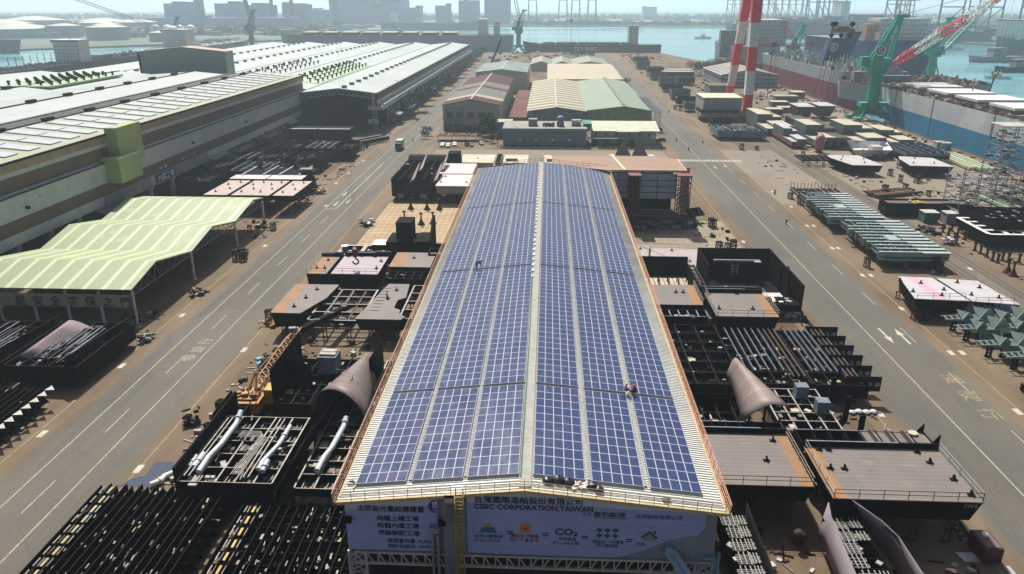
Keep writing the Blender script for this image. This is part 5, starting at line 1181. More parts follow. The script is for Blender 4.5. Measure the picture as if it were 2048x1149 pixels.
TZ = [(-60,-10,80,127,'rusty steel trestle on the brown ground behind the cone shell'),(-60,-10,127,150,'rusty steel trestle beneath the beam grid by the left road'),(-120,-77,100,260,'rusty steel trestle beside the open canopy posts'),(-120,-60,260,400,'rusty steel trestle in the strip before the open shed'),
      (20,60,100,230,'rusty steel trestle behind the open tub block'),(70,100,60,150,'rusty steel trestle near the white decks by the right road'),(70,104,150,262,'rusty steel trestle beside the grey green frame blocks'),(104,200,60,262,'rusty steel trestle among the rusty beams near the skip'),(70,200,262,340,'rusty steel trestle around the pointed deck plates'),(40,200,340,520,'rusty steel trestle near the white box shed'),(-1000,1000,-100,9000,'rusty steel trestle standing alone on the yard')]
for i, (x, y) in enumerate(tl):
    sc_ = rnd.uniform(.75,1.1)
    tlab = next(l_ for (xa,xb,ya,yb,l_) in TZ if xa <= x < xb and ya <= y < yb)
    if i == 0: ts.location = (x, y, 0); ts['label'] = tlab
    else: c_ = copy_tree(ts, (x, y, 0), rnd.random()*1.5, tlab); c_.scale = (sc_, sc_, sc_*rnd.uniform(.7,1.1))
# short rusty posts at the right
ps = thing('support_post', 'short rusty post standing on the brown ground at the right', 'post', (0,0,0), 'short rusty posts at the right')
k = MB(); k.tube((0,0,0),(0,0,.25),.6,10); k.tube((0,0,.25),(0,0,2.0),.3,10); k.build('stem', rust, ps); MB().tube((0,0,2.0),(0,0,2.3),.45,10).build('cap', black2, ps)
pl = [(110.7, 206.7),(110.6, 203.3),(113.7, 207.8),(109.9, 198.6),(112.9, 203.0),(116.6, 208.4),(113.1, 199.7),(114.5, 200.7),(108.6, 195.0),(110.8, 190.0),(110.9, 187.5),(111.0, 184.7),(110.9, 181.9),(111.3, 180.4),(113.4, 182.1),(114.4, 181.3),(116.6, 180.7)]
for i, (x, y) in enumerate(pl):
    if i == 0: ps.location = (x, y, 0)
    else: copy_tree(ps, (x, y, 0))
# ================================================================ RIGHT OF THE HALL
deck_block('large grey pink deck block with orange right strip touching the workshop front corner', 21.2, 76.8, 32.6, 88.4, 6, 2.6, deckm, 'R', 1.6, 'FR', 3.0, ((.8,.85),(.62,.45)), 71, legn=3)
r = deck_block('largest railed deck block at the lower right with open framing behind', 33.6, 73.8, 50.6, 84.6, 6.6, 2.9, deckm, 'L', 1.7, 'FRL', 4.2, ((.1,.93),(.17,.93),(.1,.55),(.2,.55),(.82,.93),(.85,.72),(.92,.4),(.95,.12)), 72, legn=4)
for x in (43.2,45.3,47.4): k = MB(); k.add([(x,84.8,6.6),(x,88.6,6.6),(x,88.6,6.9),(x,87.9,7.3),(x,85.2,7.3),(x+.1,84.8,6.6),(x+.1,88.6,6.6),(x+.1,88.6,6.9),(x+.1,87.9,7.3),(x+.1,85.2,7.3)], [(0,1,2,3,4),(9,8,7,6,5),(4,3,8,9)]); k.build('bracket', brownsteel, r)
MB().box(42,84.9,6.55,50.4,88.6,6.6).build('rear_deck', deckm, r)
k = MB(); k.tube((48.9,88.2,6.6),(48.9,88.2,6.9),.62,14); k.build('hatch_lid', deckcream, r)
for x, y in ((49.6,88.7),(50.4,86)): k = MB(); k.add([(x,y,6.6),(x+.9,y,6.6),(x+.9,y,7.9),(x,y+.2,6.6),(x+.9,y+.2,6.6),(x+.9,y+.2,7.9)], [(0,1,2),(5,4,3),(0,2,5,3),(1,4,5,2)]); k.build('corner_gusset', black, r)
text('lettering', '1W6', (49.2,73.9,5.7), .8, offwhite, r)
r = thing('curved_side_block', 'brown curved shell plate standing upright right of the workshop', 'hull shell', (31,99,0)); secs = []
for i in range(8):
    t = i/7; y = 91.5+t*14
    secs.append([(27.6+6.0*a_*(1-.72*t)+.8*t, y+(-1.6*a_+1.2*a_*a_)*(1-t), 2.2+(7.6-.2*t)*math.sin(min(1.57,.55+a_*1.3))-1.2*a_*a_) for a_ in (0,.2,.4,.6,.8,1)])
shell_part(r, secs, M('brown_grey_bent_plate', (.34,.275,.26), .5, .1, (.27,.22,.21), .25, seams=(1,3.5,.1,(.40,.34,.30)), spec=.12, wear=((.26,.15,.09), (1,.4,.4), .6, .57)), 'curved_shell_plate', .12)
k = MB()
for y in (92.5,96,99.5,103): k.bar((27.8,y,0),(28.2,y,5.6),.3); k.bar((28.2,y,1.2),(33-.2*(y-92),y,1.2),.3); k.bar((33-.28*(y-92),y,0),(33-.28*(y-92),y,6.2-.1*(y-92)),.25)
k.build('frame', black, r)
r = open_block('open frame with upright black fins right of the bent brown shell', 33.4, 89.8, 41.6, 104, 1.4, 4.6, 4, 6, 74, edge, [deckm, edge, deckcream], 0, '', M('dusty_plate', (.28,.23,.17), .8, 0, (.05,.05,.05), .7), 40)
for y in (90.3,95.5,101.2): k = MB(); k.add([(41.2,y,2.2),(42.8,y,4.6),(42.8,y,8.0),(43.5,y,8.0),(43.5,y,4),(41.6,y,1.2),(41.2,y+.35,2.2),(42.8,y+.35,4.6),(42.8,y+.35,8.0),(43.5,y+.35,8.0),(43.5,y+.35,4),(41.6,y+.35,1.2)], [(0,1,2,3,4,5),(11,10,9,8,7,6),(0,6,7,1),(2,8,9,3),(3,9,10,4),(1,7,8,2)]); k.build('upright_fin', black, r)
for x, y in ((38.6,101.5),(40.2,97)): MB().box(x-.9,y-.8,4.6,x+.9,y+.8,6.6).build('steel_box', bluegrey, r)
open_block('black framed block with tan floor between the workshop and the bent brown shell', 20.8, 90.8, 27.6, 99, 1.6, 4.6, 3, 3, 75, black2, [deckm, deckcream, brownsteel], 0, 'B', M('worn_tan_plate', (.25,.2,.15), .8, 0, (.04,.04,.04), .6), 20)
# black block with long parallel ribs
def ribs(root, x0, x1, y0, y1, z, n, ms, lean=0):
    for i in range(n):
        x = x0+(x1-x0)*i/max(1,n-1); k = MB(); k.bar((x,y0,z),(x+lean,y1,z),.13,.34); k.build('bright_rib', ms, root)
bb_ = open_block('black hull block with a few white spots in the shade of the workshop', 20.4, 105.5, 31.2, 128.5, 1.2, 4.4, 3, 6, 76, black2, [black2, edge, black, deckcream], 0, '', black, 26, s=.7)
r = open_block('black block with long grey ribs and yellowish clutter, left one of two', 31.6, 107.5, 42.4, 128.4, 1.2, 3.6, 4, 5, 77, black2, [black, chalky, edge, brownsteel, black2], 0, '', black, 40)
ribs(r, 33.0, 39, 111, 128, 4.1, 6, bluegrey); ribs(r, 40.0, 41.8, 109, 128, 4.1, 3, brownsteel)
r = open_block('black block with long grey ribs and notched right edge beside the road', 42.8, 107.5, 51.4, 128.4, 1.2, 3.6, 3, 5, 78, black2, [black, chalky, edge, brownsteel, black2], 0, '', black, 36)
ribs(r, 43.6, 47.6, 111, 128, 4.1, 5, bluegrey); ribs(r, 48.6, 50.2, 109, 128, 4.1, 3, brownsteel)
for i in range(6):
    y = 108.5+i*3.9; k = MB(); k.box(48,y,2,53.6,y+.12,4.6); k.build('notched_web', black2, r)
    k = MB()
    for dx in (-1.1,.2,1.4): k.tube((51.6+dx,y-.02,3.2),(51.6+dx,y+.16,3.2),.42,10)
    k.build('web_hole_rim', edge, r)
r2 = deck_block('pinkish deck block with orange right strip in the second row beside the road', 31.7, 128.9, 43.2, 141.0, 6, 3.0, deckm, 'R', 2.0, 'FRL', 3.4, ((.06,.9),(.1,.3),(.55,.95),(.65,.3)), 79)
deck_block('small tan deck block with orange right strip next to the workshop in the second row', 20.8, 134.2, 30.4, 145, 6, 3.0, deckm, 'R', 2.0, 'R', 0, ((.7,.6),(.55,.6)), 80)
open_block('narrow black frame in front of the small tan deck block', 22, 130.6, 30.6, 133.8, 3, 5.2, 5, 1, 81, bluegrey, None, 0, '', None, 5)
# big black tub with white floor
r = thing('open_tub_block', 'big black open tub shaped hull block with a white floor by the right road', 'hull block', (43,154,0))
k = MB(); x0, y0, x1, y1 = 34.4, 147, 50.6, 163.5
k.box(x0,y0,1.6,x1,y1,2.0); k.box(x0,y1-.3,2,x1,y1,8.2); k.box(x0,y0+4,2,x0+.3,y1,8.2); k.box(x1-.3,y0+1,2,x1,y1,8.2); k.box(x0+4,y0-4.6,1.6,x1+1.2,y0,3.0); k.box(x1+.9,y0-4.6,1.6,x1+1.2,y0+6,7.2); k.box(x1-.6,y0+5.8,2,x1+1.2,y0+6.1,7.6)
for x in (37,39.6,43,46.4): k.box(x,y1-1.0,2,x+.12,y1-.3,8.0)
k.build('shell_plate', black, r)
k = MB(); k.box(x0+.5,y0+.2,2.02,x1-.5,y0+4.6,2.12); k.build('white_floor', M('white_floor_paint', (.68,.66,.68), .6, 0, (.55,.53,.5), .6), r)
k = MB(); k.box(x0+3,y1-3.6,6.2,x1-3,y1-3.3,6.6,1); k.box(x0+3,y1-3.4,2,x1-3,y1-3.2,6.3,0); k.box(x1-4.4,y1-4.6,6.3,x1-3,y1-3.2,6.5,1); k.build('inner_bulkhead', [black2, offwhite], r)
k = MB(); k.sphere((38.2,149.8,3.2),1.0,8,6); k.build('green_bin', teal, r)
k = MB()
for x in (41.6,42.8): k.bar((x,y1-3.7,3.4),(x,y1-3.7,5.8),.12)
for z in (4.0,4.6,5.2): k.bar((41.6,y1-3.7,z),(42.8,y1-3.7,z),.1)
k.build('ladder', white, r)
legs(r, x0, y0, x1, y1, 1.6, 3); fittings(r, x0+5, y0-4.4, x1, y0-.2, 3.0, 16, [edge, black2, white], 82, 1)
r = thing('post_floor_block', 'black walled block with a pale striped floor full of short posts next to the workshop', 'hull block', (26.5,158,0))
x0, y0, x1, y1 = 20.6, 147.5, 32.4, 163.5
k = MB(); k.box(x0,y0,1.4,x1,y1,1.8); k.box(x0,y1-.3,1.8,x1,y1,6.0); k.box(x1-.3,y0,1.8,x1,y1,4.6); k.build('shell_plate', black, r)
MB().box(x0+.2,y0+.3,1.82,x1-.6,y1-2.4,1.9).build('pale_floor', M('pale_striped_floor', (.66,.58,.46), .7, 0, (.42,.33,.24), .5, seams=[(0,1.1,.3,(.20,.15,.1)),(1,3.6,.18,(.3,.24,.18))]), r)
for i in range(5):
    for j in range(3): MB().tube((x0+1.6+i*2.1+j*.4,y0+1.6+j*4.4,1.9),(x0+1.6+i*2.1+j*.4,y0+1.6+j*4.4,4.2),.14,6).build('post', black, r)
legs(r, x0, y0, x1, y1, 1.4, 2); railing(r, [(x1-.1,y0-1),(x1-.1,y1)], 4.6, edge)
r = thing('flat_plate_stack', 'flat pinkish deck plates with cables lying beside the rear workshop wall', 'hull block', (30,175,0))
k = MB(); z = 3.0
k.prism([(21,167),(24,167),(26,181),(21,181)], z-.2, z); k.prism([(24.3,167),(33,163),(40,163),(39.4,178),(26.4,180)], z-.2, z); k.build('deck_plate', M('pink_grey_plate', (.47,.40,.39), .5, 0, (.42,.36,.36), .2, seams=(1,1.5,.05,(.38,.32,.32))), r)
MB().prism([(21.5,168),(38.8,164.5),(38.5,177),(21.5,180)], .8, z-.21).build('side_shell', black, r)
for x, y in ((23,169),(23.4,178),(27,169),(31,177),(34,169),(38,176),(38.5,170),(30,166.5)): lug(r, x, y, z)
k = MB()
for a, b_ in (((24,180,3.1),(33,166,3.1)),((22,179,3.3),(39,178,3.3)),((22,181,4),(38.5,179,3.5)),((24.3,181,3.1),(26,167,3.1))): k.bar(a, b_, .07)
k.build('cable', edge, r)
open_block('dark walkway with slanted ladders between the post floor and the tub block', 32.8, 146, 34.2, 165, 1, 3.6, 1, 7, 83, rust, [rust, edge], 0, '', None, 12)
# brown roofed shelter on scaffold legs
sh_ = thing('movable_shelter', 'tall movable shelter with brown flat roof, white curtains and red scaffold legs', 'shelter', (29,218,0))
x0, y0, x1, y1 = 1.5, 209.5, 39.5, 229.5
P = [(17,209.5),(39,209.5),(38.9,229.5),(0.6,230.5)]
MB().prism([(x0,217),(17,209.5),(38.9,209.5),(38.9,226),(36,230),(x0,230.5)], 15.7, 16.0).build('roof', M('brown_roof_sheet', (.36,.23,.16), .7, 0, (.31,.2,.14), .3, seams=(0,.8,.08,(.30,.19,.13))), sh_)
k = MB(); k.bar((17,209.3,15.9),(39.1,209.3,15.9),.5,.7); k.bar((39.1,209.3,15.9),(39.1,226,15.9),.35); k.bar((x0,230.6,15.9),(36,230.2,15.9),.35); k.bar((22,209.5,16.1),(20,230,16.1),1.0,.12); k.build('roof_edge', M('cream_roof_edge', (.66,.58,.38), .6), sh_)
for x, w_ in ((24.4,2.8),(38.0,3.4)):
    k = MB()
    for dx in (0,w_/3,2*w_/3,w_):
        for y in (205,208): k.bar((x-w_/2+dx,y,0),(x-w_/2+dx,y,15.2),.22)
    z = 1
    while z < 15:
        for y in (205,208): k.bar((x-w_/2,y,z),(x+w_/2,y,z),.18); k.bar((x-w_/2,y,z),(x+w_/2,y,z+1.4),.14)
        z += 1.4
    k.build('scaffold_tower', M('dark_red_scaffold', (.13,.045,.035), .8, 0, (.07,.03,.025), .8), sh_)
    MB().box(x-w_/2-.3,204.7,15.2,x+w_/2+.3,208.3,15.6).build('tower_cap', brick, sh_)
for x0_, x1_ in ((17.6,23),(25.9,36.3)):
    k = MB(); k.box(x0_,208.6,8.2,x1_,208.75,15.3); k.build('curtain', M('white_blue_curtain', (.42,.47,.55), .7, 0, (.38,.43,.5), .4), sh_)
    k = MB()
    for z in (9.9,11.6,13.3): k.box(x0_,208.5,z,x1_,208.6,z+.12)
    k.box((x0_+x1_)/2-.06,208.48,8.2,(x0_+x1_)/2+.06,208.6,15.3); k.build('curtain_batten', black2, sh_)
MB().box(17,228,0,38.5,228.3,15.6).box(17,213,0,17.3,228,15.6).build('inner_wall', black, sh_)
k = MB(); k.box(17.5,209,3.4,37,212,3.7,0); k.box(17.5,209,4.8,36,209.2,5.0,1); k.box(18,208.9,3.0,33,209,3.2,1); k.build('platform', [brownsteel, edge], sh_)
fittings(sh_, 18, 203, 38, 209, 0, 70, [black2, edge, grey, rust], 84, 1.2, h=1.6, name='scrap_heap')
for x, y, z, a, l, mm in ((43.4,214,3,.5,'tilted black steel plate with a rim leaning right of the scaffold tower',black),(41.6,224,7,.0,'speckled brownish plate leaning against the scaffold tower',brownsteel)):
    r = thing('leaning_plate', l, 'hull plate', (x,y,0)); k = MB(); k.obox(x,y,z,4.8 if z<5 else .2,3.2 if z<5 else 14,.5 if z<5 else 13,a,0,.5 if z<5 else -.25); k.build('plate', mm, r); MB().bar((x,y,0),(x,y,z),.4).build('support_leg', teal, r)
for x, y, l in ((40.5,207.5,'teal winch unit at the front foot of the scaffold tower'),(41.5,218,'teal winch unit behind the scaffold tower')):
    r = thing('winch_unit', l, 'machine', (x,y,0)); MB().obox(x,y,.8,3.2,1.8,1.4,.3).build('housing', M('teal_machine_paint', (.09,.27,.27), .6), r); k = MB(); k.tube((x+1.8,y-.8,1),(x+1.8,y+.8,1),.7,10); k.build('drum', black2, r)
# road side oddments on the right
k = MB(); k.sphere((0,0,0),.01,4,2) if False else None
for i, (x, y) in enumerate(((79.5,112.2),(81.3,111.8),(83.2,112.4))): open_block(['left','middle','right'][i]+' dark brown machine frame in the low row at the right edge', x-.8, y-1.3, x+.8, y+1.5, .2, 1.5, 2, 3, 700+i, rust, [rust, black2, brick], 0, '', None, 6, legn=0)
wp = thing('white_bags', 'row of white sacks on the ground in front of the notched black block', 'sacks', (50,106,0)); 
for i in range(4): k = MB(); k.sphere((48.2+i*1.1,104.9+.2*(i%2),.3),.62,8,5,.55); k.build('sack', white, wp)
# ---- far right: across the road
def frame_ship(lab, x0, y0, x1, y1, z, seed):
    r = thing('grey_green_frame_block', lab, 'hull block', ((x0+x1)/2,(y0+y1)/2,0)); rr = random.Random(seed)
    xm = x0+(x1-x0)*.52; y = y0; n = 0
    k = MB(); kw = MB(); kg = MB()
    while y <= y1:
        cut = (x1-x0)*.0 if y < y0+(y1-y0)*.8 else 3; xl = x0+abs(math.sin(n*.9))*1.2+cut
        k.box(xl,y-.12,z-2.2,x1,y+.0,z-.1); kw.box(xl,y-.3,z-.1,x1,y+.22,z+.02); kw.box(xm+1.5,y-.9,z-.06,x1,y+.5,z+.0); y += 2.75; n += 1
    for x in (x0+1.4,x0+3.6,x0+5.8,xm,xm+1.6): kg.box(x-.1,y0,z-1.8,x+.05,y1-1,z-.4); kg.box(x-.28,y0,z-.4,x+.2,y1-1,z-.32)
    k.build('web_frame', palegreen, r); kw.build('web_flange', M('pale_blue_white_flange', (.55,.62,.62), .4, 0, (.42,.5,.5), 1), r); kg.build('longitudinal_frame', teal, r)
    k = MB(); k.add([(x0+.5,y0-.2,z-1.2),(x1,y0-.2,z-1.2),(x1,y1,z-1.2),(x0+2.5,y1,z-1.2),(x0+4,y0,z-2.9),(x1-.5,y0,z-2.4),(x1-.5,y1,z-2.4),(x0+5,y1,z-2.9)], [(4,5,1,0),(5,6,2,1),(7,4,0,3),(7,6,5,4),(6,7,3,2),(0,1,2,3)]); k.build('side_shell', teal, r)
    MB().box(x1-.1,y0,z-2,x1+.1,y1-1,z-.12).build('edge_plate', teal, r)
    MB().box(xm-2.4,y0+9,z-.5,xm+.5,y0+13,z+.2).build('teal_box', palegreen, r)
    legs(r, x0+3, y0, x1-1, y1, z-2.4, 3, black); fittings(r, x0+1, y0, xm, y1, z-1.1, 24, [palegreen, teal, bluegrey], seed, 1, h=.8)
    return r
frame_ship('grey green skeletal hull block with white ribs, far one of the pair along the rails', 78.5, 206, 93.8, 236, 4.4, 91)
frame_ship('grey green skeletal hull block with white ribs, near one of the pair along the rails', 79.5, 174.5, 96.2, 203.5, 4.4, 92)
open_block('rusty grid frame with upright pins behind the far grey green block', 80, 237, 95, 246, 1.5, 3, 8, 4, 93, edge, [rust, brownsteel], 0, '', None, 20, flr=False)
k = MB()
for i in range(14): k.bar((80+i*1.1,245.5,3),(80+i*1.1,245.5,4.8),.14)
tag(k.build('pin_row', rust), 'row of upright rusty pins on the grid frame by the rails', 'pins')
deck_block('white and pink deck block with railing at the right edge of the road', 74.5, 143.4, 84.2, 156.2, 4.5, 3.0, M('white_deck_with_pink_band', (.60,.58,.59), .5, 0, (.55,.52,.55), .3, seams=(0,9,2.6,(.50,.34,.40))), None, 1, 'F', 0, ((.1,.3),(.12,.8),(.5,.7),(.8,.4),(.6,.15)), 94, poly=[(74.2,143.4),(84.6,142.6),(83.4,156),(76.6,156.6)])
deck_block('white deck block right of the pink banded one', 84.9, 141.5, 92.6, 156, 4.5, 3.0, deckwhite, None, 1, 'FR', 0, ((.2,.3),(.3,.8),(.7,.6),(.8,.2)), 95, poly=[(85,142.5),(93.4,141),(92.2,154.5),(84.2,155.8)], shell=bluegrey)
def bracket_frame(lab, x, y):
    """pale green web with a tapered girder tail, two bent upright plates and a panelled foot"""
    r = thing('bracket_frame', lab, 'hull piece', (x,y,0)); z = 2.6
    k = MB()
    for dy in (-.9,.9): k.add([(x-3.6,y+dy,z),(x+6,y+dy,z-.6),(x+6,y+dy,z+.7),(x-3.6,y+dy,z+.15),(x-3.6,y+dy+.12,z),(x+6,y+dy+.12,z-.6),(x+6,y+dy+.12,z+.7),(x-3.6,y+dy+.12,z+.15)], [(0,1,2,3),(7,6,5,4),(3,2,6,7),(0,4,5,1)])
    for j in range(8): k.box(x-3+j*1.1,y-.8,z-.1,x-2.88+j*1.1,y+.9,z+.2+.06*j)
    k.build('tail_girder', palegreen, r)
    for dx, h, ln in ((-.6,1.7,1.9),(2.4,2.5,2.8)):
        k = MB(); k.add([(x+dx,y-1.4,z+.3),(x+dx+ln*.5,y-1.2,z+h),(x+dx+ln*.75,y-.9,z+h),(x+dx+ln*1.5,y+.8,z+.2),(x+dx+ln*.5,y+1.4,z+.2),(x+dx+.1,y+1.6,z+h*.8)], [(0,1,2,3),(3,2,1,0),(0,5,1),(1,5,0),(0,3,4,5),(5,4,3,0)]); k.bar((x+dx,y-1.4,z+.35),(x+dx+ln*.5,y-1.2,z+h+.05),.16); k.bar((x+dx+ln*.6,y-1.1,z+h+.05),(x+dx+ln*1.5,y+.8,z+.3),.3,.12); k.bar((x+dx+ln*.2,y+.2,z+.2),(x+dx+ln*.45,y-.2,z+h*.9),.12,.7); k.build('upright_bracket', palegreen, r)
    k = MB(); k.add([(x+.4,y-2.2,z-1.6),(x+3.0,y-2.6,z-1.4),(x+3.4,y-1.8,z+.5),(x+.2,y-1.6,z+.3),(x+.4,y-1.2,z-1.6),(x+3.0,y-1.6,z-1.4),(x+3.4,y-.8,z+.5),(x+.2,y-.6,z+.3)], [(0,1,2,3),(7,6,5,4),(3,2,6,7),(0,3,7,4),(1,5,6,2)]); 
    for t_ in (0,.33,.66,1): k.bar((x+.4-.2*t_,y-2.25+.6*t_,z-1.6+1.9*t_),(x+3.0+.4*t_,y-2.65+.8*t_,z-1.4+1.9*t_),.12,.3)
    k.build('panelled_foot', M('mid_green_grey_paint', (.13,.24,.22), .5) if 'mid_green_grey_paint' not in bpy.data.materials else bpy.data.materials['mid_green_grey_paint'], r)
    legs(r, x-2.5, y-1, x+5, y+1, z-.4, 3, black); return r
for x, y, l in ((81.0,138.0,'pale green bracket frame closest to the white decks, tail pointing at the road'),(88.5,138.6,'pale green bracket frame right of the one closest to the white decks'),(81.2,133.4,'pale green bracket frame with panelled foot in the second row'),(89,134.2,'pale green bracket frame at the right of the second row'),(81.6,126.4,'pale green bracket frame with long tail in the third row'),(83.4,121.6,'lowest pale green bracket frame, foot nearest the brown machine parts')): bracket_frame(l, x, y)
deck_block('pale grey pointed deck plate on stands near the rails, left one of two', 110.2, 279, 123.1, 298, 4.2, 2.8, deckwhite, None, 1, '', 0, ((.1,.5),(.3,.8),(.6,.2),(.8,.6)), 97, poly=[(112,279),(123.2,278.6),(121.5,298),(109.5,298.5),(108.8,293)], webs=False)
deck_block('pale grey pointed deck plate on stands, right one of two', 133, 278, 148, 296, 4.2, 2.8, deckwhite, None, 1, '', 0, ((.2,.3),(.5,.8),(.7,.3)), 98, poly=[(133,279),(148,277.6),(148,294),(136.5,297),(134.5,292)], webs=False)
# superstructure pieces, cream topped stepped blocks
def step_block(lab, x, y, L, W, h, a, m1, m2, m3=None):
    r = thing('stepped_section', lab, 'hull section', (x,y,0)); r.rotation_euler = (0,0,a); ORG[r.name] = (0,0,0)
    k = MB(); k.box(-W/2,-L/2,1,-W/2+W*.35,L/2,1+h); k.box(-W/2,L/2-W*.4,1,W/2,L/2,1+h); k.box(-W/2,-L/2,1,W/2,L/2,1+h*.42); k.build('body', m2, r)
    k = MB(); k.box(-W/2,-L/2,1+h,-W/2+W*.35,L/2,1+h+.15); k.box(-W/2+W*.35,L/2-W*.4,1+h,W/2,L/2,1+h+.15); k.box(-W/2+W*.35,-L/2,1+h*.42,W/2,L/2-W*.4,1+h*.42+.15); k.build('top_plate', m1, r)
    k = MB(); k.box(-W/2,-L/2-.1,1,W/2,-L/2,1+h*.42); k.box(-W/2,-L/2-.1,1+h*.42,-W/2+W*.35,-L/2,1+h); k.build('end_plate', m3 or black2, r)
    for i in (-1,1):
        for j in (-1,1): MB().box(i*W*.35-.3,j*L*.4-.3,0,i*W*.35+.3,j*L*.4+.3,1).build('support_leg', rust, r)
    return r
gt = M('grey_teal_section_paint', (.13,.18,.17), .6, 0, (.085,.12,.12), .25, wear=((.30,.28,.22), (1,1,1), .4, .62))
def notch_block(lab, x, y, W, L, h, m3=None, flip=1):
    """channel shaped section: tall rear and side walls round a lower bench"""
    r = thing('stepped_section', lab, 'hull section', (x,y,0)); z0 = 1.2; w1 = W*.34
    sx = (lambda a: x+a) if flip > 0 else (lambda a: x+W-a)
    k = MB()
    for x0_, y0_, x1_, y1_, zt_ in ((w1,0,W,L*.45,h*.55),(0,L*.45,W*.62,L,h),(W*.62,L*.45,W,L,h*.8),(0,0,w1,L*.45,h*.35)): k.box(sx(x0_), y+y0_, z0, sx(x1_), y+y1_, z0+zt_)
    k.build('body', gt, r)
    k = MB()
    for x0_, y0_, x1_, y1_, zt_ in ((w1,0,W,L*.45,h*.55),(0,L*.45,W*.62,L,h),(W*.62,L*.45,W,L,h*.8),(0,0,w1,L*.45,h*.35)): k.box(sx(x0_)-.1, y+y0_-.1, z0+zt_, sx(x1_)+.1, y+y1_+.1, z0+zt_+.15)
    k.build('top_plate', deckcream if m3 is None else deckwhite, r)
    k = MB()
    for i in range(4): xx = x+W*(i+.5)/4; k.box(xx-.5,y-.12,z0+.3,xx+.5,y-.02,z0+h*.3)
    k.build('end_panel', m3 or black2, r)
    if m3: MB().box(x-.15,y,z0,x-.02,y+L,z0+h*.3).build('red_side', m3, r)
    legs(r, x, y, x+W, y+L, z0, 3); return r
for x, y, W, L, h, m3, lab in ((105,368,12,42,6.5,None,'stepped cream and grey section nearest the gantry crane foot'),(107,334,6,31,5.5,brick,'dark stepped section with a red end beside the pink disc'),(117,334,13,33,7,None,'long stepped section with cream top behind the pink disc'),(134,334,13,34,7,None,'long stepped section with cream top, right of the pink disc one'),(150,336,10,28,5,None,'stepped section at the quay side end of the row'),(121,372,12,22,5,None,'stepped section in the second row behind the pink disc')):
    notch_block(lab, x, y, W, L, h, m3)
r = thing('white_frame_section', 'white open topped hull section with notched rim behind the left pointed deck plate', 'hull section', (133,322,0)); k = MB(); k.add([(127,312,1),(137,312,1),(142,330,1),(132,334,1),(124.5,311,4),(140,311,4),(146,331,4),(130.5,336,4)], [(0,1,5,4),(1,2,6,5),(2,3,7,6),(3,0,4,7),(3,2,1,0)]); k.build('body', white, r); MB().box(133,313,3,137,318,5).build('cap', offwhite, r); legs(r,128,313,138,330,1,2)
open_block('dark grey open hull section behind the right pointed deck plate', 143, 305, 160, 330, 1.5, 4, 5, 5, 401, bluegrey, [deckwhite, bluegrey, black2], 0, '', None, 20, body=bluegrey)
for (px_, m_, lab) in (((138.5,426),brick,'red fronted trapezoid hull piece, left one'),((151,430),brick,'red fronted trapezoid hull piece, right one')):
    x, y = px_; r = thing('trapezoid_section', lab, 'hull section', (x,y,0)); k = MB()
    k.add([(x-2.5,y-5,1.5),(x+3.5,y-5,1.5),(x+3.5,y+5,1.5),(x-2.5,y+5,1.5),(x-4.0,y-8,7.5),(x+5.0,y-8,7.5),(x+5.0,y+8,7.5),(x-4.0,y+8,7.5)], [(0,1,5,4),(1,2,6,5),(2,3,7,6),(3,0,4,7),(3,2,1,0)]); k.build('body', gt, r)
    k = MB(); k.quad((x-4.1,y-8.05,7.5),(x-2.6,y-5.1,1.5),(x-2.6,y+5,1.5),(x-4.1,y+8,7.5)); k.build('red_side', m_, r); MB().box(x-4.2,y-8.3,7.5,x+5.2,y+8.3,7.7).build('top_plate', deckwhite, r); legs(r, x-3, y-3, x+4, y+3, 1.5, 2)
for (px_, w_, l_, h_, lab) in (((127.3, 438.2),9,7,4,'small cream topped box section behind the gantry foot'),((152.4, 500.9),14,8,4,'wide cream topped box section in the far row'),((140.9, 475.7),10,7,3.5,'grey box section in front of the wide cream one'),((140.1, 453.3),12,6,3,'low white panel section right of the gantry'),((167.0, 526.0),8,10,4,'cream box near the dock railing')):
    x, y = px_; r = thing('box_section', lab, 'hull section', (x,y,0)); MB().box(x-w_/2,y-l_/2,.8,x+w_/2,y+l_/2,h_).build('body', gt, r); MB().box(x-w_/2-.2,y-l_/2-.2,h_,x+w_/2+.2,y+l_/2+.2,h_+.2).build('top_plate', deckcream, r); legs(r, x-w_/2, y-l_/2, x+w_/2, y+l_/2, .8, 2)
x, y = 116.2, 326.8; r = thing('pink_disc', 'pink round bulbous bow cap standing on end', 'hull piece', (x,y,0)); k = MB()
n0 = 14; k.v += [(x+2.4*math.cos(2*math.pi*i/n0), y, 4.2+4.0*math.sin(2*math.pi*i/n0)) for i in range(n0)]+[(x+1.2*math.cos(2*math.pi*i/n0), y-1.3, 4.2+2.2*math.sin(2*math.pi*i/n0)) for i in range(n0)]; k.f += [(i,(i+1)%n0,n0+(i+1)%n0,n0+i) for i in range(n0)]+[tuple(range(n0,2*n0)), tuple(range(n0-1,-1,-1))]; k.m += [0]*(n0+2)
k.build('cap', M('pink_primer', (.5,.2,.2), .6), r, True); MB().box(x-1.5,y-1,0,x+1.5,y+1,.5).build('support_leg', rust, r)
r = open_block('low rusty grid platform in front of the pink disc', 99.5+0, 296, 117, 306, 1.5, 2.8, 7, 3, 99, brownsteel, [brick, black2], 0, '', None, 20, flr=False)
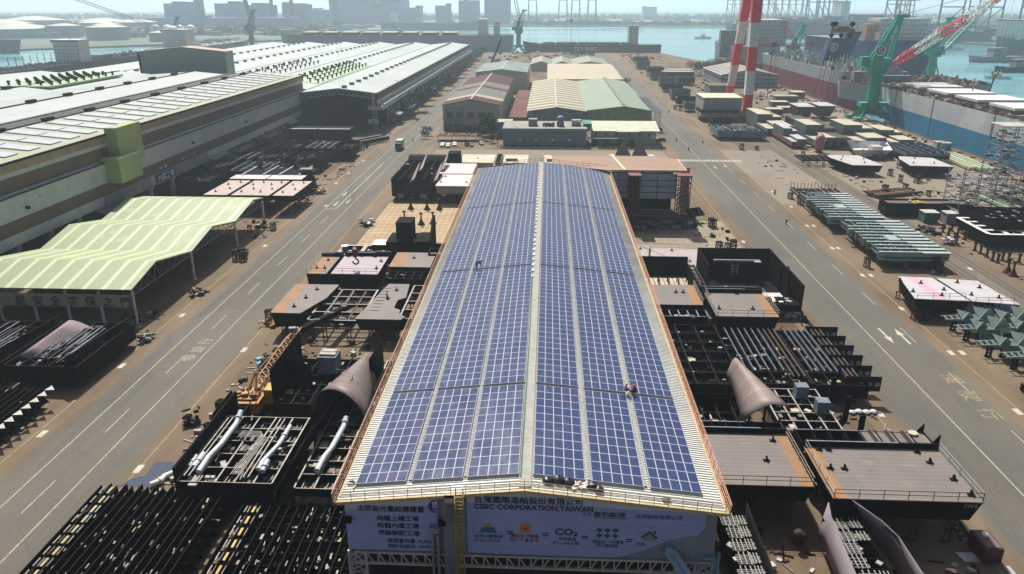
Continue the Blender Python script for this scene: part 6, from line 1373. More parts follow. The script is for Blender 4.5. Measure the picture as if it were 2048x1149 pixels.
# grey blue bundles, dark deck, shed on the right of the road
for i, (a, lab) in enumerate((((85.0, 363.6),'blue grey tangled steel block by the rails, left one'),((95.4, 362.7),'blue grey tangled steel block by the rails, right one'))):
    x, y = a; open_block(lab, x-6, y-9, x+6, y+9, 1.5, 4.6, 4, 5, 100+i, bluegrey, [bluegrey, palegreen, bluegrey, white], 3, '', bluegrey, 60, legn=3, body=bluegrey)
x, y = 92.1, 421.0; open_block('dark hull block with brown crossed top behind the blue grey pair', x-10, y-8, x+10, y+8, 2.5, 6, 8, 5, 104, rust, [deckcream, brownsteel, deckm], 0, 'F', M('tan_plate', (.4,.33,.24), .8), 60, wallh=.2)
r = thing('box_shed', 'white topped box shed on stilts beside the right road', 'shed', (90,420,0)); MB().box(83.5,416,3,104,438,12).build('wall', M('grey_white_box_wall', (.46,.46,.42), .7, seams=(0,2,.1,(.38,.38,.35))), r); MB().box(83.2,415.7,12,104.3,438.3,12.4).build('roof', M('pale_yellow_roof', (.70,.68,.52), .6), r); legs(r, 84, 417, 103, 437, 3, 4)
rr = random.Random(8)
qs = [(86,398,8,8,'teal dark hull frame beside the white box shed'),(84,455,12,9,'long grey green frame block behind the box shed'),(82,480,9,8,'teal framed hull block along the right road'),(84,515,10,14,'grey green walled block along the right road'),(86,560,12,12,'dark brown cluttered block far along the right road'),(88,600,10,12,'pair of dull green blocks far along the right road'),(104,610,10,14,'second dull green block beside the rails'),(88,650,12,14,'dark cluttered block behind the green pair'),(92,700,12,16,'purple grey cluttered block near the quay end'),(88,760,10,16,'dark block at the far end of the right road'),(94,830,12,20,'last dark block before the end quay')]
for i, (x, y, w_, l_, lab) in enumerate(qs):
    open_block(lab, x-w_/2+2, y-l_/2, x+w_/2+4, y+l_/2, 1.5, 5+rr.random()*2, 3, 4, 110+i, rr.choice((bluegrey, edge, palegreen, rust)), [bluegrey, brownsteel, palegreen, black2, deckwhite], 0, rr.choice(('','L','B','F')), teal if i % 2 else black2, 26, body=teal if i % 2 else black2, wallh=1, legn=2)
# quay side workshops
gable('quay_workshop', 'grey brown gabled quay workshop with open side left of the gantry crane', 130, 172, 590, 660, 9, 13, M('brown_grey_striped_roof', (.24,.22,.2), .7, 0, (.16,.16,.16), .05, seams=(0,4.2,1.2,(.32,.29,.26))), M('grey_white_shed_wall', (.4,.43,.45), .7, seams=(2,3,1.2,(.1,.12,.14))), None, 'y', 1, 'workshop')
r = thing('store_shed', 'small grey store shed with flat brown roof beside the quay workshop', 'shed', (118,540,0)); MB().box(110,530,0,126,548,7).build('wall', M('grey_store_wall', (.27,.29,.28), .7), r); MB().box(109.6,529.6,7,126.4,548.4,7.4).build('roof', brownsteel, r)
for i, (x, y, w_, l_, z, m_, lab) in enumerate(((112,680,26,9,4,black2,'long low dark shed with white roof edge near the quay workshop'),(116,700,22,8,4,bluegrey,'long low shed with pale roof behind the dark one'),(160,700,14,10,6,palegreen,'pale green hut between quay workshop and trees'))):
    r = thing('low_shed', lab, 'shed', (x,y,0)); MB().box(x-w_/2,y-l_/2,0,x+w_/2,y+l_/2,z).build('wall', m_, r); MB().box(x-w_/2-.4,y-l_/2-.4,z,x+w_/2+.4,y+l_/2+.4,z+.4).build('roof', offwhite, r)
# pipes, girders and scaffolds near the quay
def girders(lab, pts, w_, h_, m_, n, gap, root=None):
    r = thing('girder_stack', lab, 'girders', (pts[0][0],pts[0][1],0))
    (xa, ya), (xb, yb) = pts; d = Vector((xb-xa,yb-ya,0)).normalized(); s_ = Vector((-d.y,d.x,0))
    for i in range(n):
        o_ = s_*gap*i; a = Vector((xa,ya,.5+h_/2+.15*(i%3)))+o_; b_ = Vector((xb,yb,.5+h_/2+.15*(i%3)))+o_+d*rnd.uniform(-3,2); MB().bar(a,b_,w_,h_).build('girder', m_[i % len(m_)], r)
    return r
ygr = M('pale_yellow_green_girder', (.52,.60,.38), .5, 0, (.44,.5,.33), .5); tan_ = M('pale_tan_girder', (.62,.55,.36), .6); mint = M('mint_green_girder', (.42,.62,.45), .5)
girders('stack of long pale yellow green girders beside the quay road', [(162.2, 320.0),(160.8, 288.3)], 1.0, 1.0, [ygr, tan_, ygr, tan_, mint], 6, 1.35)
girders('stack of mint and yellow girders at the right edge behind the scaffold', [(141.4, 246.4),(141.9, 223.3)], .8, .8, [mint, ygr, tan_, mint], 8, 1.3)
girders('thin tan girders lying left of the scaffold tower', [(130.6, 250.0),(131.3, 236.9)], .45, .45, [tan_, offwhite, palegreen], 4, 1.2)
girders('rusty brown beams lying beside the rails', [(107.7, 244.8),(123.8, 251.0)], .7, .7, [rust, orange, rust, brownsteel], 6, 1.1)
girders('pale grey and white beams stacked at the right edge', [(122.3, 210.7),(137.0, 214.4)], 1.1, .5, [bluegrey, white, bluegrey, white, edge], 6, 1.9)
r = thing('rubbish_skip', 'long dark steel skip with yellow scraps on top', 'skip', (114.5, 225.4, 0)); x, y = 114.5, 225.4
k = MB(); k.box(x-13,y-3,.6,x+12,y+3,.8); k.box(x-13,y-3,.6,x+12,y-2.7,4.2); k.box(x-13,y+2.7,.6,x+12,y+3,4.2); k.box(x-13,y-3,.6,x-12.7,y+3,4.2); k.box(x+11.7,y-3,.6,x+12,y+3,4.2); k.build('body', black2, r); MB().box(x-13,y-2.9,3.2,x+12,y+2.9,3.7).build('load', brownsteel, r); fittings(r, x-5, y-2, x+1, y+2, 3.7, 22, [yellow, chalky], 120, 1.2)
for a, m_, l in (((111.6, 217.5),green2,'dark green square bin in front of the dark skip'),((117.5, 216.7),grey,'grey square bin right of the green one'),((172.8, 335.3),cyan,'light blue tank by the quay road'),((171.6, 337.6),offwhite,'white tank beside the light blue one')):
    x, y = a; r = thing('steel_bin', l, 'bin', (x,y,0)); MB().box(x-2,y-1.8,0,x+2,y+1.8,3).build('body', m_, r); MB().box(x-2.15,y-1.95,3,x+2.15,y+1.95,3.2).build('rim', offwhite, r)
for i, (a, l) in enumerate((((106.2, 207.9),'dark tangled scrap heap beside the rails, left one'),((107.1, 205.1),'dark tangled scrap heap beside the rails, right one'),((106.8, 195.8),'red and grey scrap heap near the short posts'),((169.6, 302.7),'dark scrap heap on the quay road'),((22.1, 138.7) if False else (-54.0, 134.6),'yellow rod bundle at the road edge left of the beam grid'),((-47.6, 134.9),'green tubular bundle in front of the beam grid'),((-39.7, 135.8),'pale crate and steel bits in front of the beam grid'),((-80.5, 202.7),'pale yellow scrap beside the left tan decks'),((-72.8, 172.2) if False else (-76.3, 177.1),'dark machine parts beside the canopy post'),((-75.9, 243.1),'yellow and black machine beside the left tan decks'),((-76.1, 150.0),'white and red motor parts under the canopy edge'),((-53.3, 97.1),'black steel scrap bin beside the road near the pipe block'),((-75.8, 126.5),'tangled scrap at the corner of the dark blocks on the left'),((-48.1, 116.2),'light blue plastic drums near the black walls'),((-57.9, 206.4) if False else (-51.2, 205.6),'dark blue machine by the gridded floor'),((50.0, 143.3),'white tractor like machine beside the notched block'))):
    x, y = a; mm = [[black2,rust,grey],[black2,grey],[brick,grey,white],[black2],[yellow,chalky,oyellow],[green2,teal],[offwhite,edge,black2],[chalky,black2],[black2,rust],[yellow,black2],[offwhite,brick,black2],[black,rust,black2],[offwhite,black2],[cyan,cyan],[navy,black2,white],[white,offwhite,bluegrey]][i]
    r = thing('scrap_heap', l, 'scrap heap', (x,y,0)); rr = random.Random(i)
    k = MB()
    for j in range(26): k.obox(x+rr.gauss(0,.9),y+rr.gauss(0,.8),.25+abs(rr.gauss(0,.6)),rr.uniform(.2,1.4),rr.uniform(.2,1.2),rr.uniform(.15,.5),rr.random()*3,rr.randrange(len(mm)),rr.uniform(-.4,.4))
    o = k.build('loose_pieces', mm, r); o['kind'] = 'stuff'
def scaffold(lab, x, y, w_, h, m_, top=True, step=2.6):
    r = thing('scaffold_tower', lab, 'scaffold', (x,y,0)); k = MB()
    for i in (-1,0,1):
        for j in (-1,1): k.bar((x+i*w_/2,y+j*w_/2,0),(x+i*w_/2,y+j*w_/2,h),.2)
    z = step
    while z <= h:
        for j in (-1,1): k.bar((x-w_/2,y+j*w_/2,z),(x+w_/2,y+j*w_/2,z),.14); k.bar((x-w_/2,y+j*w_/2,z-step),(x+w_/2,y+j*w_/2,z),.1); k.bar((x+w_/2,y+j*w_/2,z-step),(x,y+j*w_/2,z),.1); k.bar((j*w_/2+x,y-w_/2,z),(j*w_/2+x,y+w_/2,z),.12)
        z += step
    k.build('frame', m_, r)
    fittings(r, x-w_/2, y-w_/2, x+w_/2, y+w_/2, 0, int(h*9), [bluegrey, edge, offwhite, black2], int(x), 1.3, name='stored_gear', h=h*.95)
    if top: k = MB(); k.box(x-w_/2-.5,y-w_/2-.5,h,x+w_/2+.5,y+w_/2+.5,h+.3); k.build('platform', offwhite, r)
    return r
galv = M('galvanised_scaffold', (.42,.45,.46), .4, .3, (.3,.33,.35), 1)
x, y = 123.1, 220.2; scaffold('wide scaffold tower with clutter left of the mint girders', x, y, 9, 15, galv, False, 1.9)
x, y = 145.8, 245.3; scaffold('tall scaffold tower with white platform in front of the blue hull', x, y, 8, 24, galv, True, 3)
x, y = 146.8, 235.8; scaffold('low scaffold at the right edge beside the tall tower', x, y, 9, 9, galv, False, 2)
k = MB(); x, y = 167.7, 266.3; k.tube((x,y,2.6),(x+14,y+1,2.6),2.6,14); tag(k.build('steel_cylinder', bluegrey), 'large grey steel cylinder at the right edge below the blue hull', 'cylinder')
open_block('black box block with bright beams at the right edge of the yard', 118, 196, 136, 214, 1.5, 5.6, 3, 3, 130, black2, [edge, bluegrey], 0, 'FL', None, 16, wallh=.6)
x, y = 118.7, 200.0; open_block('dark flat frame with white top plates at the right edge', x-4, y-8, x+16, y+8, 1.5, 4, 4, 4, 131, white, [edge, white, bluegrey], 0, '', None, 20, tw=1.1)
# quay railing and dock edge
qr = thing('quay_railing', 'long orange red railing along the dock edge on the right', 'railing', (178,300,0)); railing(qr, [(177.6,150),(177.6,640)], 0, M('orange_red_rail', (.5,.2,.13), .6), 1.4, 4); railing(qr, [(176.2,150),(176.2,640)], 0, M('orange_red_rail_worn', (.45,.22,.15), .6), 1.2, 4)
k = MB(); rr = random.Random(12)
for i in range(160): y = rr.uniform(200,620); k.obox(rr.uniform(168,176.0),y,.4,rr.uniform(.4,1.6),rr.uniform(.4,2.2),rr.uniform(.3,1.2),rr.random()*3,rr.randrange(4))
tag(k.build('quay_clutter', [rust, black2, yellow, grey]), 'scattered small gear along the quay edge below the ships', 'quay gear', kind='stuff')
k = MB()
for i in range(420): 
    x = rr.uniform(84,172); y = rr.uniform(330,720)
    if 96 < x < 107.5 or 82 < x < 106 and y < 440: continue
    k.obox(x,y,.5,rr.uniform(.4,2.2),rr.uniform(.5,2.4),rr.uniform(.3,1.6),rr.random()*3,rr.randrange(6))
tag(k.build('yard_clutter', [rust, black2, bluegrey, grey, brick, offwhite]), 'scattered small steel parts and crates across the quay side yard', 'yard clutter', kind='stuff')
# ================================================================ LEFT OF THE LEFT ROAD
r = ribbed_panel('black ribbed hull panel with a white saw tooth edge at the far left', -108, 78, -78.2, 101.5, 1.6, 1.2, 1.4, 2.0, 140, True, [black2, bluegrey, black2])
k = MB(); y = 78
while y < 101: k.add([(-78.2,y,3.1),(-76.7,y+.2,3.1),(-78.0,y+1.6,3.1)], [(0,1,2)]); y += 1.9
k.build('saw_tooth_edge', offwhite, r)
for i, (x0, x1, lab, mm) in enumerate(((-103,-89.6,'dark pipe filled hull block with a pinkish curved plate on its right side',brownsteel),(-88.4,-76.2,'dark pipe filled hull block with a black curved plate beside the left road',black2))):
    r = open_block(lab, x0, 106.5, x1, 124.5, 1.2, 4.4, 5, 6, 141+i, black2, [black2, offwhite, black, bluegrey], 16, '', black, 60, s=.6, pipem=M('dull_white_pipe', (.3,.32,.36), .6))
    x = x1-.8; shell_part(r, [[(x+(-3.4+3.2*math.sin(a_) if i == 0 else -1.8*math.cos(a_))+t*.8, 107+t*17, 2.6+3.6*math.sin(a_)*(1-.15*t)) for a_ in (1.5,1.15,.8,.4,0)] for t in (0,.2,.4,.6,.8,1)], black2, th=.15)
    if i == 0: shell_part(r, [[(-86.9+t*1.2+3.4*a_**1.3, 108.6+t*12+(1.2+1.5*t)*a_, (5.2+1.2*t)-(3.4)*a_**1.6) for a_ in (0,.2,.4,.6,.8,1)] for t in (0,.25,.5,.75,1)], M('pink_grey_bent_plate', (.33,.26,.28), .7, 0, (.28,.225,.24), .3, spec=.15), 'curved_plate', .15)
open_block('small dark hull block at the left edge under the slogan board', -118, 108, -104, 124, 1.2, 4, 5, 5, 143, black2, [teal, black2, offwhite], 3, '', black, 40, s=.6)
MB().box(0,0,0,0,0,0) if False else None
r = thing('orange_box', 'small orange box at the left edge before the dark blocks', 'box', (-104,101,0)); x, y = -93.0, 112.8; r.location = (x,y,0); ORG[r.name] = (x,y,0); MB().box(x-1.2,y-1,0,x+1.2,y+1,1.8).build('body', orange, r); MB().box(x-1.3,y-1.1,1.8,x+1.3,y+1.1,2.0).build('lid', chalky, r)
for i, (a, lab) in enumerate((((-103.3, 216.3, -94.6, 234.9),'leftmost of the four tan deck blocks behind the canopy'),((-95.7, 216.0, -87.0, 235.2),'second tan deck block behind the canopy'),((-89.5, 216.3, -82.0, 235.5),'third tan deck block behind the canopy'),((-83.0, 216.0, -75.3, 235.8),'rightmost tan deck block behind the canopy beside the road'))):
    w_ = 6.6 if i != 0 else 7; x0 = [-103.0,-94.6,-88.6,-81.9][i]; x1 = x0+[7.2,5.9,5.6,6.3][i]
    deck_block(lab, x0, 216, x1, 235.5, 6, 2.2, M('tan_deck_paint', (.50,.40,.36), .6, 0, (.43,.34,.31), .3, seams=(0,2.4,.05,(.38,.3,.27))) if i == 0 else bpy.data.materials['tan_deck_paint'], None, 1, '', 0, ((.3,.2),(.3,.7),(.7,.4),(.7,.85)), 150+i, legn=2)
for i, (x0, x1, lab) in enumerate(((-104,-92,'pink deck with white cross beams, left one behind the tan decks'),(-91.6,-80,'pink deck with white cross beams, right one behind the tan decks'))):
    r = deck_block(lab, x0, 238, x1, 244, 6, 2.4, deckpink, None, 1, '', 0, (), 155+i, legn=2)
    k = MB()
    for y in (247,250,253,256): k.bar((x0,y,5.4),(x1,y,5.4),.3,.5)
    k.build('cross_web', teal, r); k = MB()
    for x in (x0+2.5,x1-2.5): k.bar((x,243,6.3),(x+.3,258,6.3),.28)
    k.build('white_beam', white, r); MB().box(x0,244,2,x1,257,2.2).build('lower_plate', black, r)
rr = random.Random(33)
grid = [(-117,244,12,14),(-104,262,12,16),(-91,262,11,16),(-117,262,12,18),(-104,282,12,18),(-91,284,11,18),(-117,284,12,18),(-104,304,12,16),(-91,306,12,16),(-80.5+-1.5,306,6,14),(-117,306,12,14)]
wh = ['nearest the left hall columns','left of the dark funnel','with one pinkish upright plate','against the hall awning','in the middle of the dark yard','with bluish plates in the dark yard','below the brick coloured awning','in the rear row of the dark yard','at the rear right corner of the dark yard','beside the road at the rear corner','in the rear left corner of the dark yard']
for i, (x, y, w_, l_) in enumerate(grid):
    r = open_block('dark cluttered hull block '+wh[i], x-w_/2, y-l_/2, x+w_/2, y+l_/2, 1.2, 4+rr.random()*1.6, 4, 5, 160+i, rr.choice((black2, bluegrey, black2)), [bluegrey, black2, black2, black, edge], 2, rr.choice(('','B','R','')), black2, 40, s=.8, pipem=bluegrey, wallh=1.2, legn=2)
    if i in (1,2): shell_part(r, [[(x+2,y-6,4.6),(x+2.4,y-6,6),(x+2.6,y-6,7)],[(x+3.2,y-3,4.6),(x+3.8,y-3,8),(x+4.2,y-3,10)]], brownsteel)
    if i == 8: shell_part(r, [[(x-1,y-8.4,1),(x-1.4,y-8.4,3),(x-.6,y-8.4,4.2)],[(x+2,y-8.6,1),(x+2.2,y-8.6,3.2),(x+1.2,y-8.6,4.4)]], deckm)
r = thing('funnel_section', 'dark tapering funnel shaped section beside the left road', 'hull section', (-79.5,245,0)); k = MB(); k.tube((-81,247,.8),(-81,247,7),3.4,8,0,1.9); k.build('cone', black2, r); k = MB(); k.box(-83.2,246,7,-79,249,7.6); k.build('top_plate', teal, r); legs(r, -84, 245, -78, 249, .8, 2)
for i, (x0, x1, lab) in enumerate(((-119,-105.5,'long dark slab with white top edge in the open shed mouth, left one'),(-105,-90.5,'long dark slab with white top edge in the open shed mouth, right one'))):
    r = thing('long_slab', lab, 'hull section', (x0,345,0)); MB().box(x0,343,1.2,x1,352,5.6).build('body', black2, r); MB().box(x0,342.8,5.6,x1,344.2,5.8).build('white_edge', offwhite, r); legs(r, x0, 343, x1, 352, 1.2, 3)
girders('tilted pale edged steel channels right of the long slabs', [(-89,336),(-80,350)], .5, 1.6, [black2, offwhite, black2, edge], 5, -2.0)
r = thing('wheeled_cradle', 'dark low transporter on the yard beside the left road end', 'machine', (-95,325,0)); 
k = MB()
for i in range(10): k.obox(-112+i*3.6,328+rr.uniform(-1,1),1.5,1.0,1.2,2.8,rr.random(),i % 2)
tag(k.build('stand_row', [rust, black2]), 'row of rusty stands across the dirt strip before the open shed', 'stands', kind='stuff'); bpy.data.objects.remove(r)
# ---- vehicles
def wheel(root, x, y, r_=.33, w_=.22, ax='x'):
    k = MB(); a = (w_/2,0,0); k.tube((x-w_/2,y,r_),(x+w_/2,y,r_),r_,12); o = k.build('wheel', black, root); MB().tube((x-w_/2-.01,y,r_),(x+w_/2+.01,y,r_),r_*.5,8).build('rim', grey, o)
def car(lab, x, y, a, m_, group=None):
    r = thing('parked_car', lab, 'car', (0,0,0), group)
    k = MB(); k.extr([(-2.2,.35),(2.2,.35),(2.25,.8),(1.3,.95),(.7,1.42),(-1.3,1.45),(-2.1,1.0)], -.85, .85, 'x'); k.build('body', m_, r)
    k = MB(); k.box(-.87,-1.2,.98,.87,.72,1.32); k.build('window', glassm, r)
    for i in (-1,1):
        for j in (-1,1): wheel(r, i*.78, j*1.4)
    for i in (-1,1): MB().box(i*.6-.15,2.2,.6,i*.6+.15,2.27,.78).build('headlight', white, r)
    r.location = (x,y,0); r.rotation_euler.z = a; return r
cps = [(-46.6, 334.8),(-44.0, 333.6),(-41.4, 336.3),(-36.0, 336.5),(-33.8, 335.4),(-29.7, 339.4)]
for i, ((x, y), m_, l) in enumerate(zip(cps, (white, white, white, black, navy, grey), ('leftmost white car parked before the motorcycle shelter','second white car from the left before the shelter','white car third from the left before the shelter','black car in the shade before the shelter','dark blue car next to the black one','grey car at the right end of the parked row'))): car(l, x, y-1, R(180)+.05*i, m_, 'cars parked before the shelter')
x, y = 52.6, 351.1; car('dark car under the right end of the white annex', x, y, 1.4, black2)
x, y = 55.3, 381.6; car('black car at the corner of the white annex', x, y, 1.4, black)
msn = thing('motorcycle_shelter', 'low rack crowded with red and yellow motorcycles before the maroon roofed workshop', 'shelter', (-42,350,0))
for x in (-50.5,-44,-37.6,-31): MB().box(x-.1,345.9,0,x+.1,346.1,2.3).build('post', rust, msn)
k = MB(); k.box(-51,345.8,2.3,-30.5,352.5,2.45); k.build('roof', rust, msn); fittings(msn, -51, 345.8, -30.5, 352.5, 2.5, 150, [orange, red, chalky, brownsteel, white], 200, .6, name='motorcycles', h=.6)
tr = thing('delivery_truck', 'small teal truck with a white box top driving on the left road', 'truck', (-64.3,325,0)); x, y = -64.3, 325
MB().box(x-1.25,y-3.6,.7,x+1.25,y+2.2,1.1).build('chassis', black2, tr); MB().box(x-1.3,y-3.7,1.1,x+1.3,y-1.4,3.3).build('cab', teal, tr); MB().box(x-1.1,y-3.75,2.1,x+1.1,y-3.69,3.0).build('windscreen', glassm, tr); MB().box(x-1.35,y-1.3,1.1,x+1.35,y+4,4.1).build('cargo_box', M('teal_white_box_paint', (.5,.62,.6), .5), tr)
for i in (-1,1):
    for yy in (-2.6,2.2): wheel(tr, x+i*1.1, y+yy, .5, .3)
    MB().box(x+i*.95-.18,y-3.78,1.3,x+i*.95+.18,y-3.7,1.6).build('headlight', white, tr)
# ---- people
skin = M('skin', (.45,.27,.19), .6); cloth_d = M('dark_work_clothes', (.03,.035,.05), .9); cloth_b = M('grey_blue_shirt', (.3,.36,.45), .9); cloth_r = M('dark_red_jacket', (.32,.03,.04), .9)
helm_y = M('yellow_helmet', (.8,.62,.2), .4); helm_w = M('white_helmet', (.8,.8,.78), .4); cloth_g = M('olive_jacket', (.12,.14,.09), .9)
def person(lab, loc, joints, edges_, shirt, helm, rz=0, s=1.0):
    """one continuous skinned body; joints: name -> (x,y,z,r)"""
    r = thing('person', lab, 'person', loc); r.rotation_euler.z = rz; ORG[r.name] = (0,0,0)
    me = bpy.data.meshes.new('body'); nm = list(joints); me.from_pydata([tuple(c*s for c in joints[n][:3]) for n in nm], [(nm.index(a), nm.index(b)) for a, b in edges_], [])
    o = bpy.data.objects.new('body', me); C.objects.link(o); md = o.modifiers.new('skin', 'SKIN'); sd = o.modifiers.new('sub', 'SUBSURF'); sd.levels = sd.render_levels = 1
    for i, n in enumerate(nm): me.skin_vertices[0].data[i].radius = (joints[n][3]*s,)*2; me.skin_vertices[0].data[i].use_root = (n == 'pelvis')
    me.materials.append(shirt); bpy.context.view_layer.update()
    me2 = bpy.data.meshes.new_from_object(o.evaluated_get(bpy.context.evaluated_depsgraph_get())); bpy.data.objects.remove(o)
    me2.materials.clear(); me2.materials.append(shirt); me2.materials.append(cloth_d); me2.materials.append(skin)
    hz_ = joints['pelvis'][2]*s; hd = Vector(joints['head'][:3])*s
    hands = [Vector(joints[n][:3])*s for n in nm if n.startswith('hand')]; legpts = [(Vector(joints[a][:3])*s, Vector(joints[b][:3])*s) for a, b in edges_ if a.startswith(('pelvis','knee','foot','hip')) and b.startswith(('knee','foot','toe','hip'))]
    for f in me2.polygons:
        c_ = f.center
        if (c_-hd).length < .17*s or any((c_-h_).length < .1*s for h_ in hands): f.material_index = 2; continue
        for a, b in legpts:
            t = max(0, min(1, (c_-a).dot(b-a)/((b-a).length_squared+1e-9)))
            if (c_-(a+(b-a)*t)).length < .14*s: f.material_index = 1; break
    body = bpy.data.objects.new('body', me2); C.objects.link(body); body.parent = r
    k = MB(); k.sphere((hd.x,hd.y,hd.z+.05*s),.15*s,12,6,.9); k.v = [(a,b,max(c,hd.z+.02*s)) for a,b,c in k.v]; k.tube((hd.x,hd.y,hd.z+.02*s),(hd.x,hd.y,hd.z+.045*s),.18*s,12)
    k.build('helmet', helm, None); bpy.context.scene.collection.objects[-1].parent = r
    return r
EDG = [('pelvis','chest'),('chest','neck'),('neck','head'),('chest','shl'),('shl','ell'),('ell','hand_l'),('chest','shr'),('shr','elr'),('elr','hand_r'),('pelvis','knee_l'),('knee_l','foot_l'),('foot_l','toe_l'),('pelvis','knee_r'),('knee_r','foot_r'),('foot_r','toe_r')]
STAND = dict(pelvis=(0,0,.92,.14),chest=(0,0,1.28,.16),neck=(0,0,1.47,.06),head=(0,.01,1.62,.105),shl=(-.19,0,1.4,.07),ell=(-.25,.02,1.12,.05),hand_l=(-.24,.12,.86,.04),shr=(.19,0,1.4,.07),elr=(.25,.02,1.12,.05),hand_r=(.24,.1,.86,.04),knee_l=(-.1,.03,.5,.075),foot_l=(-.11,-.02,.08,.05),toe_l=(-.11,.14,.05,.04),knee_r=(.1,.03,.5,.075),foot_r=(.11,-.02,.08,.05),toe_r=(.11,.14,.05,.04))
BEND = dict(pelvis=(0,-.2,.85,.15),chest=(0,.2,1.08,.16),neck=(0,.38,1.12,.06),head=(0,.5,1.08,.105),shl=(-.19,.3,1.06,.07),ell=(-.24,.42,.78,.05),hand_l=(-.2,.55,.55,.04),shr=(.19,.3,1.06,.07),elr=(.24,.42,.78,.05),hand_r=(.2,.55,.55,.04),knee_l=(-.14,-.02,.48,.075),foot_l=(-.16,-.08,.08,.05),toe_l=(-.16,.1,.05,.04),knee_r=(.14,-.02,.48,.075),foot_r=(.16,-.08,.08,.05),toe_r=(.16,.1,.05,.04))
SIT = dict(pelvis=(0,0,.16,.16),chest=(0,.1,.52,.17),neck=(0,.16,.7,.06),head=(0,.2,.84,.11),shl=(-.2,.12,.63,.07),ell=(-.26,.3,.42,.05),hand_l=(-.12,.48,.34,.04),shr=(.2,.12,.63,.07),elr=(.26,.3,.42,.05),hand_r=(.12,.48,.34,.04),knee_l=(-.2,.42,.42,.08),foot_l=(-.2,.55,.08,.05),toe_l=(-.2,.7,.05,.04),knee_r=(.2,.42,.42,.08),foot_r=(.2,.55,.08,.05),toe_r=(.2,.7,.05,.04))
person('person crouching on the roof in a light blue shirt and yellow helmet', (9.75, 80.3, zroof(9.75)+.35), SIT, EDG, cloth_b, helm_y, R(-60), 1.25)
person('person crouching on the roof in a dark red jacket beside the one in blue', (11.1, 80.2, zroof(11.1)+.35), SIT, EDG, cloth_r, red, R(60), 1.25)
person('person in dark clothes bending over the panels on the left roof slope', (-11.9, 123.9, zroof(-11.9)+.35), BEND, EDG, cloth_d, cloth_d, R(-90), 1.3)
wk = [((69.3, 212.3),'person in olive clothes walking on the right road by the dashed line',cloth_g),((-87.8, 223.0) if False else (-78.5, 225.8),'person in a white helmet standing by the left tan decks, left one',cloth_b),((-77.4, 225.3),'person in a white helmet standing by the left tan decks, right one',white)]
for (x, y), l, m_ in wk: person(l, (x,y,0), STAND, EDG, m_, helm_w, 0, 1.1)
def rider(lab, x, y, a, m_):
    r = thing('motor_scooter', lab, 'scooter', (x,y,0)); r.rotation_euler.z = a; ORG[r.name] = (0,0,0)
    for yy in (-.62,.62): k = MB(); k.tube((-.07,yy,.28),(.07,yy,.28),.28,12); k.build('wheel', black, r)
    k = MB(); k.box(-.14,-.7,.35,.14,.0,.75); k.box(-.2,.0,.25,.2,.35,.35); k.bar((0,.35,.3),(0,.55,1.0),.12); k.bar((-.32,.5,1.02),(.32,.5,1.02),.05); k.build('body', m_, r); MB().box(-.14,-.6,.75,.14,-.02,.83).build('seat', black, r)
    P = dict(SIT); P = {n:(v[0],v[1]-.3,v[2]+.72,v[3]) for n, v in SIT.items()}
    for s_ in 'lr': 
        sx = -1 if s_ == 'l' else 1; P['hand_'+s_] = (sx*.28,.45,1.02,.04); P['knee_'+s_] = (sx*.17,.12,.78,.075); P['foot_'+s_] = (sx*.15,.12,.4,.05); P['toe_'+s_] = (sx*.15,.27,.38,.04)
    person('person riding the '+lab.replace('motor scooter','scooter'), (x,y,0), P, EDG, cloth_d, helm_w, a)
    return r
for (x, y), l, a, m_ in (((76.3, 249.5),'motor scooter on the right road beside the grid frame',3.1,black2),((61.4, 328.9),'motor scooter near the zebra crossing',3.1,black2),((-70.5, 407.9),'motor scooter on the left road near the open shed',.1,black2),((-62.0, 345.7),'motor scooter on the left road right of the truck',.1,black2),((70.3, 447.9),'motor scooter on the right road near the pipe rack',3.1,black2),((72.5, 585.1),'motor scooter far along the right road',3.1,rust),((70.5, 345.3),'dark motor scooter in the middle of the right road',3.0,black2),((59.7, 351.4),'motor scooter near the stairs of the annex',3.1,chalky)): rider(l, x, y, a, m_)

